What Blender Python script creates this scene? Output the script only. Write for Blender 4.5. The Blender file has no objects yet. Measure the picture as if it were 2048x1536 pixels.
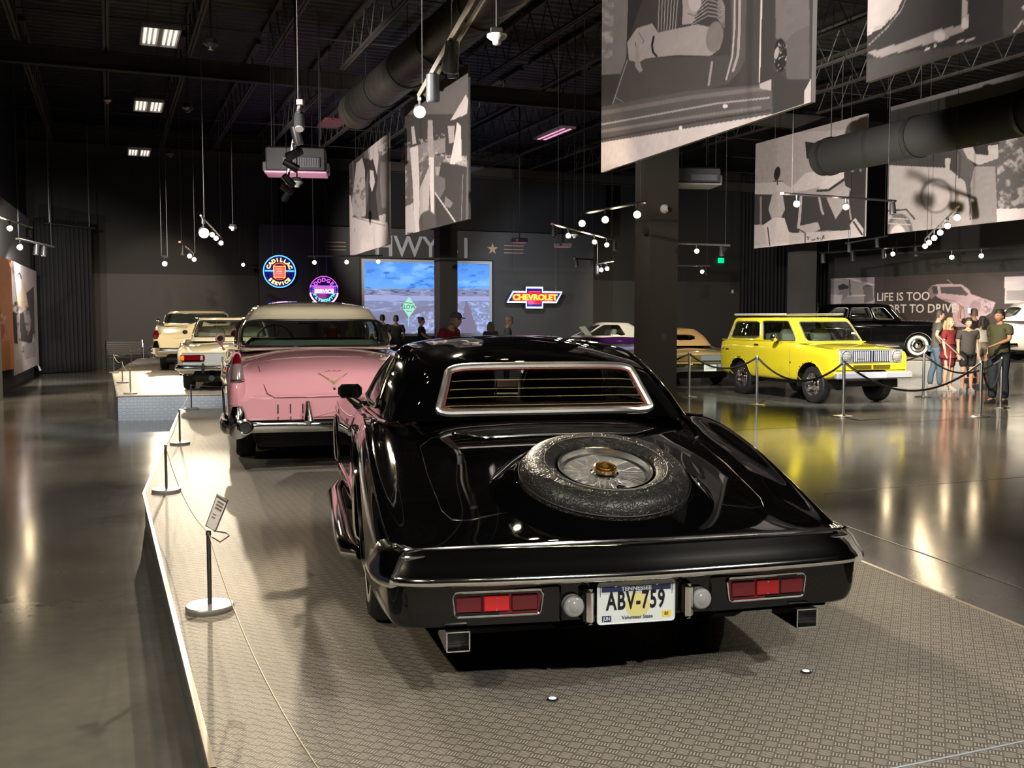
import bpy, bmesh, math, random
import numpy as np
from mathutils import Vector, Matrix
random.seed(7); np.random.seed(7)
S = bpy.context.scene
COL = S.collection
R = math.radians
PI = math.pi

# ------------------------------------------------------------------ camera (2048 x 1536 frame)
FPX, YH, CH = 2000.0, 635.0, 1.68
PITCH = math.atan((768 - YH) / FPX)
cd = bpy.data.cameras.new('camera'); cam = bpy.data.objects.new('camera', cd); COL.objects.link(cam)
cd.sensor_fit = 'HORIZONTAL'; cd.sensor_width = 36.0; cd.lens = 36.0 * FPX / 2048.0
cd.clip_start = 0.05; cd.clip_end = 200
cam.location = (0, 0, CH); cam.rotation_euler = (PI / 2 - PITCH, 0, 0)
S.camera = cam
S.view_settings.view_transform = 'Standard'; S.view_settings.look = 'None'
S.view_settings.gamma = 1.0; S.view_settings.use_curve_mapping = False
S.view_settings.exposure = 1.15
S.cycles.use_denoising = True
S.cycles.max_bounces = 8; S.cycles.diffuse_bounces = 3; S.cycles.glossy_bounces = 4
S.cycles.transparent_max_bounces = 12; S.cycles.sample_clamp_indirect = 4.0
S.cycles.caustics_reflective = False; S.cycles.caustics_refractive = False

# ------------------------------------------------------------------ world: faint spill of a dark hall
W = bpy.data.worlds.new('world'); S.world = W; W.use_nodes = True
W.node_tree.nodes['Background'].inputs[0].default_value = (0.55, 0.52, 0.56, 1)
W.node_tree.nodes['Background'].inputs[1].default_value = 0.015

_F = Vector((0, math.cos(PITCH), -math.sin(PITCH))); _U = Vector((0, math.sin(PITCH), math.cos(PITCH)))
CP = Vector((0, 0, CH))
def ray(px, py): return _F + Vector((1, 0, 0)) * ((px - 1024) / FPX) + _U * ((768 - py) / FPX)
def onz(px, py, z):                       # the point at height z that the photograph shows at (px, py)
    d = ray(px, py); return CP + d * ((z - CH) / d.z)
def ony(px, py, y):
    d = ray(px, py); return CP + d * (y / d.y)
def onplane(px, py, A, D):                # vertical plane through A along D
    n = Vector((D[1], -D[0], 0)); d = ray(px, py); A = Vector((A[0], A[1], 0))
    return CP + d * ((A - CP).dot(n) / d.dot(n))
def proj(P):
    v = Vector(P) - CP; z = v.dot(_F); return 1024 + FPX * v.x / z, 768 - FPX * v.dot(_U) / z
TH = R(21.9)                              # the hall's long axis lies 21.9 degrees left of the view
LV = Vector((-math.sin(TH), math.cos(TH), 0)); WV = Vector((math.cos(TH), math.sin(TH), 0))

# ------------------------------------------------------------------ track lighting spots, plus unseen ones added to brighten subjects
def spot(loc, target, watts, size=50, blend=0.5, color=(1.0, 0.84, 0.63), radius=0.05):
    l = bpy.data.lights.new('spot_light', 'SPOT'); l.energy = watts; l.spot_size = R(size); l.spot_blend = blend
    l.color = color; l.shadow_soft_size = radius
    o = bpy.data.objects.new('spot_light', l); COL.objects.link(o); o.location = loc
    o.rotation_euler = (Vector(target) - Vector(loc)).to_track_quat('-Z', 'Y').to_euler()
    return o
WARM = (1.0, 0.83, 0.60); NEUT = (1.0, 0.93, 0.84)
KEY = ony(411, 450, 18.3)
LIGHTS = [
 (KEY, (-2.3, 6.5, .3), 110, 46, WARM),                   # bright head facing the near platform
 (KEY, (-1.2, 3.3, .3), 560, 22, WARM),
 (ony(838, 225, 8.2), (0.6, 3.2, .3), 300, 80, WARM),      # head over the black coupe
 (ony(838, 225, 8.2), (-2.4, 6.6, .3), 30, 75, WARM),
 ((1.9, -1.2, 4.3), (0.6, 3.0, .35), 300, 64, NEUT),       # heads behind the camera
 ((-1.6, -1.5, 4.3), (-0.2, 3.4, .5), 240, 60, NEUT),
 ((3.6, 1.2, 4.3), (1.9, 3.2, .3), 230, 70, NEUT),
 ((-1.0, 4.2, 4.2), (-2.0, 9.6, .95), 290, 62, NEUT),      # pink sedan from behind
 ((0.9, 6.6, 4.0), (-2.2, 10.4, 1.1), 190, 60, NEUT),
 ((-6.3, 8.8, 4.2), (-3.0, 11.6, 1.0), 70, 60, NEUT),
 ((-3.4, 12.0, 4.2), (-7.0, 19.0, 1.0), 700, 50, WARM),    # white cars
 ((-7.4, 16.5, 4.2), (-9.5, 26.0, 1.0), 900, 46, WARM),
 ((-10.5, 22.0, 4.2), (-8.5, 20.0, .5), 260, 80, WARM),
 (ony(328, 522, 26), (-8.0, 20.5, .5), 600, 60, WARM),
 ((-6.0, 11.8, 3.6), (-5.6, 16.1, .2), 200, 60, (0.72, 0.84, 1.0)),
 ((3.2, 15.5, 4.4), (5.9, 20.8, 1.1), 1100, 46, NEUT),     # yellow wagon
 ((8.6, 15.2, 4.4), (6.9, 19.6, 1.0), 900, 46, NEUT),
 ((5.6, 15.8, 4.2), (4.4, 13.2, 0), 160, 90, WARM),
 ((3.3, 20.5, 4.3), (4.9, 25.5, 1.0), 700, 46, WARM),      # gold coupe
 (ony(1290, 410, 16), (6.2, 12.0, 0), 700, 76, WARM),
 (ony(1915, 430, 17), (9.2, 20.5, 0), 420, 76, WARM),      # visitors
 (ony(1860, 470, 20), (12.5, 26.0, .6), 450, 70, WARM),
 (ony(1592, 407, 19), (8.0, 14.6, 0), 800, 80, WARM),
 (ony(1782, 517, 27), (13.0, 31.0, 1.4), 550, 60, WARM),   # black limousine
 (ony(1971, 507, 26), (15.2, 29.0, 1.6), 380, 66, NEUT),
 (ony(1203, 535, 30), (3.0, 35.0, 1.2), 260, 70, WARM),
 ((2.4, 26.5, 4.2), (3.1, 31.5, 1.0), 380, 60, NEUT),      # purple coupe
 ((.2, 33.0, 4.4), (2.2, 40.0, 2.4), 300, 86, (0.8, 0.86, 1.0)),
 ((-4.6, 31.5, 4.3), (-3.6, 38.0, 4.4), 260, 70, NEUT),  # added spot, no fixture: brings out the wall lettering
 (ony(40, 485, 22.5), (-11.9, 24.6, 2.2), 420, 80, NEUT),
 ((-9.6, 20.4, 4.2), (-11.7, 24.5, 2.6), 500, 60, NEUT),
 ((-9.5, 31.0, 4.4), (-12.0, 34.6, 2.2), 110, 70, WARM),
 ((-4.4, 10.0, 4.4), (-6.0, 12.5, 0), 100, 90, WARM),
 ((-3.6, 1.5, 4.4), (-2.2, 4.6, .5), 170, 90, WARM),  # unseen added spot that brightens the info card
 ((-3.6, 6.0, 3.5), (2.0, 10.9, 4.6), 1100, 66, NEUT),  # from here on, unseen spots added to brighten the banners
 ((-7.6, 16.5, 3.6), (-2.2, 21.0, 4.9), 1500, 56, NEUT),
 ((-10.4, 23.5, 3.6), (-5.0, 29.0, 4.9), 1300, 56, NEUT),      # up to the banners
 ((0.5, 2.6, 3.6), (4.0, 6.5, 4.7), 330, 74, NEUT),
 ((-6.4, 9.0, 3.4), (-2.0, 22.0, 4.4), 500, 42, NEUT),
 ((2.6, 14.5, 3.4), (8.3, 23.0, 4.4), 2600, 56, NEUT),
 ((-1.2, 8.0, 4.6), (2.65, 19.2, 2.2), 480, 30, WARM),  # unseen spot added to lift the front of the big column
 ((4.6, 33.5, 4.4), (6.4, 41.0, 1.9), 420, 70, WARM),  # added spot without a fixture, for the grey recess wall
]
for l in LIGHTS:
    a_, b_ = Vector(l[0]), Vector(l[1]); spot(a_ + (b_ - a_).normalized() * .42 - Vector((0, 0, .12)), b_, l[2], l[3], 0.6, l[4])

# ------------------------------------------------------------------ helpers
def lin(c): return c / 12.92 if c <= .04045 else ((c + .055) / 1.055) ** 2.4
def rgb(r, g, b): return (lin(r / 255), lin(g / 255), lin(b / 255), 1)
_m = {}
def mat(name, color=(.5, .5, .5, 1), rough=.5, metal=0., coat=0., emit=None, es=0., bump=None, spec=.5, sheen=0.):
    if name in _m: return _m[name]
    m = bpy.data.materials.new(name); m.use_nodes = True; nt = m.node_tree; b = nt.nodes['Principled BSDF']
    if len(color) == 3: color = (*color, 1)
    b.inputs['Base Color'].default_value = color; b.inputs['Roughness'].default_value = rough
    b.inputs['Metallic'].default_value = metal; b.inputs['Coat Weight'].default_value = coat
    b.inputs['Coat Roughness'].default_value = .03; b.inputs['Specular IOR Level'].default_value = spec
    if emit: b.inputs['Emission Color'].default_value = (*emit[:3], 1); b.inputs['Emission Strength'].default_value = es
    if bump:
        sc, st, det = bump
        t = nt.nodes.new('ShaderNodeTexNoise'); t.inputs['Scale'].default_value = sc; t.inputs['Detail'].default_value = det
        tc = nt.nodes.new('ShaderNodeTexCoord'); nt.links.new(tc.outputs['Object'], t.inputs['Vector'])
        bp = nt.nodes.new('ShaderNodeBump'); bp.inputs['Strength'].default_value = st; bp.inputs['Distance'].default_value = .004
        nt.links.new(t.outputs['Fac'], bp.inputs['Height']); nt.links.new(bp.outputs['Normal'], b.inputs['Normal'])
    _m[name] = m; return m
def glass(name, tint=(.75, .8, .78), refl=.08):
    if name in _m: return _m[name]
    m = bpy.data.materials.new(name); m.use_nodes = True; nt = m.node_tree; nt.nodes.clear()
    o = nt.nodes.new('ShaderNodeOutputMaterial'); mx = nt.nodes.new('ShaderNodeMixShader')
    t = nt.nodes.new('ShaderNodeBsdfTransparent'); t.inputs[0].default_value = (*tint, 1)
    g = nt.nodes.new('ShaderNodeBsdfGlossy'); g.inputs['Roughness'].default_value = .02; g.inputs[0].default_value = (.9, .93, .95, 1)
    f = nt.nodes.new('ShaderNodeFresnel'); f.inputs[0].default_value = 1.45
    a = nt.nodes.new('ShaderNodeMath'); a.operation = 'ADD'; a.inputs[1].default_value = refl; a.use_clamp = True
    ge = nt.nodes.new('ShaderNodeNewGeometry'); io = nt.nodes.new('ShaderNodeMath'); io.operation = 'MULTIPLY_ADD'   # thin pane: same on both faces
    io.inputs[1].default_value = 1 / 1.45 - 1.45; io.inputs[2].default_value = 1.45; nt.links.new(ge.outputs['Backfacing'], io.inputs[0]); nt.links.new(io.outputs[0], f.inputs[0])
    nt.links.new(f.outputs[0], a.inputs[0]); nt.links.new(a.outputs[0], mx.inputs[0])
    nt.links.new(t.outputs[0], mx.inputs[1]); nt.links.new(g.outputs[0], mx.inputs[2]); nt.links.new(mx.outputs[0], o.inputs[0])
    _m[name] = m; return m
def glow(name, color, s, sample=False):
    if name in _m: return _m[name]
    m = bpy.data.materials.new(name); m.use_nodes = True; nt = m.node_tree; nt.nodes.clear()
    o = nt.nodes.new('ShaderNodeOutputMaterial'); e = nt.nodes.new('ShaderNodeEmission')
    e.inputs[0].default_value = (*color[:3], 1); e.inputs[1].default_value = s
    nt.links.new(e.outputs[0], o.inputs[0])
    if not sample: m.cycles.emission_sampling = 'NONE'
    _m[name] = m; return m

CHROME = mat('chrome', (.86, .86, .84), .09, 1.0)
STEEL = mat('brushed_steel', (.42, .43, .45), .32, 1.0)
DSTEEL = mat('dark_steel', (.13, .135, .145), .38, .9)
POLISH = mat('polished_steel', (.80, .81, .83), .30, 1.0)
RUBBER = mat('tyre_rubber', (.013, .013, .014), .62, bump=(60, .3, 2))
WHITEW = mat('whitewall_rubber', (.72, .69, .62), .5)
BLACKP = mat('black_paint', (.0012, .0012, .0014), .03, 0, 0, spec=.52)
BLACKM = mat('matt_black', (.006, .006, .007), .6)
DARKIN = mat('dark_interior', (.012, .010, .011), .6)
GREYIN = mat('grey_green_interior', (.11, .135, .115), .55)
CREAMIN = mat('cream_interior', (.4, .38, .3), .6)
GLASSC = glass('car_glass'); GLASSD = glass('dark_car_glass', (.22, .25, .24), .05)
BULB = glow('lit_bulb', (1.0, .80, .50), 45)
RED = mat('red_lens', (.10, .0015, .006), .10, 0, .6)
REDL = mat('bright_red_lens', (.52, .008, .012), .12, 0, .6)
AMBER = mat('amber_lens', (.8, .22, .02), .15, 0, .5)
LENS = mat('clear_lens', (.27, .275, .27), .12, 0, 1.0)
WHITE = mat('white_plastic', (.8, .8, .78), .4)

def obj(name, data, m=None, parent=None, smooth=None, kind=None):
    o = bpy.data.objects.new(name, data); COL.objects.link(o)
    if m is not None and data is not None and not data.materials: data.materials.append(m)
    if parent is not None: o.parent = parent
    if smooth is not None and hasattr(data, 'polygons'):
        data.polygons.foreach_set('use_smooth', [smooth] * len(data.polygons))
    if kind: o['kind'] = kind
    return o
def thing(name, label, cat, loc=(0, 0, 0), rz=0., group=None):
    o = bpy.data.objects.new(name, None); COL.objects.link(o); o.empty_display_size = .2
    o.location = loc; o.rotation_euler = (0, 0, rz); o['label'] = label; o['category'] = cat
    if group: o['group'] = group
    return o
def tag(o, label, cat, group=None):
    o['label'] = label; o['category'] = cat
    if group: o['group'] = group
    return o
def autosmooth(me, ang=35):
    bm = bmesh.new(); bm.from_mesh(me); a = R(ang)
    for e in bm.edges:
        if len(e.link_faces) == 2 and e.calc_face_angle(0) > a: e.smooth = False
    for f in bm.faces: f.smooth = True
    bm.to_mesh(me); bm.free()
def frame(d):
    d = Vector(d).normalized(); a = Vector((0, 0, 1)) if abs(d.z) < .95 else Vector((1, 0, 0))
    x = d.cross(a).normalized(); return x, d.cross(x).normalized()
class MB:
    def __init__(s): s.v = []; s.f = []
    def add(s, v, f):
        k = len(s.v); s.v += [tuple(p) for p in v]; s.f += [tuple(i + k for i in q) for q in f]; return s
    def box(s, c, d, rz=0., M=None, bev=0.):
        x, y, z = d[0] / 2, d[1] / 2, d[2] / 2
        if bev > 0:
            b = min(bev, x * .9, y * .9, z * .9); v = []; 
            for sz in (-1, 1):
                for (ix, iz) in ((0, b), (b, 0)):
                    zz = sz * (z - iz); xx, yy = x - ix, y - ix
                    ring = [(xx - b, -yy), (xx, -yy + b), (xx, yy - b), (xx - b, yy), (-xx + b, yy), (-xx, yy - b), (-xx, -yy + b), (-xx + b, -yy)]
                    v.append([(a, q, zz) for a, q in ring])
            rings = [v[1], v[0], v[2], v[3]]
            vv = [p for r_ in rings for p in r_]; f = []
            for k in range(3):
                for i in range(8):
                    j = (i + 1) % 8; f.append((k * 8 + i, k * 8 + j, k * 8 + 8 + j, k * 8 + 8 + i))
            f.append(tuple(range(7, -1, -1))); f.append(tuple(range(24, 32)))
        else:
            vv = [(a, b, q) for q in (-z, z) for a, b in ((-x, -y), (x, -y), (x, y), (-x, y))]
            f = [(3, 2, 1, 0), (4, 5, 6, 7), (0, 1, 5, 4), (1, 2, 6, 5), (2, 3, 7, 6), (3, 0, 4, 7)]
        m = (M or Matrix.Rotation(rz, 4, 'Z'))
        return s.add([(Vector(c) + (m.to_3x3() @ Vector(p))) for p in vv], f)
    def tube(s, path, r, n=8, closed=False, caps=True, up=None):
        P = [Vector(p) for p in path]; m = len(P); rr = r if hasattr(r, '__len__') else [r] * m
        v = []; pv = None
        for i in range(m):
            if closed: t = P[(i + 1) % m] - P[i - 1]
            else: t = P[min(i + 1, m - 1)] - P[max(i - 1, 0)]
            if t.length < 1e-9: t = Vector((0, 0, 1))
            t.normalize()
            if pv is None: x, y = frame(t)
            else:
                x = (pv - t * pv.dot(t))
                if x.length < 1e-6: x, _ = frame(t)
                x.normalize(); y = t.cross(x)
            pv = x
            v += [P[i] + (x * math.cos(2 * PI * k / n) + y * math.sin(2 * PI * k / n)) * rr[i] for k in range(n)]
        f = []
        for i in range(m if closed else m - 1):
            a = i * n; b = ((i + 1) % m) * n
            for k in range(n): k2 = (k + 1) % n; f.append((a + k, a + k2, b + k2, b + k))
        if caps and not closed: f.append(tuple(range(n - 1, -1, -1))); f.append(tuple(range((m - 1) * n, m * n)))
        return s.add(v, f)
    def cyl(s, a, b, r, r2=None, n=16): return s.tube([a, b], [r, r if r2 is None else r2], n)
    def lathe(s, prof, c=(0, 0, 0), axis=(0, 0, 1), n=32, close=False):
        x, y = frame(axis); a = Vector(axis).normalized(); c = Vector(c); m = len(prof); v = []; f = []
        for i in range(n):
            t = 2 * PI * i / n; d = x * math.cos(t) + y * math.sin(t)
            v += [c + d * p[0] + a * p[1] for p in prof]
        for i in range(n):
            j = (i + 1) % n
            for k in range(m if close else m - 1):
                k2 = (k + 1) % m; f.append((i * m + k, j * m + k, j * m + k2, i * m + k2))
        return s.add(v, f)
    def ball(s, c, r, n=12, sc=(1, 1, 1)):
        prof = [(max(1e-4, math.sin(PI * k / n)) * r, -math.cos(PI * k / n) * r) for k in range(n + 1)]
        k0 = len(s.v); s.lathe(prof, (0, 0, 0), (0, 0, 1), n * 2 if n < 10 else n + 6)
        for i in range(k0, len(s.v)):
            p = s.v[i]; s.v[i] = (c[0] + p[0] * sc[0], c[1] + p[1] * sc[1], c[2] + p[2] * sc[2])
        return s
    def quad(s, a, b, c, d): return s.add([a, b, c, d], [(0, 1, 2, 3)])
    def prism(s, pts, z0, z1):
        n = len(pts); return s.add([(p[0], p[1], z0) for p in pts] + [(p[0], p[1], z1) for p in pts],
            [tuple(range(n - 1, -1, -1)), tuple(range(n, 2 * n))] + [(i, (i + 1) % n, n + (i + 1) % n, n + i) for i in range(n)])
    def slab(s, pts, off):                  # polygon in space, thickened by the vector off
        n = len(pts); o = Vector(off); return s.add([Vector(p) for p in pts] + [Vector(p) + o for p in pts],
            [tuple(range(n - 1, -1, -1)), tuple(range(n, 2 * n))] + [(i, (i + 1) % n, n + (i + 1) % n, n + i) for i in range(n)])
    def mesh(s, name):
        me = bpy.data.meshes.new(name); me.from_pydata(s.v, [], s.f); me.update(); return me
    def obj(s, name, m, parent=None, smooth=True, ang=35, kind=None, fix=True):
        me = s.mesh(name)
        bm = bmesh.new(); bm.from_mesh(me)
        if fix: bmesh.ops.recalc_face_normals(bm, faces=bm.faces)
        a = R(ang)
        for e in bm.edges:
            if len(e.link_faces) == 2 and e.calc_face_angle(0) > a: e.smooth = False
        for f in bm.faces: f.smooth = smooth
        bm.to_mesh(me); bm.free()
        return obj(name, me, m, parent, None, kind)

def cr_eval(A, n, closed=False):
    A = np.asarray(A, float); m = len(A)
    t = np.linspace(0, m if closed else m - 1, n, endpoint=not closed)
    i = np.minimum(t.astype(int), (m - 1) if closed else (m - 2)); f = (t - i).reshape((-1,) + (1,) * (A.ndim - 1))
    if closed: p0, p1, p2, p3 = A[(i - 1) % m], A[i % m], A[(i + 1) % m], A[(i + 2) % m]
    else:
        p1, p2 = A[i], A[i + 1]
        p0 = np.where((i > 0).reshape(f.shape), A[np.maximum(i - 1, 0)], 2 * p1 - p2)
        p3 = np.where((i < m - 2).reshape(f.shape), A[np.minimum(i + 2, m - 1)], 2 * p2 - p1)
    return .5 * (2 * p1 + (p2 - p0) * f + (2 * p0 - 5 * p1 + 4 * p2 - p3) * f ** 2 + (3 * p1 - p0 - 3 * p2 + p3) * f ** 3)

def in_poly(P, U, V):
    P = np.asarray(P); c = np.zeros(U.shape, bool); n = len(P)
    for i in range(n):
        x1, y1 = P[i]; x2, y2 = P[(i + 1) % n]
        if y1 == y2: continue
        k = ((y1 > V) != (y2 > V)) & (U < (x2 - x1) * (V - y1) / (y2 - y1) + x1); c ^= k
    return c
def near_poly(P, U, V, su, sv):
    """distance in grid cells and nearest boundary point"""
    P = np.asarray(P); best = np.full(U.shape, 1e9); bu = U.copy(); bv = V.copy()
    for i in range(len(P)):
        a = P[i]; b = P[(i + 1) % len(P)]; d = b - a; L = (d[0] / su) ** 2 + (d[1] / sv) ** 2 + 1e-12
        t = np.clip((((U - a[0]) * d[0] / su ** 2) + ((V - a[1]) * d[1] / sv ** 2)) / L, 0, 1)
        qu = a[0] + d[0] * t; qv = a[1] + d[1] * t
        q = ((U - qu) / su) ** 2 + ((V - qv) / sv) ** 2; k = q < best
        best[k] = q[k]; bu[k] = qu[k]; bv[k] = qv[k]
    return np.sqrt(best), bu, bv
def rrect(u0, u1, v0, v1, r=.2, top=(0., 0.), n=5):
    """rounded rectangle in uv; top=(du0,du1) moves the two upper corners sideways"""
    w, h = u1 - u0, v1 - v0; P = []
    for cx, cy, a0 in ((1 - r, r, -90), (1 - r, 1 - r, 0), (r, 1 - r, 90), (r, r, 180)):
        for k in range(n + 1):
            a = R(a0 + 90 * k / n); P.append((cx + r * math.cos(a), cy + r * math.sin(a)))
    out = []
    for x, y in P: out.append((u0 + w * x + y * (top[0] * (1 - x) + top[1] * x), v0 + h * y))
    D = []
    for i in range(len(out)):
        a = np.array(out[i]); b = np.array(out[(i + 1) % len(out)]); m = max(1, int(np.hypot(*(b - a)) / .012))
        for k in range(m): D.append(tuple(a + (b - a) * k / m))
    return np.array(D)
class Surf:
    def __init__(s, G, wrap=False):      # G[u][v], u rows
        s.G = G; s.NU, s.NV = G.shape[:2]; s.wrap = wrap
    def at(s, U, V, G=None):
        G = s.G if G is None else G
        U = np.asarray(U, float); V = np.asarray(V, float)
        if s.wrap: x = (U % 1.0) * s.NU; i = x.astype(int) % s.NU; i2 = (i + 1) % s.NU; fx = (x - x.astype(int))[..., None]
        else: x = np.clip(U, 0, 1) * (s.NU - 1); i = np.minimum(x.astype(int), s.NU - 2); i2 = i + 1; fx = (x - i)[..., None]
        y = np.clip(V, 0, 1) * (s.NV - 1); j = np.minimum(y.astype(int), s.NV - 2); fy = (y - j)[..., None]
        return (G[i, j] * (1 - fx) + G[i2, j] * fx) * (1 - fy) + (G[i, j + 1] * (1 - fx) + G[i2, j + 1] * fx) * fy
    def normal(s, U, V):
        e = .004; a = s.at(U + e, V) - s.at(U - e, V); b = s.at(U, V + e) - s.at(U, V - e)
        n = np.cross(a, b); return n / (np.linalg.norm(n, axis=-1, keepdims=True) + 1e-9)
    def build(s, name, m, parent, cuts=(), arches=(), flip=False, xmin=.5, keep=None):
        NU, NV = s.NU, s.NV
        if s.wrap: U, V = np.meshgrid(np.arange(NU) / NU, np.linspace(0, 1, NV), indexing='ij'); su = 1 / NU
        else: U, V = np.meshgrid(np.linspace(0, 1, NU), np.linspace(0, 1, NV), indexing='ij'); su = 1 / (NU - 1)
        sv = 1 / (NV - 1); dele = None
        for P in cuts:
            for sh in ((0, 1, -1) if s.wrap else (0,)):
                d, bu, bv = near_poly(P, U + sh, V, su, sv); k = d < .55
                U = np.where(k, bu - sh, U); V = np.where(k, bv, V)
        X = s.at(U, V)
        for (yc, zc, Rr) in arches:
            r = np.hypot(X[..., 1] - yc, X[..., 2] - zc); k = (np.abs(r - Rr) < .022) & (np.abs(X[..., 0]) > xmin)
            f = np.where(k, Rr / np.maximum(r, 1e-6), 1.0)
            X[..., 1] = yc + (X[..., 1] - yc) * f; X[..., 2] = zc + (X[..., 2] - zc) * f
        I = np.arange(NU * NV).reshape(NU, NV); I2 = np.roll(I, -1, 0) if s.wrap else None
        if s.wrap: a, b, c, d = I[:, :-1], I2[:, :-1], I2[:, 1:], I[:, 1:]
        else: a, b, c, d = I[:-1, :-1], I[1:, :-1], I[1:, 1:], I[:-1, 1:]
        F = np.stack([a, b, c, d], -1).reshape(-1, 4)
        if flip: F = F[:, ::-1]
        if s.wrap:
            Uf = (U + np.where(np.roll(U, -1, 0) < U - .5, np.roll(U, -1, 0) + 1, np.roll(U, -1, 0))) / 2
            cu = ((Uf[:, :-1] + Uf[:, 1:]) / 2).reshape(-1)
            cv = ((V[:, :-1] + V[:, 1:] + np.roll(V, -1, 0)[:, :-1] + np.roll(V, -1, 0)[:, 1:]) / 4).reshape(-1)
        else:
            cu = ((U[:-1, :-1] + U[1:, 1:] + U[1:, :-1] + U[:-1, 1:]) / 4).reshape(-1)
            cv = ((V[:-1, :-1] + V[1:, 1:] + V[1:, :-1] + V[:-1, 1:]) / 4).reshape(-1)
        kill = np.zeros(len(F), bool)
        for P in cuts:
            for sh in ((0, 1, -1) if s.wrap else (0,)): kill |= in_poly(P, cu + sh, cv)
        Vx = X.reshape(-1, 3); C = Vx[F].mean(1)
        for (yc, zc, Rr) in arches:
            kill |= (np.hypot(C[:, 1] - yc, C[:, 2] - zc) < Rr) & (np.abs(C[:, 0]) > xmin)
        if keep is not None: kill |= ~keep(C)
        F = F[~kill]
        me = bpy.data.meshes.new(name); me.from_pydata(Vx.tolist(), [], F.tolist())
        bm = bmesh.new(); bm.from_mesh(me)
        bmesh.ops.remove_doubles(bm, verts=bm.verts, dist=.0004)
        bmesh.ops.delete(bm, geom=[v for v in bm.verts if not v.link_faces], context='VERTS')
        for f in bm.faces: f.smooth = True
        a = R(50)
        for e in bm.edges:
            if len(e.link_faces) == 2 and e.calc_face_angle(0) > a: e.smooth = False
        bm.to_mesh(me); bm.free()
        o = obj(name, me, m, parent)
        lips = []
        for (yc, zc, Rr) in arches:
            for sx in (-1, 1):
                r = np.hypot(X[..., 1] - yc, X[..., 2] - zc); k = (np.abs(r - Rr) < .0015) & (X[..., 0] * sx > xmin)
                P = X[k]
                if len(P) > 4:
                    an = np.arctan2(P[:, 1] - yc, P[:, 2] - zc); P = P[np.argsort(an)]; an = np.sort(an)
                    Q = []; 
                    for t in np.linspace(max(an[0], -1.72), min(an[-1], 1.72), 26):
                        w = np.exp(-((an - t) / .09) ** 2); xx = (P[:, 0] * w).sum() / w.sum()
                        Q.append((xx, yc + Rr * math.sin(t), zc + Rr * math.cos(t)))
                    lips.append(Q)
        return o, lips
    def patch(s, name, P, m, parent, off=0., rings=6):
        P = np.asarray(P); c = P.mean(0); n = len(P); Q = []
        for k in range(rings): Q.append(c + (P - c) * (1 - k / rings))
        Q = np.concatenate(Q + [c[None]]); X = s.at(Q[:, 0], Q[:, 1])
        if off: X = X + s.normal(Q[:, 0], Q[:, 1]) * off
        F = []
        for k in range(rings - 1):
            for i in range(n): j = (i + 1) % n; F.append((k * n + i, k * n + j, k * n + n + j, k * n + n + i))
        k = (rings - 1) * n
        for i in range(n): F.append((k + i, k + (i + 1) % n, rings * n))
        me = bpy.data.meshes.new(name); me.from_pydata(X.tolist(), [], F)
        return obj(name, me, m, parent, True)
    def edge(s, name, P, m, parent, r=.012, off=0., n=6, closed=True):
        P = np.asarray(P); X = s.at(P[:, 0], P[:, 1])
        if off: X = X + s.normal(P[:, 0], P[:, 1]) * off
        return MB().tube([tuple(x) for x in X], r, n, closed).obj(name, m, parent)

def text(name, body, size, m, parent, M, extrude=.004, sx=1., align='CENTER', bevel=0., offset=0., spacing=1.):
    c = bpy.data.curves.new(name, 'FONT'); c.body = body; c.size = size; c.extrude = extrude
    c.align_x = align; c.align_y = 'CENTER'; c.bevel_depth = bevel; c.offset = offset; c.space_character = spacing
    c.resolution_u = 3; c.bevel_resolution = 1
    t = bpy.data.objects.new(name, c); COL.objects.link(t)
    dg = bpy.context.evaluated_depsgraph_get(); me = bpy.data.meshes.new_from_object(t.evaluated_get(dg))
    bpy.data.objects.remove(t); bpy.data.curves.remove(c)
    me.transform(M @ Matrix.Scale(sx, 4, (1, 0, 0))); me.materials.clear()
    return obj(name, me, m, parent, False)
def basis(o, x, y, z=None):
    x = Vector(x).normalized(); y = Vector(y).normalized(); z = x.cross(y) if z is None else Vector(z)
    M = Matrix((x, y, z)).transposed().to_4x4(); M.translation = Vector(o); return M

def vnoise(x, y, seed=0):
    rs = np.random.RandomState(seed); T = rs.rand(64, 64)
    i = np.floor(x).astype(int); j = np.floor(y).astype(int); fx = x - i; fy = y - j
    fx = fx * fx * (3 - 2 * fx); fy = fy * fy * (3 - 2 * fy)
    a = T[i % 64, j % 64]; b = T[(i + 1) % 64, j % 64]; c = T[i % 64, (j + 1) % 64]; d = T[(i + 1) % 64, (j + 1) % 64]
    return (a * (1 - fx) + b * fx) * (1 - fy) + (c * (1 - fx) + d * fx) * fy
def fbm(x, y, seed=0, o=4):
    v = 0; a = .5
    for k in range(o): v = v + a * vnoise(x * 2 ** k, y * 2 ** k, seed + k); a /= 2
    return v
def seg_d(X, Y, pts):
    best = np.full(X.shape, 1e9)
    for i in range(len(pts) - 1):
        ax, ay = pts[i]; bx, by = pts[i + 1]; dx, dy = bx - ax, by - ay; L = dx * dx + dy * dy + 1e-9
        t = np.clip(((X - ax) * dx + (Y - ay) * dy) / L, 0, 1); best = np.minimum(best, np.hypot(X - ax - dx * t, Y - ay - dy * t))
    return best
def printmat(name, emit=0.):
    if name in _m: return _m[name]
    m = bpy.data.materials.new(name); m.use_nodes = True; nt = m.node_tree; b = nt.nodes['Principled BSDF']
    a = nt.nodes.new('ShaderNodeAttribute'); a.attribute_name = 'ink'
    nt.links.new(a.outputs['Color'], b.inputs['Base Color']); b.inputs['Roughness'].default_value = .6
    if emit:
        b.inputs['Base Color'].default_value = (0, 0, 0, 1); nt.links.remove(b.inputs['Base Color'].links[0])
        nt.links.new(a.outputs['Color'], b.inputs['Emission Color']); b.inputs['Emission Strength'].default_value = emit
    _m[name] = m; return m
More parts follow.
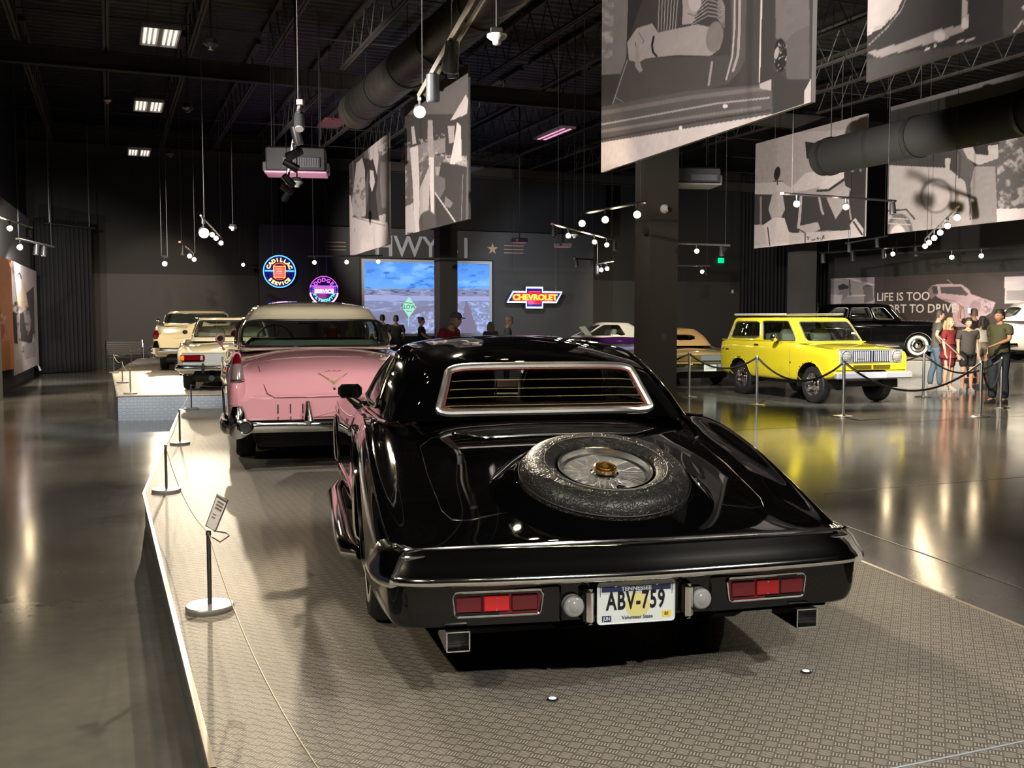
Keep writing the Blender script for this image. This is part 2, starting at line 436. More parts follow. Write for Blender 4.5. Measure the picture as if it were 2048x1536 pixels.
def printed(name, A, B, z0a, z1a, nx, nz, shapes, m, parent, base=60, tone=(1., .95, .94), grain=.10, tr=None, zb=None):
    """flat print between ground points A and B; the picture is laid out in the coordinates of the photograph"""
    A = Vector((A[0], A[1], 0)); B = Vector((B[0], B[1], 0))
    u, w = np.meshgrid(np.linspace(0, 1, nx), np.linspace(0, 1, nz), indexing='ij')
    X = A.x + (B.x - A.x) * u; Y = A.y + (B.y - A.y) * u; Z = z0a + (z1a - z0a) * w
    zc = (Y * _F.y + (Z - CH) * _F.z); PX = 1024 + FPX * X / zc; PY = 768 - FPX * (Y * _U.y + (Z - CH) * _U.z) / zc
    if tr: PX, PY = (PX - tr[0]) * tr[2], (PY - tr[1]) * tr[2]
    I = np.stack([np.full(u.shape, float(c)) for c in (base if hasattr(base, '__len__') else [base] * 3)], -1)
    for s in shapes:
        k = s[0]; g = s[-1]; g = np.array(g if hasattr(g, '__len__') else [g] * 3, float)
        if k == 'p': a = in_poly(s[1], PX, PY).astype(float)
        elif k == 'e':
            cx, cy, rx, ry, an = s[1]; ca, sa = math.cos(R(an)), math.sin(R(an)); x = PX - cx; y = PY - cy
            d = ((x * ca + y * sa) / rx) ** 2 + ((-x * sa + y * ca) / ry) ** 2; a = np.clip((1.12 - d) / .24, 0, 1)
        elif k == 'l': a = np.clip(s[2] / 2 + .5 - seg_d(PX, PY, s[1]), 0, 1)
        elif k == 'n': a = np.clip((fbm(PX / s[2], PY / s[2] * s[3], int(s[2] * 7) % 50) - s[4]) * s[5], 0, 1) * in_poly(s[1], PX, PY)
        elif k == 'g':   # vertical ramp between two values inside a polygon
            a = in_poly(s[1], PX, PY).astype(float); t = np.clip((PY - s[2]) / (s[3] - s[2]), 0, 1)[..., None]
            c2 = np.array(s[4] if hasattr(s[4], '__len__') else [s[4]] * 3, float); I = I * (1 - a[..., None]) + (c2 * (1 - t) + g * t) * a[..., None]; continue
        I = I * (1 - a[..., None]) + g * a[..., None]
    I *= (1 + grain * (fbm(u * 40, w * 40, 3) - .5))[..., None]
    Lc = np.clip(I / 255, 0, 1) * np.array(tone); Lc = np.where(Lc <= .04045, Lc / 12.92, ((Lc + .055) / 1.055) ** 2.4)
    idx = np.arange(nx * nz).reshape(nx, nz)
    F = np.stack([idx[:-1, :-1], idx[1:, :-1], idx[1:, 1:], idx[:-1, 1:]], -1).reshape(-1, 4)
    V = np.stack([X, Y, Z], -1).reshape(-1, 3)
    me = bpy.data.meshes.new(name); me.from_pydata(V.tolist(), [], F.tolist())
    ca = me.color_attributes.new('ink', 'FLOAT_COLOR', 'POINT')
    ca.data.foreach_set('color', np.concatenate([Lc.reshape(-1, 3), np.ones((nx * nz, 1))], 1).astype('f').reshape(-1))
    return obj(name, me, m, parent, False)

# ================================================================== THE SETTING
def floor_mat():
    m = bpy.data.materials.new('polished_concrete'); m.use_nodes = True; nt = m.node_tree; b = nt.nodes['Principled BSDF']
    tc = nt.nodes.new('ShaderNodeTexCoord')
    n1 = nt.nodes.new('ShaderNodeTexNoise'); n1.inputs['Scale'].default_value = .55; n1.inputs['Detail'].default_value = 8; n1.inputs['Roughness'].default_value = .62
    n2 = nt.nodes.new('ShaderNodeTexNoise'); n2.inputs['Scale'].default_value = 9; n2.inputs['Detail'].default_value = 2
    for n in (n1, n2): nt.links.new(tc.outputs['Object'], n.inputs['Vector'])
    mx = nt.nodes.new('ShaderNodeMath'); mx.operation = 'MULTIPLY_ADD'; mx.inputs[1].default_value = .35
    nt.links.new(n2.outputs['Fac'], mx.inputs[0]); nt.links.new(n1.outputs['Fac'], mx.inputs[2])
    cr = nt.nodes.new('ShaderNodeValToRGB'); cr.color_ramp.elements[0].position = .4; cr.color_ramp.elements[1].position = .95
    cr.color_ramp.elements[0].color = (.085, .083, .072, 1); cr.color_ramp.elements[1].color = (.17, .165, .145, 1)
    nt.links.new(mx.outputs[0], cr.inputs[0]); nt.links.new(cr.outputs[0], b.inputs['Base Color'])
    rr = nt.nodes.new('ShaderNodeMapRange'); rr.inputs[3].default_value = .06; rr.inputs[4].default_value = .21
    nt.links.new(n1.outputs['Fac'], rr.inputs[0]); nt.links.new(rr.outputs[0], b.inputs['Roughness'])
    b.inputs['Specular IOR Level'].default_value = .75
    bp = nt.nodes.new('ShaderNodeBump'); bp.inputs['Strength'].default_value = .015; bp.inputs['Distance'].default_value = .01
    nt.links.new(n2.outputs['Fac'], bp.inputs['Height']); nt.links.new(bp.outputs[0], b.inputs['Normal'])
    return m
def tread_mat(name, c0, c1, ang, cell=.043, vert=None):
    m = bpy.data.materials.new(name); m.use_nodes = True; nt = m.node_tree; b = nt.nodes['Principled BSDF']
    N = nt.nodes.new; L = nt.links.new
    def M(op, a, bb=None, c=None):
        n = N('ShaderNodeMath'); n.operation = op
        for i, q in enumerate((a, bb, c)):
            if q is None: continue
            if isinstance(q, (int, float)): n.inputs[i].default_value = q
            else: L(q, n.inputs[i])
        return n.outputs[0]
    tc = N('ShaderNodeTexCoord'); mp = N('ShaderNodeMapping'); L(tc.outputs['Object'], mp.inputs[0])
    mp.inputs['Rotation'].default_value = (0, 0, ang) if vert is None else vert
    mp.inputs['Scale'].default_value = (1 / cell,) * 3
    sp = N('ShaderNodeSeparateXYZ'); L(mp.outputs[0], sp.inputs[0]); x, y = sp.outputs[0], sp.outputs[1]
    par = M('MODULO', M('ADD', M('FLOOR', x), M('FLOOR', y)), 2.0); par = M('GREATER_THAN', M('ABSOLUTE', par), .5)
    fx, fy = M('FRACT', x), M('FRACT', y)
    def bars(a, c, n, lo):
        st = M('ABSOLUTE', M('SUBTRACT', M('FRACT', M('MULTIPLY', a, n)), .5))       # 0 mid bar
        s1 = M('SMOOTH_MIN', M('SUBTRACT', .30, st), M('SUBTRACT', lo, M('ABSOLUTE', M('SUBTRACT', c, .5))), .05)
        return M('MULTIPLY', s1, 8.0)
    h0 = bars(fy, fx, 5.0, .50); h1 = bars(fx, fy, 4.0, .34)
    mixn = N('ShaderNodeMix'); L(par, mixn.inputs[0]); L(h0, mixn.inputs[2]); L(h1, mixn.inputs[3])
    cl = N('ShaderNodeClamp'); L(mixn.outputs[0], cl.inputs[0]); h = cl.outputs[0]
    cm = N('ShaderNodeMix'); cm.data_type = 'RGBA'; L(h, cm.inputs[0]); cm.inputs[6].default_value = (*c0, 1); cm.inputs[7].default_value = (*c1, 1)
    ns = N('ShaderNodeTexNoise'); ns.inputs['Scale'].default_value = 2.2; ns.inputs['Detail'].default_value = 6; L(tc.outputs['Object'], ns.inputs[0])
    mr = N('ShaderNodeMapRange'); L(ns.outputs['Fac'], mr.inputs[0]); mr.inputs[3].default_value = .8; mr.inputs[4].default_value = 1.15
    mm = N('ShaderNodeMix'); mm.data_type = 'RGBA'; mm.blend_type = 'MULTIPLY'; mm.inputs[0].default_value = 1; L(cm.outputs[2], mm.inputs[6]); L(mr.outputs[0], mm.inputs[7])
    L(mm.outputs[2], b.inputs['Base Color'])
    b.inputs['Roughness'].default_value = .50; b.inputs['Specular IOR Level'].default_value = .4
    bp = N('ShaderNodeBump'); bp.inputs['Strength'].default_value = .6; bp.inputs['Distance'].default_value = .0022
    L(h, bp.inputs['Height']); L(bp.outputs[0], b.inputs['Normal'])
    return m
FLOOR = floor_mat()
TREAD = tread_mat('tread_plate', (.115, .105, .088), (.42, .39, .33), R(22.6))
TREADV = tread_mat('tread_plate_front', (.20, .24, .30), (.36, .43, .52), 0, .05, (PI / 2, R(45), 0))
TRIMM = mat('platform_edge_trim', (.42, .36, .28), .35, .3)
SIDEM = mat('platform_side_panel', (.16, .17, .19), .35, .4)
WALLG = mat('grey_wall_paint', (.052, .050, .048), .7, bump=(120, .1, 2))
WALLD = mat('dark_wall_paint', (.020, .019, .018), .75)
WALLB = mat('black_wall_paint', (.007, .007, .008), .8)
COLM = mat('column_paint', (.060, .056, .052), .7)
CEILM = mat('black_ceiling_paint', (.008, .008, .009), .7)
JOISTM = mat('joist_paint', (.045, .038, .033), .6)

def struct(name, mb, m, **k):
    o = mb.obj(name, m, **k); o['kind'] = 'structure'; return o
struct('floor', MB().box((3, 20, -.05), (70, 70, .1)), FLOOR, smooth=False)
# saw-cut joints in the slab
jm = mat('floor_joint', (.30, .29, .26), .4)
def joint(a, b): return struct('floor_joint', MB().slab([a + Vector((0, 0, .0015)), b + Vector((0, 0, .0015)), b + Vector((.012, .004, .0015)), a + Vector((.012, .004, .0015))], (0, 0, .001)), jm, smooth=False)
a, b = onz(1670, 1045, 0), onz(2048, 1180, 0); dj = (b - a).normalized(); joint(a - dj * 6, b + dj * 4)
jd = mat('dark_floor_joint', (.03, .03, .027), .6)
for k in range(4):
    p = Vector((3.0, 9.5 + 5.2 * k, 0)); q = p + WV * 16
    struct('floor_joint', MB().slab([p + Vector((0, 0, .001)), q + Vector((0, 0, .001)), q + LV * .008 + Vector((0, 0, .001)), p + LV * .008 + Vector((0, 0, .001))], (0, 0, .001)), jd, smooth=False)

def platform(name, label, pts, h, tm, sm, front=None):
    t = thing(name, label, 'display platform')
    base = [(p[0], p[1]) for p in pts]; n = len(base)
    top = MB().prism(base, h - .02, h).obj('deck_plate', tm, t, smooth=False)
    cx = sum(p[0] for p in base) / n; cy = sum(p[1] for p in base) / n
    for i in range(n):
        a, b = Vector((*base[i], 0)), Vector((*base[(i + 1) % n], 0)); d = (b - a).normalized(); nn = Vector((d.y, -d.x, 0))
        if nn.dot(Vector((cx, cy, 0)) - a) > 0: nn = -nn
        MB().slab([a + nn * .001, b + nn * .001, b + nn * .001 + Vector((0, 0, h - .02)), a + nn * .001 + Vector((0, 0, h - .02))], -nn * .02).obj('side_panel', front if (front and i in front_ix) else sm, t, smooth=False)
        MB().box((a + b) / 2 + nn * .008 + Vector((0, 0, h - .008)), ((b - a).length + .01, .022, .020), math.atan2(d.y, d.x)).obj('edge_trim', TRIMM, t, smooth=False)
    return t
P = lambda x, y, z: onz(x, y, z).to_tuple()[:2]
A1, B1, C1, D1 = P(362, 818, .26), P(289.5, 986, .26), P(326, 1130, .26), P(431, 1536, .26)
dD = (Vector(D1) - Vector(C1)).normalized(); E1 = tuple(Vector(D1) + dD * 2.2)
G1, F1 = Vector(P(1715, 1120, .26)), Vector(P(2048, 1256, .26)); dG = (F1 - G1).normalized()
F2 = tuple(F1 + dG * 4.0); H1 = tuple(G1 - dG * 8.6)
front_ix = []
platform('display_platform', 'low tread-plate platform under the black coupe and pink sedan', [A1, B1, C1, D1, E1, F2, H1, (1.2, 16.6)], .26, TREAD, SIDEM)
# seams between the deck plates
sm_ = mat('deck_seam', (.22, .20, .17), .5)
for k, (a, b) in enumerate((((-.35, 2.6), (-3.3, 11.2)),)):
    a = Vector((*a, .2602)); b = Vector((*b, .2602))
    s = MB().slab([a, b, b + Vector((.004, 0, 0)), a + Vector((.004, 0, 0))], (0, 0, .0008)).obj('deck_seam', sm_, bpy.data.objects['display_platform'], smooth=False)
front_ix = [0]
fA, fE, fB, fC = P(235.6, 791, .42), P(455, 787, .42), P(226, 745.6, .42), P(278, 716.5, .42)
dE = (Vector(fE) - Vector(fA)); fE2 = tuple(Vector(fA) + dE * 2.4)
platform('display_platform', 'taller tread-plate platform under the two cream white cars', [fA, fE2, (-4.3, 24.0), (-7.2, 29.5), (-9.5, 33.0), fC, fB], .42, tread_mat('tread_plate_light', (.30, .28, .24), (.52, .49, .42), R(22.6)), SIDEM, front=TREADV)
front_ix = []
ra = onz(1640, 764, 0); rw = Vector((math.cos(R(-12)), math.sin(R(-12)), 0)); rl = Vector((-rw.y, rw.x, 0))
pr = [Vector((10.3, 28.8, 0)), Vector((16.6, 25.6, 0)), Vector((19.0, 29.4, 0)), Vector((12.4, 34.6, 0)), Vector((10.8, 34.2, 0))]
platform('display_platform', 'long pale platform under the black and white limousines', [(p.x, p.y) for p in pr], .45, mat('pale_deck', (.42, .40, .37), .3), mat('pale_side', (.40, .385, .36), .32))

# walls
def wall(name, A, B, z0, z1, m, th=.2, **k):
    A, B = Vector((*A[:2], 0)), Vector((*B[:2], 0)); d = (B - A).normalized(); n = Vector((-d.y, d.x, 0))
    if n.dot(A) < 0: n = -n
    return struct(name, MB().slab([A + Vector((0, 0, z0)), B + Vector((0, 0, z0)), B + Vector((0, 0, z1)), A + Vector((0, 0, z1))], n * th), m, smooth=False)
WA = (-13.8, 33.6)
def wp(px, py=650, off=0.): 
    p = onplane(px, py, (WA[0] + LV.x * off, WA[1] + LV.y * off), WV); return p
wall('wall_back', wp(60), wp(560), 0, 3.15, WALLG)
wall('wall_back_upper', wp(60, off=.02), wp(560, off=.02), 3.15, 8.2, WALLD)
wall('wall_screen', wp(520, off=-.25), wp(1186, off=-.25), 0, 4.95, WALLG, .3)
wall('wall_screen_upper', wp(520, off=.3), wp(1210, off=.3), 4.95, 8.2, WALLB)
wall('wall_recess', wp(1150, off=1.6), wp(1482, off=1.6), 0, 3.25, WALLG)
wall('wall_recess_upper', wp(1150, off=1.58), wp(1482, off=1.58), 3.25, 8.2, WALLD)
wall('wall_far_right', wp(1470, off=2.2), wp(1700, off=2.2), 0, 8.2, WALLB)
RA, RB = ony(1655, 650, 36.5), ony(2300, 650, 27.5)
wall('wall_right', RA, RB, 0, 8.2, WALLD)
wall('wall_left', ony(-160, 700, 17.0), ony(3, 700, 20.3), 0, 8.2, WALLG)
wall('wall_left_far', ony(3, 700, 22.2), ony(66, 700, 27.8), 0, 4.4, WALLG)
wall('wall_left_black', ony(-40, 700, 24.0), ony(62, 700, 34.5), 0, 8.2, WALLB)
wall('wall_behind', (-14, -7), (16, -7), 0, 8.2, WALLD)
wall('wall_side_right', (24, -7), RB, 0, 8.2, WALLD)

def column(px, d, s=.6):
    c = ony(px, 650, d); c.z = 0; o = struct('column', MB().box((0, 0, 3.9), (s, s, 7.8)), COLM, smooth=False)
    o.location = (c.x, c.y, 0); o.rotation_euler = (0, 0, TH); return o
c1 = column(1311, 19.3); c2 = column(892, 32.6); c3 = column(1602, 30.5)


# ceiling: corrugated deck, girders, open-web joists
m = bpy.data.materials.new('corrugated_deck'); m.use_nodes = True; nt = m.node_tree; b = nt.nodes['Principled BSDF']
b.inputs['Base Color'].default_value = (.0065, .006, .006, 1); b.inputs['Roughness'].default_value = .55
wv = nt.nodes.new('ShaderNodeTexWave'); wv.bands_direction = 'X'; wv.inputs['Scale'].default_value = 1.05
tc = nt.nodes.new('ShaderNodeTexCoord'); mp = nt.nodes.new('ShaderNodeMapping'); mp.inputs['Rotation'].default_value = (0, 0, -TH + PI / 2)
nt.links.new(tc.outputs['Object'], mp.inputs[0]); nt.links.new(mp.outputs[0], wv.inputs[0])
bp = nt.nodes.new('ShaderNodeBump'); bp.inputs['Strength'].default_value = 1; bp.inputs['Distance'].default_value = .04
nt.links.new(wv.outputs['Fac'], bp.inputs['Height']); nt.links.new(bp.outputs[0], b.inputs['Normal'])
struct('ceiling', MB().box((3, 18, 8.1), (64, 64, .1)), m, smooth=False)
BP = onz(220, 141, 7.0); BP.z = 0
def girder(off):
    c = BP + LV * off + WV * 6; o = MB(); M = Matrix.Rotation(TH, 4, 'Z')
    o.box((0, 0, 7.015), (46, .16, .03)); o.box((0, 0, 7.2), (46, .02, .4)); o.box((0, 0, 7.38), (46, .16, .03))
    g = struct('ceiling_girder', o, JOISTM, smooth=False); g.location = (c.x, c.y, 0); g.rotation_euler = (0, 0, TH)
girder(0); girder(12.6); girder(-12.6)
jb = MB(); LJ = 11.4
jb.box((-.035, 0, 7.235), (.045, LJ - .9, .045)); jb.box((.035, 0, 7.235), (.045, LJ - .9, .045))
jb.box((0, 0, 7.98), (.12, LJ + .6, .06))
nn = 12
for k in range(nn):
    y0 = -LJ / 2 + .45 + (LJ - .9) * k / nn; y1 = y0 + (LJ - .9) / nn
    jb.tube([(0, y0, 7.24), (0, (y0 + y1) / 2, 7.96)], .014, 4); jb.tube([(0, (y0 + y1) / 2, 7.96), (0, y1, 7.24)], .014, 4)
jme = None
for bay in (-.5, .5, 1.5):
    for k in range(-4, 13):
        c = BP + WV * (-1.75 + 1.635 * k + .04) + LV * (12.6 * bay)
        X, Y = c.x, c.y
        if bay > 1 and k > 9: continue
        if jme is None: o = struct('ceiling_joist', jb, JOISTM, smooth=False); jme = o.data
        else: o = obj('ceiling_joist', jme, None, None, None, 'structure')
        o.location = (c.x, c.y, 0); o.rotation_euler = (0, 0, TH)
for off in (-9, -6.3, -3.2, 3.1, 6.2, 9.3):
    c = BP + LV * off + WV * 6; o = struct('ceiling_bridging', MB().box((0, 0, 7.26), (46, .02, .02)), JOISTM, smooth=False)
    o.location = (c.x, c.y, 0); o.rotation_euler = (0, 0, TH)

# curtains
CURT = mat('black_velvet', (.005, .005, .007), .85)
def curtain(name, label, A, B, z0, z1, folds, amp=.09):
    A = Vector((A[0], A[1], 0)); B = Vector((B[0], B[1], 0)); d = (B - A); n = Vector((-d.y, d.x, 0)).normalized()
    NX = folds * 8; v = []; f = []
    rs = random.Random(folds); ph = [rs.uniform(-.5, .5) for _ in range(folds + 1)]
    for j, z in enumerate((z1, z1 - .3, (z0 + z1) / 2, z0 + .4, z0)):
        for i in range(NX + 1):
            u = i / NX; k = int(u * folds); s = math.sin(2 * PI * (u * folds) + ph[min(k, folds)]) * amp * (.6 + .12 * j + .25 * math.sin(7 * u + j))
            p = A + d * u + n * s; v.append((p.x, p.y, z))
    for j in range(4):
        for i in range(NX): f.append((j * (NX + 1) + i, j * (NX + 1) + i + 1, (j + 1) * (NX + 1) + i + 1, (j + 1) * (NX + 1) + i))
    me = bpy.data.meshes.new(name); me.from_pydata(v, [], f); o = obj(name, me, CURT, None, True)
    md = o.modifiers.new('thickness', 'SOLIDIFY'); md.thickness = .01
    return tag(o, label, 'curtain')
curtain('curtain', 'black floor-length curtain on a rod left of the grey wall', ony(76, 700, 29.6), ony(186, 700, 31.2), .03, 4.62, 13)
curtain('curtain', 'black wall-high curtain between grey wall and first right column', wp(1478, off=1.2), wp(1580, off=1.2), .03, 8.0, 14)
curtain('curtain', 'black wall-high curtain right of the purple-lit column', wp(1622, off=.2), wp(1668, off=.2), .03, 8.0, 7)
t = thing('curtain_rod', 'grey hanging rod above the left black curtain', 'curtain rod')
a, b = ony(88, 446, 29.4), ony(188, 458, 31.1); b.z = a.z
MB().cyl(a, b, .035).obj('rod', DSTEEL, t)
for p in (a + (b - a) * .1, a + (b - a) * .9): MB().cyl(p, (p.x, p.y, 7.9), .012, n=6).obj('hanging_wire', STEEL, t)
# faint wall letters on the black far wall
M = basis(wp(1487, 574, 1.95), WV, (0, 0, 1)); t = text('wall_lettering', 'MPHIS', .2, mat('dim_letters', (.05, .05, .05), .7), None, M, .005)
tag(t, 'dim grey MPHIS letters on the black far wall', 'lettering')

# ================================================================== CARS
def half_row(W, zb, zm, zc, xc, zv, zd, zt):
    return [(W * .70, zb), (W * .92, zb + .005), (W * .985, zb + .3 * (zm - zb)), (W, zm), (W * .985 + .015 * xc, zm + .62 * (zc - zm)),
            (xc + .42 * (W - xc), zc - .022), (xc, zc), (xc - .12, zv), (xc * .5, zd), (0, zt)]
def body_surf(rows, nu=170, nv=91, round_r=.05, round_f=.06, sub=16):
    net = []
    for r in rows:
        h = half_row(*r[1:9]); net.append([(-x, r[0], z) for x, z in h] + [(x, r[0], z) for x, z in h[-2::-1]])
    net = np.array(net, float)
    def cap(row, s, dy):
        c = np.array([0, row[0, 1], (row[:, 2].min() + row[:, 2].max()) / 2]); q = c + (row - c) * np.array([s, 1, s]); q[:, 1] += dy; return q
    a, b = net[0], net[-1]
    net = np.concatenate([[cap(a, .0, -round_r)], [cap(a, .5, -round_r)], [cap(a, .93, -round_r * .85)], net, [cap(b, .93, round_f * .85)], [cap(b, .5, round_f)], [cap(b, 0, round_f)]])
    D = cr_eval(net, (len(net) - 1) * sub + 1)
    # the ends stay taut: linear between the cap rows
    L = np.concatenate([[0], np.cumsum(np.abs(np.diff(D[:, :, :], axis=0)).max(axis=(1, 2)) + 1e-4)]); t = np.linspace(0, L[-1], nu)
    i = np.clip(np.searchsorted(L, t) - 1, 0, len(L) - 2); f = ((t - L[i]) / (L[i + 1] - L[i]))[:, None, None]
    G = D[i] * (1 - f) + D[i + 1] * f
    G = cr_eval(G.transpose(1, 0, 2), nv).transpose(1, 0, 2)
    return Surf(G)
def top_z(s, x, y, default=0):
    G = s.G.reshape(-1, 3); k = G[:, 2] > .5; G = G[k]
    d = np.hypot(G[:, 0] - x, G[:, 1] - y); i = np.argsort(d)[:4]; w = 1 / (d[i] + 1e-3)
    return float((G[i, 2] * w).sum() / w.sum())
def side_x(s, y, z, sx=1):
    G = s.G.reshape(-1, 3); G = G[G[:, 0] * sx > .3]
    d = np.hypot(G[:, 1] - y, G[:, 2] - z); i = np.argsort(d)[:4]; w = 1 / (d[i] + 1e-3)
    return float((G[i, 0] * w).sum() / w.sum())
def drape(s, name, pts, r, m, parent, dz=.002, n=6, closed=False, step=.05):
    Q = []
    for i in range(len(pts) - (0 if closed else 1)):
        a = Vector(pts[i]); b = Vector(pts[(i + 1) % len(pts)]); k = max(1, int((b - a).length / step))
        Q += [a + (b - a) * j / k for j in range(k)]
    if not closed: Q.append(Vector(pts[-1]))
    return MB().tube([(q.x, q.y, top_z(s, q.x, q.y) + dz) for q in Q], r, n, closed).obj(name, m, parent)
def full_ring(h):
    h = list(h); return [(x, y, z) for x, y, z in h] + [(-x, y, z) for x, y, z in h[-2:0:-1]]
def house_surf(rings, nphi=224, nt=41):
    net = np.array([full_ring(r) for r in rings], float)            # ring, around
    A = cr_eval(net.transpose(1, 0, 2), nphi, True)                 # around first
    A = cr_eval(A.transpose(1, 0, 2), nt).transpose(1, 0, 2)
    return Surf(A, True)
def rect_ring(yr, yf, wr, wf, zr, zf, br, bf, cr_=.06):
    """rear y, front y, half widths, heights, and how far the rear and front bow outwards"""
    zz = lambda y: zr + (zf - zr) * (y - yr) / (yf - yr); L = yf - yr
    return [(0, yr - br, zr), (wr * .6, yr - br * .62, zr), (wr * .93, yr + cr_, zz(yr + cr_)), (wr, yr + cr_ + .17 * L, zz(yr + .2 * L)),
            ((wr + wf) / 2 + .01, (yr + yf) / 2, zz((yr + yf) / 2)), (wf, yf - cr_ - .15 * L, zz(yf - .2 * L)), (wf * .93, yf - cr_, zf), (wf * .6, yf + bf * .62, zf), (0, yf + bf, zf)]
def auto_rings(b, r, bulge=.03, crown=.06, zc=None):
    """belt ring, roof-edge ring, then inward to the crown"""
    mid = [tuple((Vector(p) * .48 + Vector(q) * .52) + Vector((math.copysign(bulge, p[0]) if abs(p[0]) > .4 else p[0] * .0, 0, .02))) for p, q in zip(b, r)]
    yc = (r[0][1] + r[8][1]) / 2
    def sh(k, dz): return [(x * k, yc + (y - yc) * k, z + dz) for x, y, z in r]
    return [b, mid, r, sh(.86, crown * .62), sh(.5, crown * .93), [(0, yc, r[4][2] + crown)] * 9]
WHEELS = {}
def well(root, x_in, x_out, y, z, r):
    A = np.linspace(R(-98), R(98), 22); v = [(x, y + r * math.sin(a), z + r * math.cos(a)) for a in A for x in (x_in, x_out)]
    f = [(2 * i, 2 * i + 1, 2 * i + 3, 2 * i + 2) for i in range(21)]; n = len(v); v.append((x_in, y, z))
    f += [(2 * i, 2 * i + 2, n) for i in range(21)]
    return MB().add(v, f).obj('wheel_well', BLACKM, root)
def wheel(root, loc, R_, wd, side, style='cap', ww=0., name='wheel', rim=.6):
    key = (R_, wd, side, style, ww, rim)
    if key not in WHEELS:
        ri = R_ * rim; h = wd / 2; s = side
        prof = [(ri, -h * .85), (ri + .02, -h), (R_ * .90, -h), (R_ * .97, -h * .8), (R_, -h * .45), (R_, h * .45), (R_ * .97, h * .8), (R_ * .90, h), (ri + .02, h), (ri, h * .85)]
        ty = MB().lathe(prof, axis=(1, 0, 0), n=48, close=True)
        for g in (-.25, 0, .25):
            pass
        tm = ty.obj('wheel', RUBBER, None).data
        parts = []
        cap = MB()
        if style == 'wire':
            cap.lathe([(ri, h * .8), (ri * .96, h * .75), (ri * .9, h * .3), (ri * .88, -h * .6), (.0001, -h * .6)], axis=(s, 0, 0), n=40)
            parts.append(('rim', cap, CHROME))
            sp = MB()
            for k in range(36):
                a = 2 * PI * k / 36; a2 = a + .5 * (1 if k % 2 else -1)
                sp.tube([(s * h * (.75 if k % 3 else .3), math.cos(a) * .05, math.sin(a) * .05), (s * h * .45, math.cos(a2) * ri * .92, math.sin(a2) * ri * .92)], .0025, 4)
            parts.append(('spokes', sp, CHROME))
            hb = MB().lathe([(.0001, h * .95), (.03, h * .95), (.045, h * .8), (.05, h * .4), (.055, h * .3)], axis=(s, 0, 0), n=20); parts.append(('hub', hb, CHROME))
        elif style == 'steel':
            cap.lathe([(ri + .004, h * .86), (ri * .96, h * .78), (ri * .90, h * .40), (ri * .70, h * .52), (ri * .62, h * .45), (.0001, h * .45)], axis=(s, 0, 0), n=40)
            parts.append(('rim', cap, CHROME))
            hb = MB().lathe([(ri * .52, h * .45), (ri * .50, h * .62), (ri * .36, h * .74), (ri * .18, h * .8), (ri * .17, h * 1.02), (.0001, h * 1.05)], axis=(s, 0, 0), n=32); parts.append(('hubcap', hb, CHROME))
            for k in range(8):
                a = 2 * PI * k / 8; hl = MB().ball((s * h * .5, math.cos(a) * ri * .78, math.sin(a) * ri * .78), .018, 5); parts.append(('vent_hole', hl, BLACKM))
        else:
            cap.lathe([(ri + .006, h * .88), (ri * .95, h * .8), (ri * .9, h * .62), (ri * .7, h * .80), (ri * .45, h * .74), (ri * .32, h * .98), (.0001, h * 1.04)], axis=(s, 0, 0), n=40)
            parts.append(('hubcap', cap, CHROME))
        if ww:
            w = MB().lathe([(ri + .012, h * 1.005), (ri + .012 + ww, h * 1.012), (ri + .016 + ww, h * .99), (ri + .01, h * .98)], axis=(s, 0, 0), n=48, close=True)
            parts.append(('whitewall', w, WHITEW))
        back = MB().lathe([(ri, -h * .3), (.0001, -h * .3)], axis=(s, 0, 0), n=24); parts.append(('brake_drum', back, BLACKM))
        ms = []
        for n_, mb, m_ in parts:
            o = mb.obj(n_, m_, None); ms.append((n_, o.data)); bpy.data.objects.remove(o)
        o = [q for q in COL.objects if q.data == tm][0]; bpy.data.objects.remove(o)
        WHEELS[key] = (tm, ms)
    tm, ms = WHEELS[key]
    w = obj(name, tm, None, root); w.location = loc
    for n_, me in ms: obj(n_, me, None, w)
    return w
def underbody(root, W_, y0, y1, z0=.18, z1=.42):
    MB().box((0, (y0 + y1) / 2, (z0 + z1) / 2), (W_, y1 - y0, z1 - z0), bev=.05).obj('underbody', BLACKM, root)
def sweep_bumper(path, prof, name, m, root):
    """profile of (outward, z) pairs swept along a plan path; closed section"""
    P = [Vector((p[0], p[1], 0)) for p in path]; v = []; f = []; n = len(prof)
    for i, p in enumerate(P):
        t = (P[min(i + 1, len(P) - 1)] - P[max(i - 1, 0)]).normalized(); nrm = Vector((t.y, -t.x, 0)); k = path[i][2] if len(path[i]) > 2 else 1.0
        zz = path[i][3] if len(path[i]) > 3 else 0
        zm = sum(q[1] for q in prof) / n
        v += [(p + nrm * q[0] * k + Vector((0, 0, zm + (q[1] - zm) * k + zz))) for q in prof]
    for i in range(len(P) - 1):
        for k in range(n): k2 = (k + 1) % n; f.append((i * n + k, i * n + k2, i * n + n + k2, i * n + n + k))
    mb = MB().add(v, f); mb.f.append(tuple(range(n - 1, -1, -1))); mb.f.append(tuple(range((len(P) - 1) * n, len(P) * n)))
    return mb.obj(name, m, root, ang=50)
def smooth_path(pts, n=60):
    return [tuple(p) for p in cr_eval(np.array(pts, float), n)]
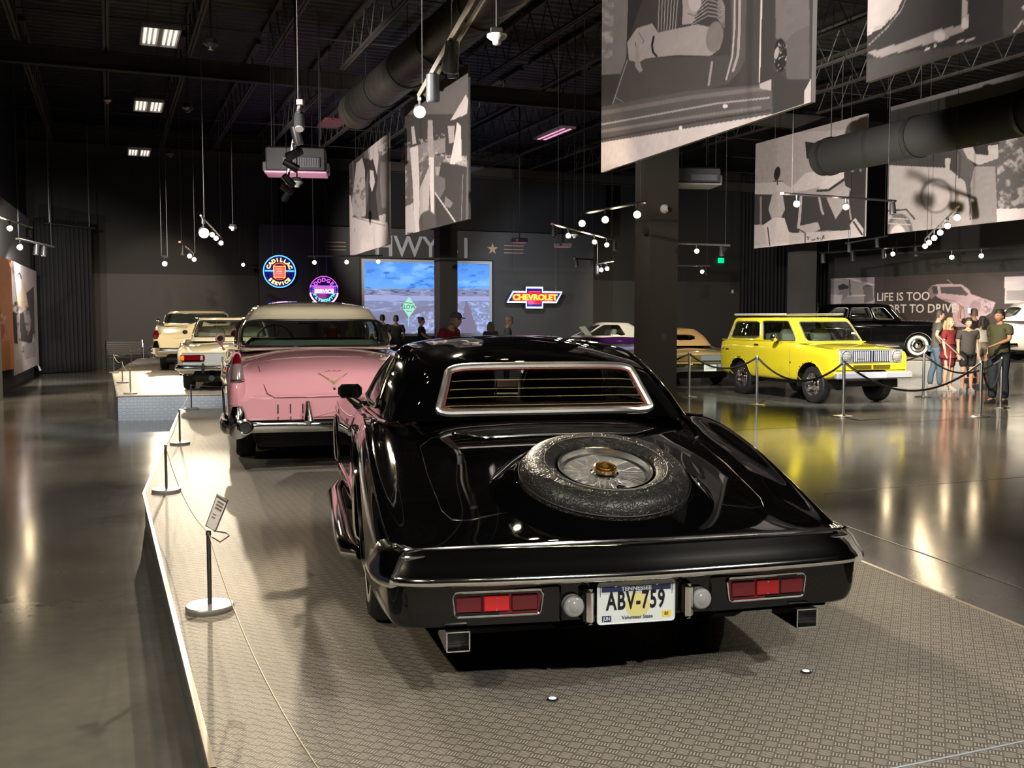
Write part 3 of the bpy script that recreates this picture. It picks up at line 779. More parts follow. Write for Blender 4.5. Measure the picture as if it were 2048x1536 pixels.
def seat(root, x, y, z, w=.52, h=.62, m=DARKIN, lean=.12, name='seat'):
    s = MB(); NQ = 9; v = []; f = []
    prof = [(-.5, 0), (-.5, .5), (-.46, .8), (-.34, .96), (-.15, 1.0), (.15, 1.0), (.34, .96), (.46, .8), (.5, .5), (.5, 0)]
    for d, k in ((-.07, .9), (-.04, 1.), (.05, 1.), (.08, .9)):
        for px, pz in prof: v.append((x + px * w * k, y - lean * pz + d, z + (pz - .0) * h * (k if pz > .5 else 1)))
    n = len(prof)
    for i in range(3):
        for k in range(n - 1): f.append((i * n + k, i * n + k + 1, i * n + n + k + 1, i * n + n + k))
        f.append((i * n + n - 1, i * n, i * n + n, i * n + 2 * n - 1))
    f.append(tuple(range(n))); f.append(tuple(range(3 * n, 4 * n))); s.add(v, f)
    return s.obj(name, m, root, ang=60)
def steering(root, x, y, z, r=.2, m=None):
    a = Vector((0, -.75, .6)).normalized(); X, Y = frame(a); c = Vector((x, y, z)); mb = MB()
    mb.tube([c + X * math.cos(t) * r + Y * math.sin(t) * r for t in np.linspace(0, 2 * PI, 28, endpoint=False)], .012, 6, True)
    for t in (.2, PI - .2, PI * 1.5): mb.tube([c, c + X * math.cos(t) * r + Y * math.sin(t) * r], .009, 5)
    mb.tube([c, c - a * .35], .02, 6); return mb.obj('steering_wheel', m or DARKIN, root)
def ix(i): return i / 16.0

# ------------------------------------------------------------------ black coupe
O = Vector((.4534, 3.61, .26)); T12 = R(12)
bk = thing('black_coupe', 'glossy black two-door coupe with spare wheel set in its trunk lid', 'car', O, T12)
rows = [ # y, W, zb, zmid, zcrest, xcrest, zvalley, zdeck, zcentre
 (.015, .885, .325, .45, .572, .84, .578, .590, .592),
 (.06, .905, .312, .45, .592, .855, .598, .612, .615),
 (.30, .925, .29, .45, .648, .875, .650, .680, .684),
 (.62, .935, .26, .46, .735, .885, .728, .760, .768),
 (.95, .94, .24, .47, .820, .885, .800, .842, .852),
 (1.30, .94, .23, .48, .888, .875, .868, .905, .915),
 (1.62, .935, .22, .48, .905, .86, .895, .925, .93),
 (2.1, .915, .21, .47, .885, .85, .885, .92, .925),
 (2.7, .905, .20, .47, .865, .845, .87, .90, .91),
 (3.3, .92, .20, .47, .86, .85, .86, .89, .90),
 (4.0, .935, .21, .47, .855, .86, .845, .865, .88),
 (4.7, .925, .23, .46, .82, .84, .81, .83, .84),
 (5.25, .86, .27, .46, .74, .76, .74, .75, .76)]
sb = body_surf(rows, 240, 121, .02, .05)
body, lips = sb.build('body', BLACKP, bk, arches=[(1.25, .325, .372), (4.08, .325, .372)], xmin=.62)
for L_ in lips: MB().tube(L_, .011, 6).obj('wheel_arch_trim', CHROME, bk)
underbody(bk, 1.35, .35, 5.1, .17, .40)
for yy in (1.25, 4.08):
    for sx in (-1, 1): well(bk, sx * .5, sx * .90, yy, .325, .376)
    for sx in (-1, 1): wheel(bk, (sx * .785, yy, .325), .325, .22, sx, 'wire', .03)
RN = [
 [(0, 1.31, .925), (.40, 1.315, .925), (.70, 1.34, .922), (.775, 1.56, .915), (.80, 2.2, .90), (.80, 2.8, .895), (.74, 3.22, .89), (.42, 3.44, .89), (0, 3.52, .895)],
 [(0, 1.385, 1.055), (.37, 1.39, 1.055), (.63, 1.43, 1.048), (.70, 1.66, 1.075), (.725, 2.25, 1.085), (.72, 2.65, 1.08), (.655, 2.99, 1.075), (.37, 3.17, 1.075), (0, 3.24, 1.075)],
 [(0, 1.475, 1.185), (.34, 1.485, 1.182), (.555, 1.55, 1.168), (.615, 1.84, 1.215), (.625, 2.3, 1.228), (.615, 2.6, 1.225), (.55, 2.80, 1.22), (.31, 2.95, 1.235), (0, 2.99, 1.24)],
 [(0, 1.66, 1.255), (.29, 1.67, 1.251), (.46, 1.75, 1.238), (.525, 1.96, 1.262), (.53, 2.3, 1.276), (.52, 2.55, 1.272), (.45, 2.7, 1.265), (.24, 2.79, 1.275), (0, 2.82, 1.28)],
 [(0, 1.98, 1.303), (.15, 2.0, 1.301), (.25, 2.06, 1.296), (.29, 2.18, 1.302), (.30, 2.32, 1.306), (.29, 2.42, 1.306), (.24, 2.5, 1.302), (.12, 2.53, 1.306), (0, 2.55, 1.308)],
 [(0, 2.33, 1.318)] * 9]
hs = house_surf(RN, 288, 61)
rw_ = rrect(-ix(1.44), ix(1.44), .06, .375, .09, (-ix(.02), ix(.02)))
rw2 = rw_.copy()
sl = rrect(ix(3.62), ix(5.75), .03, .355, .12, (ix(.25), -ix(.35))); sr = 1 - sl
wsP = rrect(ix(6.5), ix(9.5), .05, .40, .12)
SLp = np.stack([1 - sl[:, 0], sl[:, 1]], 1)
hs.build('cabin_shell', BLACKP, bk, cuts=[rw_, sl, SLp, wsP])
hs.patch('rear_window', rw_, glass('coupe_rear_glass', (.62, .64, .62), .03), bk, -.008)
cen = rw_.mean(0)
hs.edge('rear_window_frame', cen + (rw_ - cen) * np.array([1.015, 1.05]), mat('satin_chrome', (.88, .87, .84), .34, 1.), bk, .020, .002, 10)
hs.edge('rear_window_seal', cen + (rw_ - cen) * np.array([.965, .90]), mat('red_seal', (.30, .045, .02), .5), bk, .0035, .004, 5)
for v in (.105, .165, .225, .285):
    uu = np.linspace(-ix(1.37), ix(1.37), 30); X = hs.at(uu, np.full(30, v)) + hs.normal(uu, np.full(30, v)) * -.004
    MB().tube([tuple(x) for x in X], .0009, 4).obj('demister_wire', mat('gold_wire', (.62, .52, .22), .4), bk)
for P_ in (sl, SLp):
    hs.patch('side_window', P_, GLASSD, bk, -.008); hs.edge('side_window_frame', P_, CHROME, bk, .013, .003, 8)
hs.patch('windshield', wsP, GLASSC, bk, -.006); hs.edge('windshield_frame', wsP, CHROME, bk, .014, .003)
# interior
MB().box((0, 2.48, .93), (1.40, 1.6, .012)).obj('cabin_floor', DARKIN, bk, smooth=False)
MB().box((0, 1.62, .955), (1.24, .42, .02), bev=.01).obj('parcel_shelf', mat('dark_red_carpet', (.035, .006, .006), .8), bk)
RS = mat('oxblood_leather', (.05, .014, .016), .35)
for sx in (-1, 1):
    q = seat(bk, sx * .33, 2.35, .93, .50, .24, RS, .05)
    MB().tube([(sx * .33 + px * .5, 2.26 - .05 * pz, .93 + pz * .24) for px, pz in ((-.5, 0), (-.5, .5), (-.46, .8), (-.34, .96), (-.15, 1.0), (.15, 1.0), (.34, .96), (.46, .8), (.5, .5), (.5, 0))], .005, 5).obj('piping', POLISH, q)
MB().box((0, 3.02, .95), (1.3, .25, .12), bev=.04).obj('dashboard', RS, bk)
steering(bk, -.34, 2.82, 1.0, .17)
MB().box((0, 2.93, 1.15), (.2, .02, .055), bev=.01).obj('rear_view_mirror', CHROME, bk)
# chrome bumper
bp_ = smooth_path([(-.895, .55), (-.893, .40), (-.885, .24), (-.865, .10), (-.81, .022), (-.6, -.012), (-.3, -.032), (0, -.045), (.3, -.032), (.6, -.012), (.81, .022), (.865, .10), (.885, .24), (.893, .40), (.895, .55)], 110)
path = [(p[0], p[1], min(1, .30 + (.55 - p[1]) * 2.2)) for p in bp_]
sweep_bumper(path, [(-.03, .606), (.0, .606), (.008, .598), (.022, .575), (.045, .553), (.056, .532), (.066, .524), (.074, .512), (.074, .500), (.066, .490), (.045, .486), (-.03, .488)], 'rear_bumper', CHROME, bk)
for sx in (-1, 1):
    cp = [(sx * .84, .022), (sx * .862, .05), (sx * .880, .12), (sx * .888, .26)]
    sweep_bumper([(p[0], p[1], 1.03) for p in (cp if sx > 0 else cp[::-1])], [(-.02, .606), (.004, .606), (.03, .588), (.052, .55), (.072, .522), (.078, .503), (.070, .488), (-.02, .486)], 'bumper_corner', CHROME, bk)
tp = smooth_path([(-.875, .11), (-.845, .035), (-.6, .02), (-.3, .0), (0, -.01), (.3, .0), (.6, .02), (.845, .035), (.875, .11)], 70)
MB().tube([(p[0], p[1] - .006, .606 + .008 * (1 - abs(p[0]))) for p in tp], .0065, 8).obj('trunk_edge_trim', CHROME, bk)
MB().tube([(p[0], p[1] - .024, .585) for p in tp], .006, 8).obj('bumper_bead', CHROME, bk)
# trunk lid shut lines, drip groove, vent
gm = mat('shut_line', (.55, .55, .53), .2, 1.)
drape(sb, 'trunk_shut_line', [(-.40, 1.17), (-.60, 1.15), (-.665, 1.06), (-.675, .73), (-.665, .36), (-.64, .275), (-.58, .25), (-.30, .30)], .0014, gm, bk, .0008)
drape(sb, 'trunk_shut_line', [(.40, 1.17), (.60, 1.15), (.665, 1.06), (.675, .73), (.665, .36), (.64, .275), (.58, .25), (.30, .30)], .0014, gm, bk, .0008)
vent = drape(sb, 'louver_trim', [(-.50, 1.16), (.50, 1.16), (.42, 1.085), (.36, 1.045), (-.36, 1.045), (-.42, 1.085)], .006, CHROME, bk, .004, closed=True)
for k in range(6):
    y = 1.145 - .018 * k; w = .48 - .022 * k
    MB().tube([(-w, y, top_z(sb, -w, y) + .004), (0, y, top_z(sb, 0, y) + .004), (w, y, top_z(sb, w, y) + .004)], .003, 4).obj('louver', mat('satin_black', (.01, .01, .01), .3), bk)
# spare wheel, sunk into the lid and leaning back towards the viewer
tilt = R(17.5); ax = Vector((0, -math.sin(tilt), math.cos(tilt))); sc = Vector((0, .40, .765))
hump = MB().lathe([(.46, -.075), (.42, -.04), (.385, -.012), (.365, .0), (.35, -.02)], sc + ax * .015, ax, 64).obj('spare_wheel_hump', BLACKP, bk)
LEATH = mat('crinkled_black_vinyl', (.012, .0115, .011), .40, bump=(38, .9, 6))
nt = LEATH.node_tree; tc = nt.nodes.new('ShaderNodeTexCoord'); vo = nt.nodes.new('ShaderNodeTexVoronoi'); vo.feature = 'DISTANCE_TO_EDGE'; vo.inputs['Scale'].default_value = 55
ns = nt.nodes.new('ShaderNodeTexNoise'); ns.inputs['Scale'].default_value = 14; nt.links.new(tc.outputs['Object'], ns.inputs[0])
ad = nt.nodes.new('ShaderNodeVectorMath'); ad.operation = 'MULTIPLY_ADD'; ad.inputs[1].default_value = (.12, .12, .12); nt.links.new(ns.outputs['Color'], ad.inputs[0]); nt.links.new(tc.outputs['Object'], ad.inputs[2]); nt.links.new(ad.outputs[0], vo.inputs['Vector'])
bb = [n for n in nt.nodes if n.type == 'BUMP'][0]; mr = nt.nodes.new('ShaderNodeMapRange'); mr.inputs[1].default_value = 0; mr.inputs[2].default_value = .12; nt.links.new(vo.outputs['Distance'], mr.inputs[0]); nt.links.new(mr.outputs[0], bb.inputs['Height'])
bb.inputs['Strength'].default_value = .9; bb.inputs['Distance'].default_value = .0016
tyre = MB().lathe([(.343, -.08), (.345, -.01), (.338, .028), (.320, .055), (.29, .070), (.255, .072), (.225, .064), (.205, .052), (.198, .034), (.196, .0), (.194, -.08)], sc + ax * .01, ax, 72).obj('spare_wheel_cover', LEATH, bk)
MB().tube([sc + ax * .083 + (Vector((1, 0, 0)) * math.cos(t) + ax.cross(Vector((1, 0, 0))) * math.sin(t)) * .247 for t in np.linspace(0, 2 * PI, 64, endpoint=False)], .0016, 4, True).obj('stitching', mat('grey_stitch', (.12, .12, .115), .5), tyre)
MB().tube([sc + ax * .022 + (Vector((1, 0, 0)) * math.cos(t) + ax.cross(Vector((1, 0, 0))) * math.sin(t)) * .346 for t in np.linspace(0, 2 * PI, 72, endpoint=False)], .003, 4, True).obj('piping', BLACKM, tyre)
rim = MB().lathe([(.192, .055), (.184, .052), (.178, .03), (.165, .025), (.160, -.02), (.14, -.06), (.0001, -.065)], sc + ax * .005, ax, 56).obj('spare_rim', mat('rim_chrome', (.9, .9, .88), .20, 1.), bk)
spm = None
for k in range(40):
    a = 2 * PI * k / 40; inner = k % 2; X = Vector((1, 0, 0)); Y = ax.cross(X); d1 = X * math.cos(a) + Y * math.sin(a); a2 = a + (.45 if inner else -.45); d2 = X * math.cos(a2) + Y * math.sin(a2)
    MB().tube([sc + ax * (.03 if k % 4 < 2 else .0) + d1 * .04, sc + ax * (-.02 if inner else .015) + d2 * (.155 if inner else .168)], .0027, 5).obj('spoke', mat('spoke_chrome', (.95, .94, .90), .30, 1.), rim)
MB().lathe([(.062, -.03), (.062, .015), (.058, .03), (.050, .036), (.048, .045), (.0001, .045)], sc + ax * .01, ax, 32).obj('hub', CHROME, rim)
for k in range(14):
    a = 2 * PI * k / 14; X = Vector((1, 0, 0)); Y = ax.cross(X); MB().box(sc + ax * .02 + (X * math.cos(a) + Y * math.sin(a)) * .063, (.006, .004, .03)).obj('hub_notch', POLISH, rim)
gold = mat('gold_badge', (.80, .50, .12), .22, 1.)
MB().lathe([(.047, .0), (.046, .006), (.040, .009), (.039, .006), (.030, .006), (.029, .010), (.0001, .010)], sc + ax * .055, ax, 36).obj('gold_cap', gold, rim)
Mx = basis(sc + ax * .066, (1, 0, 0), ax.cross(Vector((1, 0, 0))))
text('cap_emblem', 'S', .045, mat('dark_gold', (.18, .10, .02), .4, .6), rim, Mx, .001, 1.3)
# rear fascia
fas = mat('black_fascia', (.002, .002, .0025), .08, 0, .3, spec=.4)
for sx in (-1, 1):
    def tl(x, z): return (sx * x, -.012 + .045 * (abs(x) - .35), z)
    ring = []
    for cx, cz, a0 in ((.655, .378, -90), (.662, .434, 0), (.370, .434, 90), (.378, .378, 180)):
        for k in range(6):
            a = R(a0 + 18 * k); ring.append((cx + .016 * math.cos(a), cz + .016 * math.sin(a)))
    lamp = MB().slab([tl(x, z) for x, z in ring], (0, .03, 0)).obj('tail_light', RED, bk)
    MB().tube([Vector(tl(x, z)) + Vector((0, -.004, 0)) for x, z in ring], .0045, 6, True).obj('tail_light_frame', CHROME, lamp)
    for j, (x0, x1, mm) in enumerate(((.372, .468, RED), (.474, .568, REDL), (.574, .668, RED))):
        if sx > 0: mm = RED if j != 1 else mat('mid_red_lens', (.26, .003, .006), .12, 0, .6)
        MB().box((sx * (x0 + x1) / 2, -.016 + .045 * ((x0 + x1) / 2 - .35), .406), (x1 - x0, .010, .058), bev=.004, M=Matrix.Rotation(sx * .045, 4, 'Z')).obj('lens_panel', mm, lamp)
    for z in (.384, .428): MB().ball((sx * .52, -.018 + .0075, z), .0045, 6).obj('lens_screw', CHROME, lamp)
    MB().box((sx * .53, .012, .392), (.50, .03, .15), M=Matrix.Rotation(sx * .045, 4, 'Z'), bev=.012).obj('tail_panel', fas, bk)
    # bumperette
    MB().box((sx * .187, -.035, .385), (.030, .06, .130), bev=.012).obj('bumperette', CHROME, bk)
    MB().box((sx * .200, -.022, .385), (.022, .05, .125), bev=.008).obj('bumperette_back', fas, bk)
    rl_ = MB().lathe([(.040, -.01), (.040, .02), (.036, .03), (.030, .034), (.0001, .036)], (sx * .243, -.012, .385), (0, -1, 0), 28).obj('reverse_light', LENS, bk)
    MB().tube([(sx * .243 + .038 * math.cos(t), -.030, .385 + .038 * math.sin(t)) for t in np.linspace(0, 2 * PI, 28, endpoint=False)], .003, 5, True).obj('chrome_ring', CHROME, rl_)
    MB().lathe([(.022, .034), (.012, .040), (.0001, .041)], (sx * .243, -.012, .385), (0, -1, 0), 16).obj('inner_lens', LENS, rl_)
    # square exhaust tip
    e = MB(); M_ = Matrix.Rotation(R(-6), 4, 'X'); y0, y1 = -.045, .16
    for (dx, dz, w_, h_) in ((0, .034, .084, .004), (0, -.034, .084, .004), (-.040, 0, .004, .07), (.040, 0, .004, .07)): e.box((sx * .665 + dx, (y0 + y1) / 2, .288 + dz), (w_, y1 - y0, h_))
    ex = e.obj('exhaust_tip', CHROME, bk, smooth=False); MB().box((sx * .665, .09, .288), (.076, .12, .062)).obj('exhaust_inside', BLACKM, ex, smooth=False)
MB().box((0, .03, .395), (.66, .06, .19), bev=.03).obj('number_plate_recess', fas, bk)
# number plate
pm = mat('plate_white', (.62, .68, .66), .35); navy = mat('plate_navy', (.02, .03, .10), .4); ink = mat('plate_black', (.006, .006, .01), .4)
ringp = []
for cx, cz, a0 in ((.134, -.064, -90), (.134, .064, 0), (-.134, .064, 90), (-.134, -.064, 180)):
    for k in range(5): a = R(a0 + 22.5 * k); ringp.append((cx + .012 * math.cos(a), -.055, .386 + cz + .012 * math.sin(a)))
ringp = ringp
plate = MB().slab(ringp, (0, .004, 0)).obj('number_plate', pm, bk)
MB().tube([Vector(p) for p in ringp], .0025, 5, True).obj('plate_rim', pm, plate)
Y0 = -.0556
def pt(x, z, y=Y0): return basis((x, y, .386 + z), (1, 0, 0), (0, 0, 1))
MB().box((0, Y0 + .0002, .386 + .050), (.262, .0006, .020)).obj('plate_band', navy, plate, smooth=False)
MB().lathe([(.046, 0), (.046, .0006), (.0001, .0006)], (0.005, Y0 + .0004, .386 - .012), (0, -1, 0), 32).obj('plate_seal', mat('plate_seal_yellow', (.62, .58, .22), .5), plate)
text('plate_text', 'TENNESSEE', .0215, pm, plate, pt(0, .0495, Y0 - .0006), .0003, 1.05, offset=.0004)
text('plate_text', 'ABV-759', .092, ink, plate, pt(-.002, .004, Y0 - .0008), .0006, .60, offset=.0022, spacing=1.12)
text('plate_text', 'Volunteer State', .0185, navy, plate, pt(.004, -.056, Y0 - .0006), .0003, 1.0, offset=.0003)
MB().box((-.112, Y0 - .0002, .386 - .057), (.034, .0008, .022)).obj('plate_sticker', navy, plate, smooth=False)
text('plate_text', 'JUN', .018, pm, plate, pt(-.112, -.057, Y0 - .001), .0003, .8, offset=.0004)
MB().box((.116, Y0 - .0002, .386 - .050), (.034, .0008, .022)).obj('plate_sticker', mat('sticker_yellow', (.75, .55, .06), .4), plate, smooth=False)
text('plate_text', '81', .018, ink, plate, pt(.116, -.050, Y0 - .001), .0003, 1., offset=.0004)
for sx in (-1, 1):
    MB().ball((sx * .078, Y0, .386 + .062), .006, 6, (1, .5, 1)).obj('plate_bolt', POLISH, plate); plate.location = (-.016, 0, .010)
    MB().box((sx * .136, Y0, .386 + .044), (.002, .001, .04)).obj('plate_mark', navy, plate, smooth=False)
# sides: sill pipe, mirror, door line
for sx in (-1, 1):
    MB().tube([(sx * .90, 1.68, .215), (sx * .955, 1.74, .215), (sx * .97, 1.9, .22), (sx * .97, 3.4, .22), (sx * .93, 3.66, .25)], [.035, .05, .055, .055, .03], 14).obj('side_exhaust', CHROME, bk)
    MB().tube([(sx * (side_x(sb, y, .40, 1) + .004), y, .40) for y in np.linspace(1.75, 3.6, 24)], .008, 5).obj('side_moulding', CHROME, bk)
    MB().tube([(sx * (side_x(sb, y, .72, 1) + .003), y, .74 + .02 * math.sin(y)) for y in np.linspace(1.9, 4.6, 30)], .004, 5).obj('body_crease_trim', CHROME, bk)
    MB().tube([(sx * (side_x(sb, 2.0, z, 1) + .001), 2.0, z) for z in np.linspace(.3, .84, 12)], .003, 4).obj('door_shut_line', BLACKM, bk)
    MB().tube([(sx * .845, 2.25, .82), (sx * .925, 2.25, .80), (sx * .93, 2.10, .78)], .012, 6).obj('door_handle', CHROME, bk)
    MB().tube([(sx * .795, 1.30, .925), (sx * .80, 1.6, .905), (sx * .815, 2.2, .895), (sx * .815, 2.9, .885)], .009, 6).obj('belt_trim', CHROME, bk)
mr_ = MB().box((0, 0, 0), (.145, .05, .085), bev=.03).obj('door_mirror', CHROME, bk); mp_ = ony(700, 782, 6.05) - O; mr_.location = (mp_.x * math.cos(T12) + mp_.y * math.sin(T12), -mp_.x * math.sin(T12) + mp_.y * math.cos(T12), mp_.z)
ml = mr_.location.copy(); MB().box((0, -.027, 0), (.12, .006, .066), bev=.015).obj('mirror_glass', mat('mirror', (.5, .5, .5), .02, 1.), mr_)
MB().tube([(0, .01, -.03), (.06, .01, -.07), (-.80 - ml.x, .03, .90 - ml.z)], .012, 6).obj('mirror_arm', CHROME, mr_)

# ------------------------------------------------------------------ pink sedan with cream roof
PINK = mat('pink_paint', (.58, .275, .315), .10, 0, 1.0)
CREAM = mat('cream_paint', (.66, .58, .42), .12, 0, 1.0)
T16 = R(16.5); PO = Vector((-1.615, 9.1, .26))
pk = thing('pink_sedan', 'pink fifties sedan with cream roof and tail fins on the low platform', 'car', PO, T16)
rows = [
 (.03, .90, .40, .60, .72, .80, .715, .72, .73),
 (.10, .93, .38, .60, .86, .84, .845, .86, .87),
 (.22, .945, .36, .60, .995, .855, .925, .945, .955),
 (.50, .955, .34, .60, 1.05, .86, .985, 1.02, 1.035),
 (.90, .965, .32, .62, 1.05, .86, 1.02, 1.065, 1.08),
 (1.30, .975, .30, .64, 1.045, .86, 1.04, 1.085, 1.105),
 (1.8, .975, .28, .66, 1.05, .86, 1.05, 1.085, 1.10),
 (2.6, .965, .27, .66, 1.05, .87, 1.05, 1.06, 1.06),
 (3.4, .96, .27, .66, 1.04, .87, 1.03, 1.05, 1.06),
 (4.2, .96, .29, .64, 1.0, .86, .97, 1.0, 1.03),
 (5.0, .95, .32, .62, .93, .83, .89, .92, .95),
 (5.45, .90, .36, .58, .82, .78, .80, .82, .84)]
ps = body_surf(rows, 200, 101, .03, .05)
body, lips = ps.build('body', PINK, pk, arches=[(1.40, .345, .37), (4.55, .345, .39)], xmin=.62)
for L_ in lips: MB().tube(L_, .01, 6).obj('wheel_arch_trim', CHROME, pk)
underbody(pk, 1.4, .4, 5.3, .2, .5)
for yy in (1.40, 4.55):
    for sx in (-1, 1):
        wheel(pk, (sx * .76, yy, .345), .345, .19, sx, 'cap', .06)
        well(pk, sx * .5, sx * .93, yy, .345, .392)
bR = rect_ring(1.36, 3.75, .80, .83, 1.085, 1.05, .10, .22, .12)
rR = rect_ring(1.84, 3.28, .69, .68, 1.43, 1.45, .12, .12, .12)
ph = house_surf(auto_rings(bR, rR, .035, .165), 240, 49)
PWR = rrect(-ix(2.35), ix(2.35), .035, .335, .22, (ix(.1), -ix(.1)))
PW2 = rrect(ix(3.25), ix(4.1), .05, .345, .12, (ix(.12), 0)); PW3 = rrect(ix(4.22), ix(5.5), .05, .345, .12, (0, -ix(.12)))
PWF = rrect(ix(6.0), ix(10.0), .05, .345, .14)
mirror_uv = lambda Q: np.stack([1 - Q[:, 0], Q[:, 1]], 1)
cuts = [PWR, PW2, PW3, mirror_uv(PW2), mirror_uv(PW3), PWF]
ph.build('roof', CREAM, pk, cuts=cuts)
GLP = glass('green_tint_glass', (.72, .80, .74), .05)
ph.patch('rear_window', PWR, GLP, pk, -.004); ph.edge('rear_window_frame', PWR, mat('black_rubber', (.01, .01, .01), .4), pk, .014, .003, 8)
for q in cuts[1:5]: ph.patch('side_window', q, GLP, pk, -.004); ph.edge('side_window_frame', q, CHROME, pk, .013, .003)
ph.patch('windshield', PWF, GLP, pk, -.004); ph.edge('windshield_frame', PWF, CHROME, pk, .014, .003)
MB().tube([(sx_ * x, y, z) for sx_ in (1,) for x, y, z in [(-.80, 1.36, 1.12), (-.70, 1.28, 1.115), (-.45, 1.24, 1.118), (0, 1.215, 1.122), (.45, 1.24, 1.118), (.70, 1.28, 1.115), (.80, 1.36, 1.12)]], .012, 6).obj('window_sill_trim', CHROME, pk)
MB().box((0, 2.5, 1.075), (1.56, 2.1, .01)).obj('cabin_floor', GREYIN, pk, smooth=False)
MB().box((0, 1.62, 1.10), (1.35, .42, .05), bev=.02).obj('parcel_shelf', GREYIN, pk)
MB().box((0, 1.95, 1.11), (1.38, .18, .13), bev=.05).obj('seat', GREYIN, pk); MB().box((0, 2.75, 1.12), (1.38, .18, .14), bev=.05).obj('seat', GREYIN, pk)
MB().box((0, 3.5, 1.08), (1.4, .2, .1), bev=.03).obj('dashboard', GREYIN, pk)
steering(pk, -.36, 3.0, 1.17, .20, mat('grey_bakelite', (.25, .25, .22), .3))
MB().tube([(-.56, 3.1, 1.42), (.56, 3.1, 1.42)], .006, 5).obj('sun_visor_rail', CHROME, pk); MB().box((.02, 3.22, 1.37), (.2, .02, .05), bev=.01).obj('rear_view_mirror', CHROME, pk)
# fins with lamps, bumper pods
for sx in (-1, 1):
    fx = sx * .855
    fin = MB(); secs = [(.02, .075, .62, .82), (.0, .07, .62, .88), (.10, .062, .70, 1.0), (.24, .05, .8, 1.085), (.55, .045, .85, 1.085), (1.0, .03, .9, 1.06)]
    pts = [(.02, .64, .080), (.012, .74, .076), (.02, .86, .066), (.06, .94, .056), (.14, 1.03, .045), (.24, 1.085, .033)]
    v = []; n = 12; f = []
    for (y, z, r) in pts:   # cone of the lamp housing, swept upwards and forwards
        v += [(fx + r * math.cos(2 * PI * k / n), y + .08 + r * 1.25 * math.sin(2 * PI * k / n), z) for k in range(n)]
    for i in range(len(pts) - 1):
        for k in range(n): k2 = (k + 1) % n; f.append((i * n + k, i * n + k2, i * n + n + k2, i * n + n + k))
    f.append(tuple(range(n - 1, -1, -1))); f.append(tuple(range((len(pts) - 1) * n, len(pts) * n)))
    MB().add(v, f).obj('tail_fin', PINK, pk)
    MB().tube([(fx, .16, 1.075), (fx, .5, 1.085), (fx, .95, 1.065)], [.036, .036, .02], 10).obj('fin_top', PINK, pk)
    MB().tube([(fx, .055, .862), (fx, .065, .93), (fx, .095, .99)], [.062, .052, .046], 16).obj('lamp_base', mat('grey_lens', (.17, .13, .13), .15, 0, 1.), pk)
    lp = MB().tube([(fx, .085, .965), (fx, .11, 1.02), (fx, .16, 1.075), (fx, .19, 1.10)], [.048, .042, .026, .008], 16).obj('tail_light', RED, pk)
    MB().tube([(fx + .062 * math.cos(t), .06 + .068 * math.sin(t), .862) for t in np.linspace(0, 2 * PI, 20, endpoint=False)], .006, 6, True).obj('lamp_ring', CHROME, lp)
    pod = MB().tube([(fx, .03, .625), (fx, .02, .56), (fx, .01, .47), (fx, .04, .40), (fx, .10, .37)], [.05, .075, .088, .085, .05], 20).obj('bumper_pod', CHROME, pk)
    MB().lathe([(.062, -.02), (.072, -.005), (.072, .03), (.058, .035), (.050, .03), (.048, -.02)], (sx * .80, -.09, .455), (0, -1, 0), 28).obj('exhaust_ring', CHROME, pk)
    MB().lathe([(.0001, .0), (.05, .0)], (sx * .80, -.095, .455), (0, -1, 0), 20).obj('exhaust_hole', BLACKM, pk)
    sweep_bumper([(p[0], p[1]) for p in (smooth_path([(sx * .90, .0), (sx * .975, .12), (sx * 1.0, .4), (sx * .985, .85)], 20) if sx > 0 else smooth_path([(sx * .985, .85), (sx * 1.0, .4), (sx * .975, .12), (sx * .90, .0)], 20))], [(-.03, .50), (.0, .50), (.02, .47), (.02, .41), (.0, .38), (-.03, .38)], 'bumper_side', CHROME, pk)
    MB().tube([(sx * (side_x(ps, y, .80) + .004), y, .80) for y in np.linspace(.35, 4.9, 40)], .011, 6).obj('side_moulding', CHROME, pk)
    MB().tube([(sx * (side_x(ps, y, .93) + .003), y, .97 + .02 * math.sin(y)) for y in np.linspace(.3, 1.8, 14)], .008, 5).obj('quarter_trim', CHROME, pk)
    MB().tube([(sx * (side_x(ps, 2.9, z) + .001), 2.9, z) for z in np.linspace(.4, 1.02, 12)], .003, 4).obj('door_shut_line', BLACKM, pk)
    g = MB().tube([(sx * .245, -.035, .42), (sx * .245, -.075, .50), (sx * .245, -.05, .58), (sx * .245, -.01, .65), (sx * .245, .02, .67)], [.045, .052, .034, .026, .012], 14).obj('bumper_guard', CHROME, pk)
    mm = MB().ball((sx * .985, 3.05, 1.17), .055, 10, (1, .55, 1)).obj('door_mirror', PINK, pk)
    MB().lathe([(.034, -.006), (.03, -.012), (.0001, -.012)], (sx * .985, 3.030, 1.175), (0, 1, 0), 20).obj('mirror_glass', CHROME, mm)
    MB().tube([(sx * .985, 3.05, 1.12), (sx * .94, 3.1, 1.04)], .012, 6).obj('mirror_arm', CHROME, mm)
bq = smooth_path([(-.94, .05), (-.80, -.02), (-.5, -.05), (0, -.065), (.5, -.05), (.80, -.02), (.94, .05)], 60)
sweep_bumper([(p[0], p[1]) for p in bq], [(-.02, .515), (.0, .515), (.03, .50), (.045, .465), (.04, .42), (.015, .395), (-.02, .39)], 'rear_bumper', CHROME, pk)
MB().box((0, .03, .60), (1.5, .05, .20), bev=.02).obj('rear_panel', PINK, pk)
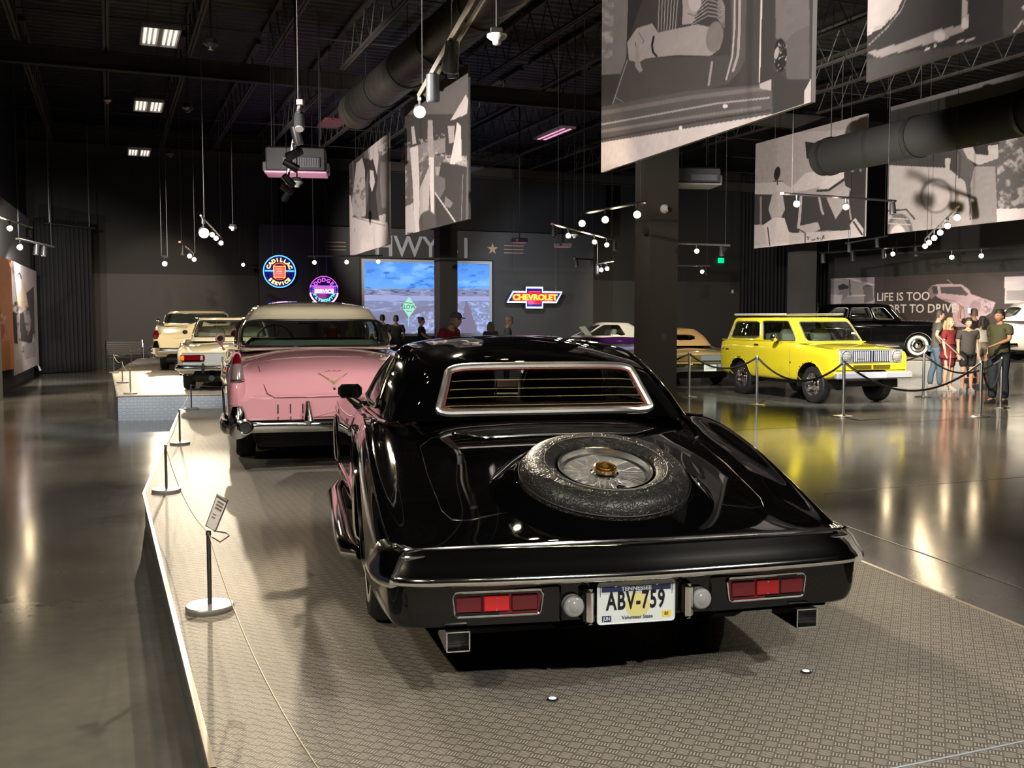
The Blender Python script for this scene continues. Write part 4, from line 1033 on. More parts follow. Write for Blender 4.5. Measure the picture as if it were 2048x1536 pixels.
def rear_rail(name, pts, r, m):     # lines drawn over the rounded tail
    Q = []
    for i in range(len(pts) - 1):
        a, b = np.array(pts[i]), np.array(pts[i + 1]); k = max(1, int(np.hypot(*(b - a)) / .04)); Q += [a + (b - a) * j / k for j in range(k)]
    Q.append(np.array(pts[-1])); G = ps.G.reshape(-1, 3); G = G[G[:, 1] < .75]; V = []
    for x, z in Q:
        d = np.hypot(G[:, 0] - x, G[:, 2] - z); i = np.argsort(d)[:3]; w = 1 / (d[i] + 1e-3); V.append((x, float((G[i, 1] * w).sum() / w.sum()) - .003, z))
    return MB().tube(V, r, 5).obj(name, m, pk)
SEAM = mat('dark_pink_seam', (.10, .03, .035), .5)
rear_rail('trunk_shut_line', [(-.66, .97), (-.64, .85), (-.60, .74), (-.54, .70), (.54, .70), (.60, .74), (.64, .85), (.66, .97)], .004, SEAM)
for x in (-.51, -.40, -.29): MB().box((x, -.0, .60), (.012, .02, .09), bev=.004).obj('trunk_slot', CHROME, pk); MB().box((x, -.02, .525), (.016, .02, .016), bev=.004).obj('slot_foot', CHROME, pk)
for x in (.51, .40, .29): MB().box((x, -.0, .60), (.012, .02, .09), bev=.004).obj('trunk_slot', CHROME, pk); MB().box((x, -.02, .525), (.016, .02, .016), bev=.004).obj('slot_foot', CHROME, pk)
G = ps.G.reshape(-1, 3)
def ry(x, z):
    k = (G[:, 1] < .8) & (G[:, 2] > .4); H = G[k]; d = np.hypot(H[:, 0] - x, H[:, 2] - z); return float(H[np.argmin(d), 1])
vv = [(-.137, .915), (-.105, .895), (0, .835), (.105, .895), (.137, .915), (0, .805)]
MB().slab([(x, ry(x, z) - .012, z) for x, z in vv], (0, .012, 0)).obj('v_emblem', mat('antique_gold', (.42, .34, .14), .25, 1.), pk)
MB().ball((0, ry(0, .765) - .004, .765), .014, 8, (1, .6, 1.6)).obj('trunk_lock', CHROME, pk)
cres = MB().tube([(x, ry(x, .925) - .004, .925 + .004 * math.sin(x * 130)) for x in np.linspace(-.075, .075, 40)], .0028, 5).obj('script_lettering', mat('antique_gold'), pk)

# ------------------------------------------------------------------ general car builder for the other cars
def car(name, label, loc, rz, rows, belt, roof, paint, roofpaint, axles, wr, half_track, windows, crown=.08, bulge=.02, wtype='cap', ww=.04, xmin=.55, glass_=None, inner=DARKIN, nub=130, shelf=True, arch=1.14, trim=CHROME, seats=()):
    t = thing(name, label, 'car', loc, rz)
    s = body_surf(rows, nub, 81, .04, .05)
    b_, lips = s.build('body', paint, t, arches=[(a, wr, wr * arch) for a in axles], xmin=xmin)
    for L_ in lips: MB().tube(L_, .010, 5).obj('wheel_arch_trim', trim, t)
    y0, y1 = rows[0][0], rows[-1][0]; Wm = max(r[1] for r in rows); zb = min(r[2] for r in rows)
    underbody(t, Wm * 1.45, y0 + .3, y1 - .3, zb - .08, zb + .2)
    for a in axles:
        for sx in (-1, 1):
            wheel(t, (sx * half_track, a, wr), wr, .19, sx, wtype, ww)
            well(t, sx * (half_track - .2), sx * (Wm - .03), a, wr, wr * arch + .006)
    h = house_surf(auto_rings(belt, roof, bulge, crown), 208, 37)
    allw = []
    for wn, P_ in windows:
        allw.append((wn, P_))
        if wn == 'side_window': allw.append((wn, mirror_uv(P_)))
    h.build('roof', roofpaint, t, cuts=[p for _, p in allw])
    for wn, P_ in allw:
        h.patch(wn, P_, glass_ or GLASSC, t, -.004, 4); h.edge(wn + '_frame', P_, trim, t, .012, .003, 5)
    if shelf:
        q = [(x * .95, (y - 2) * .97 + 2, z + .012) for x, y, z in full_ring(belt)]
        me = bpy.data.meshes.new('cabin_floor'); me.from_pydata(q, [], [tuple(range(len(q)))]); obj('cabin_floor', me, inner, t)
    for (sx, sy, sz, sw, sh_) in seats: seat(t, sx, sy, sz, sw, sh_, inner, .05)
    return t, s, h
def bumper(t, pts, z, h_, o=.04, name='rear_bumper', m=None, n=40):
    return sweep_bumper([(p[0], p[1]) for p in smooth_path(pts, n)], [(-.02, z + h_ / 2), (0, z + h_ / 2), (o * .8, z + h_ * .3), (o, z), (o * .7, z - h_ * .35), (0, z - h_ / 2), (-.02, z - h_ / 2)], name, m or CHROME, t)

# yellow off-road wagon: y runs to its front bumper, it faces the camera along the hall
YEL = mat('yellow_paint', (.70, .60, .025), .13, 0, 1.0)
sc_rear = Vector((5.16, 22.03, 0)); sc_ang = math.atan2(.88, 2.5)
yaw = PI + sc_ang                        # local +y points towards the viewer and to the right
yF = Vector((-math.sin(yaw), math.cos(yaw), 0)); yR = Vector((math.cos(yaw), math.sin(yaw), 0))
# near side is local -x or +x: choose the side that faces the camera
nearside = yR if yR.dot(-sc_rear) > 0 else -yR
rearC = sc_rear - nearside * .70
WO = rearC - yF * .82
rows = [(.0, .83, .50, .80, 1.10, .80, 1.11, 1.12, 1.12), (.08, .87, .46, .80, 1.16, .82, 1.17, 1.18, 1.18), (.4, .885, .43, .80, 1.18, .83, 1.185, 1.19, 1.19),
 (1.0, .89, .42, .80, 1.18, .83, 1.185, 1.19, 1.19), (2.0, .89, .41, .80, 1.18, .83, 1.185, 1.19, 1.19), (2.72, .89, .41, .80, 1.17, .83, 1.175, 1.185, 1.19),
 (2.9, .89, .42, .80, 1.15, .83, 1.15, 1.17, 1.18), (3.4, .885, .44, .80, 1.11, .82, 1.115, 1.145, 1.155), (3.9, .88, .50, .80, 1.06, .81, 1.07, 1.10, 1.11), (4.02, .86, .54, .80, 1.02, .80, 1.03, 1.05, 1.06)]
bR = rect_ring(.10, 2.95, .83, .80, 1.17, 1.16, .02, .06, .03); rR = rect_ring(.34, 2.50, .745, .72, 1.65, 1.65, .02, .04, .03)
W1 = rrect(ix(2.55), ix(4.02), .05, .335, .2, (ix(.0), 0)); W2 = rrect(ix(4.14), ix(5.62), .03, .345, .10, (0, -ix(.10)))
yw, ys, yh = car('yellow_wagon', 'bright yellow boxy off-road wagon behind rope barriers', WO, yaw, rows, bR, rR, YEL, YEL, (.82, 3.36), .37, .72,
  [('side_window', W1), ('side_window', W2), ('windshield', rrect(ix(6.42), ix(9.58), .03, .335, .10)), ('rear_window', rrect(-ix(1.6), ix(1.6), .06, .32, .1))],
  crown=.045, bulge=.0, wtype='steel', ww=.0, glass_=glass('wagon_glass', (.6, .66, .62), .05), inner=mat('grey_vinyl', (.13, .14, .12), .5), arch=1.20, trim=mat('satin_chrome'),
  seats=((.36, 2.0, 1.10, .5, .34), (-.36, 2.0, 1.10, .5, .34), (0, 1.2, 1.10, 1.1, .25)))
for o in [c for c in yw.children if c.name.startswith('wheel_arch_trim')]: o.data.materials[0] = YEL
steering(yw, .36, 2.45, 1.22, .19, GREYIN)
# wheel rings, grille, lamps
gs = mat('silver_grey_paint', (.36, .38, .42), .35, .5)
gr = MB().box((0, 4.055, .93), (1.48, .05, .29), bev=.03).obj('grille_surround', gs, yw)
MB().box((0, 4.082, .935), (.86, .012, .215), bev=.005).obj('grille_recess', mat('navy_black', (.006, .008, .025), .3), gr)
for k in range(20):
    x = -.405 + .81 * k / 19
    if k in (9, 10): continue
    MB().box((x, 4.094, .935), (.019, .014, .20), bev=.004).obj('grille_bar', mat('grille_silver', (.55, .56, .6), .3, .3), gr)
MB().box((0, 4.094, .935), (.03, .016, .215), bev=.004).obj('grille_divider', gs, gr)
for x in (.20, .245, .29, .335): MB().box((x * 1.0, 4.10, .89), (.045, .01, .012)).obj('grille_badge', mat('satin_chrome'), gr)
for sx in (-1, 1):
    l_ = MB().lathe([(.115, -.01), (.115, .02), (.105, .03), (.098, .018)], (sx * .585, 4.078, .935), (0, 1, 0), 32).obj('headlight', CHROME, yw)
    MB().lathe([(.098, .015), (.07, .035), (.0001, .045)], (sx * .585, 4.078, .935), (0, 1, 0), 28).obj('headlight_lens', LENS, l_)
    for q in range(3): MB().tube([(sx * .585 - .07 + .0 * q, 4.118, .935 + (q - 1) * .045), (sx * .585 + .07, 4.118, .935 + (q - 1) * .045)], .004, 4).obj('lens_rib', POLISH, l_)
    MB().box((sx * .60, 4.06, .725), (.19, .04, .085), bev=.015).obj('turn_signal', mat('amber_red_lens', (.35, .04, .012), .2, 0, .5), yw)
    MB().box((sx * .875, 3.72, .92), (.02, .075, .055), bev=.008).obj('side_marker', mat('amber_red_lens'), yw)
    MB().box((sx * .886, .18, .985), (.012, .05, .04), bev=.004).obj('rear_marker', mat('amber_red_lens'), yw)
    MB().box((sx * .89, .34, .98), (.010, .13, .028), bev=.004).obj('name_badge', BLACKM, yw)
    MB().box((sx * .892, 1.50, 1.105), (.014, .16, .03), bev=.006).obj('door_handle', CHROME, yw)
    for y_ in (1.42, 2.70): MB().tube([(sx * (side_x(ys, y_, z) + .001), y_, z) for z in np.linspace(.44, 1.15, 12)], .004, 4).obj('door_shut_line', mat('dark_yellow_seam', (.12, .09, .01), .6), yw)
    MB().tube([(sx * .845, .06, 1.19), (sx * .850, 1.0, 1.195), (sx * .850, 2.1, 1.195), (sx * .84, 2.85, 1.185)], .010, 5).obj('belt_moulding', YEL, yw)
    MB().ball((sx * .89, 2.73, .78), .018, 8).obj('fuel_cap', BLACKM, yw)
    MB().tube([(sx * .72, .38, 1.745), (sx * .70, 2.28, 1.745)], .024, 8).obj('roof_rack_rail', mat('rack_silver', (.55, .55, .52), .35, .4), yw)
    mm = MB().lathe([(.085, -.01), (.08, .02), (.05, .035), (.0001, .04)], (sx * 1.03, 2.36, 1.27), (0, 1, 0), 20).obj('door_mirror', CHROME, yw); MB().tube([(sx * 1.0, 2.36, 1.25), (sx * .88, 2.42, 1.17)], .008, 5).obj('mirror_arm', CHROME, mm)
for y_ in (.38, 1.3, 2.28): MB().tube([(-.71, y_, 1.735), (.71, y_, 1.735)], .018, 6).obj('roof_rack_bar', POLISH, yw)
MB().box((0, 4.08, .735), (1.62, .03, .125), bev=.008).obj('lower_panel', YEL, yw)
for k in range(5): MB().box((-.0, 4.098, .70 + .017 * k), (.86, .02, .007)).obj('vent_slot', mat('dark_yellow_seam'), yw)
MB().box((0, 4.10, .74), (.03, .026, .1)).obj('vent_divider', YEL, yw)
MB().box((0, 4.16, .575), (1.76, .11, .135), bev=.025).obj('front_bumper', mat('pale_grey_bumper', (.42, .44, .50), .3, .3), yw)
MB().box((0, 4.217, .575), (.50, .006, .09)).obj('bumper_plate', mat('pale_grey_plate', (.46, .48, .53), .35), yw)
MB().box((0, -.12, .56), (1.70, .10, .12), bev=.02).obj('rear_bumper', mat('pale_grey_bumper'), yw)
MB().cyl((-.70, 3.36, .37), (.70, 3.36, .37), .045, n=10).obj('front_axle', BLACKM, yw); MB().ball((.2, 3.36, .37), .13, 8).obj('differential', BLACKM, yw)
for sx in (-1, 1):
    for k in range(3): MB().box((sx * .45, 3.4, .43 + .02 * k), (.06, 1.0 - .25 * k, .012)).obj('leaf_spring', BLACKM, yw)
MB().box((0, 3.6, .5), (.9, .5, .1)).obj('engine_sump', BLACKM, yw)
for a_ in (-.2, .25): MB().tube([(a_, 2.96, 1.20), (a_ + .28, 2.84, 1.32)], .006, 5).obj('wiper', BLACKM, yw)
MB().tube([(-.35, 1.9, 1.70), (-.42, 1.82, 1.98)], .003, 4).obj('aerial', POLISH, yw)
drape(ys, 'hood_shut_line', [(-.72, 3.96), (-.72, 3.0), (.72, 3.0), (.72, 3.96)], .004, mat('dark_yellow_seam'), yw, .001)

# ------------------------------------------------------------------ the other cars
IV = mat('ivory_paint', (.70, .62, .42), .14, 0, 1.0)
def rows_sedan(L_, W_, zb, zbelt, fin=.0, hood=None, deck=None):
    hood = hood or zbelt - .04; deck = deck or zbelt - .03
    R_ = []
    for f, w, b, c, d in ((.004, .93, .10, .80, .74), (.02, .97, .06, .90, .84), (.07, .99, .03, .97, .93), (.16, 1, .0, 1.0, .985), (.27, 1, -.01, 1.0, 1.0), (.42, 1, -.01, 1.0, 1.0), (.62, .99, -.01, 1.0, 1.0), (.75, .99, .0, .99, .99), (.88, .985, .03, .96, .96), (.97, .96, .07, .88, .88), (1.0, .90, .12, .78, .78)):
        zt = (deck if f < .3 else hood if f > .6 else zbelt)
        cz = zt * c + (fin if f < .25 else 0); R_.append((f * L_, W_ * w, zb + b, zb + .27, cz, W_ * w * .90, min(cz, zt * d) - .01, zt * d, zt * d + .02))
    return R_
def W3(i0, i1, i2, i3, t0=.05, t1=.34):
    return rrect(ix(i0), ix(i1), t0, t1, .14, (ix(.1), 0)), rrect(ix(i2), ix(i3), t0, t1, .14, (0, -ix(.12)))
a_, b_ = W3(3.05, 4.1, 4.22, 5.6)
std = lambda rear=1.9: [('rear_window', rrect(-ix(rear), ix(rear), .05, .34, .18)), ('side_window', a_), ('side_window', b_), ('windshield', rrect(ix(6.15), ix(9.85), .05, .34, .16))]
FP = .42
# white two-seater with removable hard top
mo = onz(452, 790, .42); mo = ony(455, 740, 16.75); 
t, s, h = car('white_roadster', 'small cream white two-seater with hard top on the taller platform', (mo.x + .0, 16.9, FP), R(15), rows_sedan(4.2, .87, .26, .86, 0, .84, .82),
  rect_ring(1.05, 2.75, .70, .66, .84, .84, .06, .10, .07), rect_ring(1.30, 2.35, .55, .55, 1.235, 1.235, .02, .04, .05), IV, IV, (.90, 3.28), .31, .70,
  [('rear_window', rrect(-ix(2.0), ix(2.0), .06, .345, .12)), ('side_window', rrect(ix(3.3), ix(5.6), .05, .33, .14, (ix(.1), -ix(.12)))), ('windshield', rrect(ix(6.15), ix(9.85), .05, .34, .16))],
  crown=.035, bulge=.0, ww=.0, inner=CREAMIN, seats=((.35, 1.9, .84, .5, .26), (-.35, 1.9, .84, .5, .26)))
steering(t, -.34, 2.35, .93, .18, BLACKM)
GP = mat('grey_sill_paint', (.40, .42, .44), .2, .3)
bumper(t, [(-.86, .45), (-.84, .06), (-.7, -.06), (0, -.10), (.7, -.06), (.84, .06), (.86, .45)], .42, .10, .05)
MB().box((0, -.06, .56), (1.55, .05, .22), bev=.03).obj('tail_panel', GP, t)
for sx in (-1, 1):
    l_ = MB().box((sx * .60, -.10, .585), (.40, .05, .105), bev=.04).obj('tail_light', RED, t)
    MB().box((sx * .755, -.105, .585), (.09, .05, .10), bev=.03).obj('indicator', AMBER, l_); MB().box((sx * .45, -.105, .585), (.07, .05, .10), bev=.02).obj('reverse_lens', LENS, l_)
    MB().tube([(sx * .43, -.16, .50), (sx * .43, -.17, .42), (sx * .43, -.14, .33)], [.02, .03, .02], 8).obj('bumper_guard', BLACKM, t)
    MB().ball((sx * .86, 2.75, .98), .05, 8, (1, .5, .8)).obj('door_mirror', BLACKM, t)
MB().box((0, -.11, .52), (.26, .012, .16), bev=.004).obj('number_plate', BLACKM, t)
MB().tube([(-.2, .35, .85), (-.22, .3, 1.25)], .004, 4).obj('aerial', POLISH, t)
for sx in (-.30, .05): MB().cyl((sx, .0, .24), (sx, .5, .24), .05, n=10).obj('silencer', BLACKM, t)
# ivory sedan with a spare-wheel hump
co = ony(392, 720, 23.2)
t, s, h = car('ivory_sedan', 'ivory fifties sedan with round hump on its trunk, farthest on the taller platform', (co.x, 23.2, FP), R(16), rows_sedan(5.4, .96, .30, 1.08, .03),
  rect_ring(1.45, 3.7, .80, .82, 1.06, 1.05, .10, .2, .10), rect_ring(1.80, 3.25, .70, .69, 1.38, 1.39, .08, .10, .10), IV, IV, (1.35, 4.4), .34, .76, std(2.1), crown=.08, bulge=.03, ww=.05, inner=CREAMIN)
bumper(t, [(-.98, .5), (-.96, .08), (-.8, -.05), (0, -.10), (.8, -.05), (.96, .08), (.98, .5)], .50, .15, .06)
MB().lathe([(.40, -.02), (.385, .05), (.33, .08), (.0001, .095)], (.12, .16, .80), (0, -.88, .47), 36).obj('spare_wheel_hump', IV, t)
for sx in (-1, 1):
    MB().tube([(sx * .86, .04, .78), (sx * .86, .02, .86), (sx * .86, .06, .95)], [.06, .075, .04], 12).obj('tail_light', RED, t)
    MB().tube([(sx * .86, .0, .46), (sx * .86, -.06, .56), (sx * .86, .02, .70)], [.085, .11, .06], 14).obj('bumper_pod', CHROME, t)
    MB().tube([(sx * .32, -.10, .42), (sx * .32, -.15, .53), (sx * .32, -.08, .66)], [.04, .045, .02], 10).obj('bumper_guard', CHROME, t)
    MB().ball((sx * 1.0, 3.2, 1.17), .06, 8, (1, .5, 1)).obj('door_mirror', CHROME, t)
MB().box((0, -.115, .48), (.7, .02, .10), bev=.01).obj('grille_insert', BLACKM, t)
# gold coupe with vinyl roof
GOLD = mat('beige_gold_paint', (.42, .33, .18), .15, .2, 1.0); GVIN = mat('gold_vinyl', (.40, .27, .12), .45)
go = ony(1412, 740, 24.2); go.z = 0
t, s, h = car('gold_coupe', 'beige gold coupe with padded vinyl roof, parked between column and yellow wagon', go, R(11), rows_sedan(5.6, .98, .28, .98, .0, .93, .90),
  rect_ring(1.35, 3.4, .76, .78, .96, .94, .02, .2, .08), rect_ring(2.05, 3.0, .60, .62, 1.34, 1.36, .04, .08, .08), GOLD, GVIN, (1.25, 4.35), .35, .78,
  [('rear_window', rrect(-ix(.78), ix(.78), .12, .25, .35)), ('side_window', rrect(ix(4.0), ix(5.6), .05, .33, .14, (ix(.2), -ix(.12)))), ('windshield', rrect(ix(6.2), ix(9.8), .05, .34, .16))],
  crown=.05, bulge=.03, ww=.03, glass_=GLASSD)
bumper(t, [(-.99, .5), (-.985, .08), (-.95, -.05), (0, -.12), (.95, -.05), (.985, .08), (.99, .5)], .48, .20, .06)
MB().box((0, -.02, .70), (1.8, .06, .17), bev=.02).obj('tail_panel', mat('gold_trim', (.45, .36, .12), .25, .8), t)
MB().box((.30, -.06, .70), (.9, .03, .14), bev=.015).obj('tail_light', mat('blue_grey_lens', (.18, .24, .30), .1, .3, 1.), t)
for sx in (-1, 1): MB().box((sx * .95, -.02, .72), (.07, .12, .24), bev=.02).obj('corner_light', RED, t)
pl_ = MB().box((.03, -.195, .47), (.32, .012, .16), bev=.004).obj('number_plate', mat('pale_plate', (.5, .58, .55), .4), t)
text('plate_text', 'L-34860', .085, mat('green_ink', (.02, .12, .08), .5), pl_, basis((.03, -.2025, .47), (1, 0, 0), (0, 0, 1)), .001, .8)
# purple coupe, side on, white roof
PUR = mat('deep_purple_paint', (.035, .008, .06), .10, 0, 1.0); WVIN = mat('white_vinyl', (.62, .58, .46), .45)
po = ony(1275, 700, 30.0)
t, s, h = car('purple_coupe', 'deep purple coupe with white vinyl roof behind the black coupe', (po.x + 1.45, 31.2, .22), R(96), rows_sedan(5.0, .92, .25, .88),
  rect_ring(1.1, 3.25, .74, .74, .87, .86, .02, .15, .08), rect_ring(1.65, 2.55, .56, .56, 1.26, 1.27, .02, .05, .05), PUR, WVIN, (1.1, 3.9), .32, .74,
  [('rear_window', rrect(-ix(1.4), ix(1.4), .08, .3, .2)), ('side_window', rrect(ix(3.5), ix(5.65), .05, .34, .14, (ix(.3), -ix(.15)))), ('windshield', rrect(ix(6.1), ix(9.9), .05, .345, .16))], crown=.05, bulge=.02, inner=CREAMIN, seats=((.35, 2.2, .86, .5, .25), (-.35, 2.2, .86, .5, .25)))
platform('display_platform', 'low dark platform under the purple coupe', [(po.x - 3.0, 30.0), (po.x + 1.9, 30.0), (po.x + 1.9, 32.7), (po.x - 3.0, 32.7)], .22, mat('dark_deck', (.10, .095, .09), .3), SIDEM)
# black limousine, seen from its right flank, nose to the right
BLK = mat('limo_black_paint', (.003, .003, .004), .05, 0, 1.0)
def limo(name, label, loc, rz, paint, q=0.):
    rows = [(.0, .70, .42, .62, .84, .62, .80, .86, .90), (.12, .80, .36, .62, .94, .70, .90, .98, 1.02), (.45, .90, .32, .62, 1.02, .80, 1.00, 1.10, 1.13), (1.0, .94, .30, .62, 1.06, .84, 1.06, 1.14, 1.16),
      (1.8, .93, .29, .64, 1.07, .86, 1.07, 1.14, 1.15), (3.0, .92, .29, .64, 1.06, .85, 1.06, 1.12, 1.14), (3.6, .93, .29, .62, .98, .84, .96, 1.10, 1.14), (4.3, .95, .30, .60, .97, .82, .90, 1.10, 1.15), (4.9, .94, .36, .60, .94, .78, .86, 1.08, 1.13), (5.3, .80, .42, .60, .84, .66, .80, 1.02, 1.08), (5.42, .66, .46, .60, .74, .52, .74, .96, 1.02)]
    c_, d_ = rrect(ix(2.55), ix(3.6), .05, .34, .25, (ix(.15), 0)), rrect(ix(3.7), ix(4.55), .05, .345, .12); e_ = rrect(ix(4.65), ix(5.7), .05, .34, .14, (0, -ix(.12)))
    t, s, h = car(name, label, loc, rz, rows, rect_ring(.85 + q, 3.60 + q, .80, .76, 1.13, 1.11, .10, .10, .12), rect_ring(1.22 + q, 3.22 + q, .67, .63, 1.58, 1.59, .10, .05, .14), paint, paint, (1.05, 4.45), .36, .76,
      [('rear_window', rrect(-ix(1.2), ix(1.2), .1, .32, .25)), ('side_window', c_), ('side_window', d_), ('side_window', e_), ('windshield', rrect(ix(6.3), ix(9.7), .05, .34, .16))], crown=.10, bulge=.03, wtype='cap', ww=.075, inner=DARKIN, arch=1.12, trim=POLISH)
    MB().box((0, 5.46, .86), (.50, .10, .52), bev=.03).obj('radiator_grille', CHROME, t)
    for k in range(9): MB().box((-.20 + .05 * k, 5.515, .84), (.012, .01, .44)).obj('grille_bar', POLISH, t)
    for sx in (-1, 1):
        l_ = MB().lathe([(.0001, -.14), (.07, -.10), (.115, 0), (.115, .03), (.10, .02), (.0001, .05)], (sx * .60, 5.18, .92), (0, 1, 0), 24).obj('headlight', CHROME, t)
        MB().lathe([(.10, .021), (.0001, .055)], (sx * .60, 5.18, .92), (0, 1, 0), 20).obj('headlight_lens', LENS, l_)
        MB().lathe([(.0001, -.05), (.07, 0), (.06, .03), (.0001, .04)], (sx * .36, 5.45, .56), (0, 1, 0), 16).obj('fog_light', CHROME, t)
        MB().tube([(sx * (side_x(s, y, .96) + .006), y, .99) for y in np.linspace(.9, 4.9, 40)], .010, 5).obj('waist_trim', POLISH, t)
        MB().box((sx * .93, 2.75, .33), (.12, 2.3, .03), bev=.01).obj('running_board', POLISH, t)
        for y_ in (2.05, 3.05): MB().tube([(sx * (side_x(s, y_, z) + .001), y_, z) for z in np.linspace(.35, 1.08, 10)], .004, 4).obj('door_shut_line', BLACKM, t)
        for y_ in (2.2, 2.95): MB().box((sx * .955, y_, .93), (.02, .16, .022), bev=.006).obj('door_handle', CHROME, t)
    bumper(t, [(.92, 5.0), (.9, 5.48), (.5, 5.62), (0, 5.66), (-.5, 5.62), (-.9, 5.48), (-.92, 5.0)], .45, .12, .05, 'front_bumper')
    bumper(t, [(-.9, .4), (-.88, -.08), (0, -.16), (.88, -.08), (.9, .4)], .48, .12, .05)
    return t
lo = ony(1668, 700, 32.6)
limo('black_limousine', 'long glossy black limousine with whitewall tyres on the pale platform', (lo.x - 1.95, 33.1, .45), R(-104), BLK, .42)
wo = ony(1968, 700, 28.3)
limo('white_limousine', 'cream white limousine cut by the right edge, behind the visitors', (wo.x + .25, 28.5, .45), R(-96), mat('white_limo_paint', (.66, .62, .52), .12, 0, 1.0), -.45)

# ================================================================== HANGING PHOTO PANELS
INK = printmat('grey_print')
def T_(ox, oy, k): return (ox, oy, k)      # crop coordinates for the pictures
def panel(label, A, B, z0, z1, shapes, base, tr, nx=220, nz=150, wires=(.2, .8), th=.045, tone=(1., .94, .93), edge=(.55, .52, .50)):
    A = Vector((A[0], A[1], 0)); B = Vector((B[0], B[1], 0)); d = (B - A).normalized(); n = Vector((d.y, -d.x, 0))
    if n.dot(A) > 0: n = -n                # n faces the camera
    t = thing('photo_banner', label, 'banner', (A + B) / 2 + Vector((0, 0, z0)))
    off = -(A + B) / 2 - Vector((0, 0, z0))
    up = Vector((0, 0, 1))
    MB().slab([A + up * z0 - n * .001 + off, B + up * z0 - n * .001 + off, B + up * z1 - n * .001 + off, A + up * z1 - n * .001 + off], -n * th).obj('board', mat('banner_board', edge, .5), t, smooth=False)
    p = printed('photo_print', A, B, z0, z1, nx, nz, shapes, INK, t, base, tone, tr=tr)
    p.data.transform(Matrix.Translation(off))
    for w in wires:
        q = A + (B - A) * w; MB().cyl(q + up * z1 + off, q + up * 8.06 + off, .006, n=6).obj('hanging_wire', STEEL, t)
    return t
ZB = 3.58
def gp(px, py): 
    p = onz(px, py, ZB); return p
A, B = gp(1202, 345), gp(1622, 204)
shp = [('p', [(75, -900), (330, -900), (300, 0), (250, 440), (215, 520), (75, 530)], 118), ('p', [(300, -900), (420, -900), (370, 0), (300, 200), (255, 440), (262, 200)], 46),
 ('n', [(75, -100), (170, -100), (160, 400), (75, 430)], 60, 1.5, .45, 4, 165), ('p', [(250, 420), (980, 392), (990, 590), (700, 660), (150, 740)], 74),
 ('p', [(470, -60), (900, -60), (965, 60), (940, 380), (860, 230), (800, 175), (640, 190), (470, 235)], 62)]
for k in range(7): shp.append(('l', [(490 + k * 22, -40), (482 + k * 20, 215)], 6, 150))
for k in range(8): shp.append(('l', [(720 + k * 10, 175 - k * 28), (830, 110 - k * 28), (900, 120 - k * 26), (950, 190 - k * 20)], 7, 148))
shp += [('p', [(640, -200), (800, -200), (775, 60), (745, 115), (725, 165), (650, 175), (655, 60)], 150), ('l', [(690, 95), (745, 112), (775, 60)], 8, 95), ('e', (740, 20, 45, 60, 0), 172),
 ('p', [(262, 300), (330, 200), (440, 165), (480, 230), (760, 172), (880, 200), (935, 280), (915, 345), (850, 395), (620, 388), (480, 402), (400, 412), (340, 440), (275, 425)], 152),
 ('e', (880, 260, 60, 110, 10), 118), ('l', [(450, 260), (438, 320), (445, 370), (470, 395)], 15, 30), ('l', [(345, 230), (380, 290), (370, 310)], 6, 90), ('l', [(320, 300), (330, 380), (325, 470)], 7, 95),
 ('p', [(318, 330), (345, 320), (352, 440), (372, 500), (350, 512), (318, 470)], 140), ('l', [(262, 430), (160, 735)], 6, 150), ('l', [(180, 690), (260, 735)], 4, 150),
 ('l', [(862, 440), (838, 600)], 16, 150), ('p', [(985, -400), (1115, -400), (1100, 420), (1060, 500), (960, 600), (985, 430), (1000, 300)], 84),
 ('l', [(1025, -300), (1020, 200), (1005, 400), (962, 560)], 12, 170), ('l', [(1060, -300), (1055, 200), (1045, 390), (1010, 500)], 18, 160), ('p', [(1110, -400), (1215, -400), (1200, 580), (1040, 590), (1095, 430)], 66),
 ('l', [(1218, -400), (1200, 580)], 14, 205), ('p', [(1228, -400), (1315, -400), (1300, 270), (1290, 800), (1200, 600)], 58), ('p', [(1315, -400), (1550, -400), (1550, 200), (1440, 230), (1380, 300), (1310, 270)], 104), ('p', [(1440, 230), (1550, 180), (1550, 560), (1390, 560), (1365, 310)], 92),
 ('p', [(1300, 490), (1395, 560), (1550, 560), (1535, 730), (1290, 805)], 56), ('e', (1345, 390, 45, 118, 0), 30), ('n', [(1300, 280), (1390, 280), (1390, 500), (1300, 500)], 9, 1, .62, 9, 170), ('e', (1318, 375, 16, 45, 12), 160),
 ('p', [(75, 755), (700, 640), (1195, 600), (1285, 640), (1290, 810), (75, 1010)], 88), ('l', [(75, 800), (700, 690), (1265, 620)], 30, 112), ('l', [(75, 880), (900, 730), (1265, 690)], 12, 160), ('l', [(75, 930), (700, 830), (1200, 760)], 22, 120), ('l', [(75, 985), (800, 850), (1270, 780)], 14, 60),
 ('p', [(1195, 590), (1280, 560), (1280, 640), (1200, 625)], 175), ('p', [(75, 1008), (1290, 806), (1540, 722), (1560, 760), (75, 1260)], 205), ('e', (955, 750, 18, 14, 0), 220), ('e', (640, 905, 12, 16, 0), 225), ('p', [(1515, 640), (1560, 560), (1560, 740), (1510, 735)], 190)]
panel('largest photo banner, man resting an arm in a car window', A, B, ZB, ZB + 2.95, shp, 62, T_(1180, 0, 3.531), 470, 330)
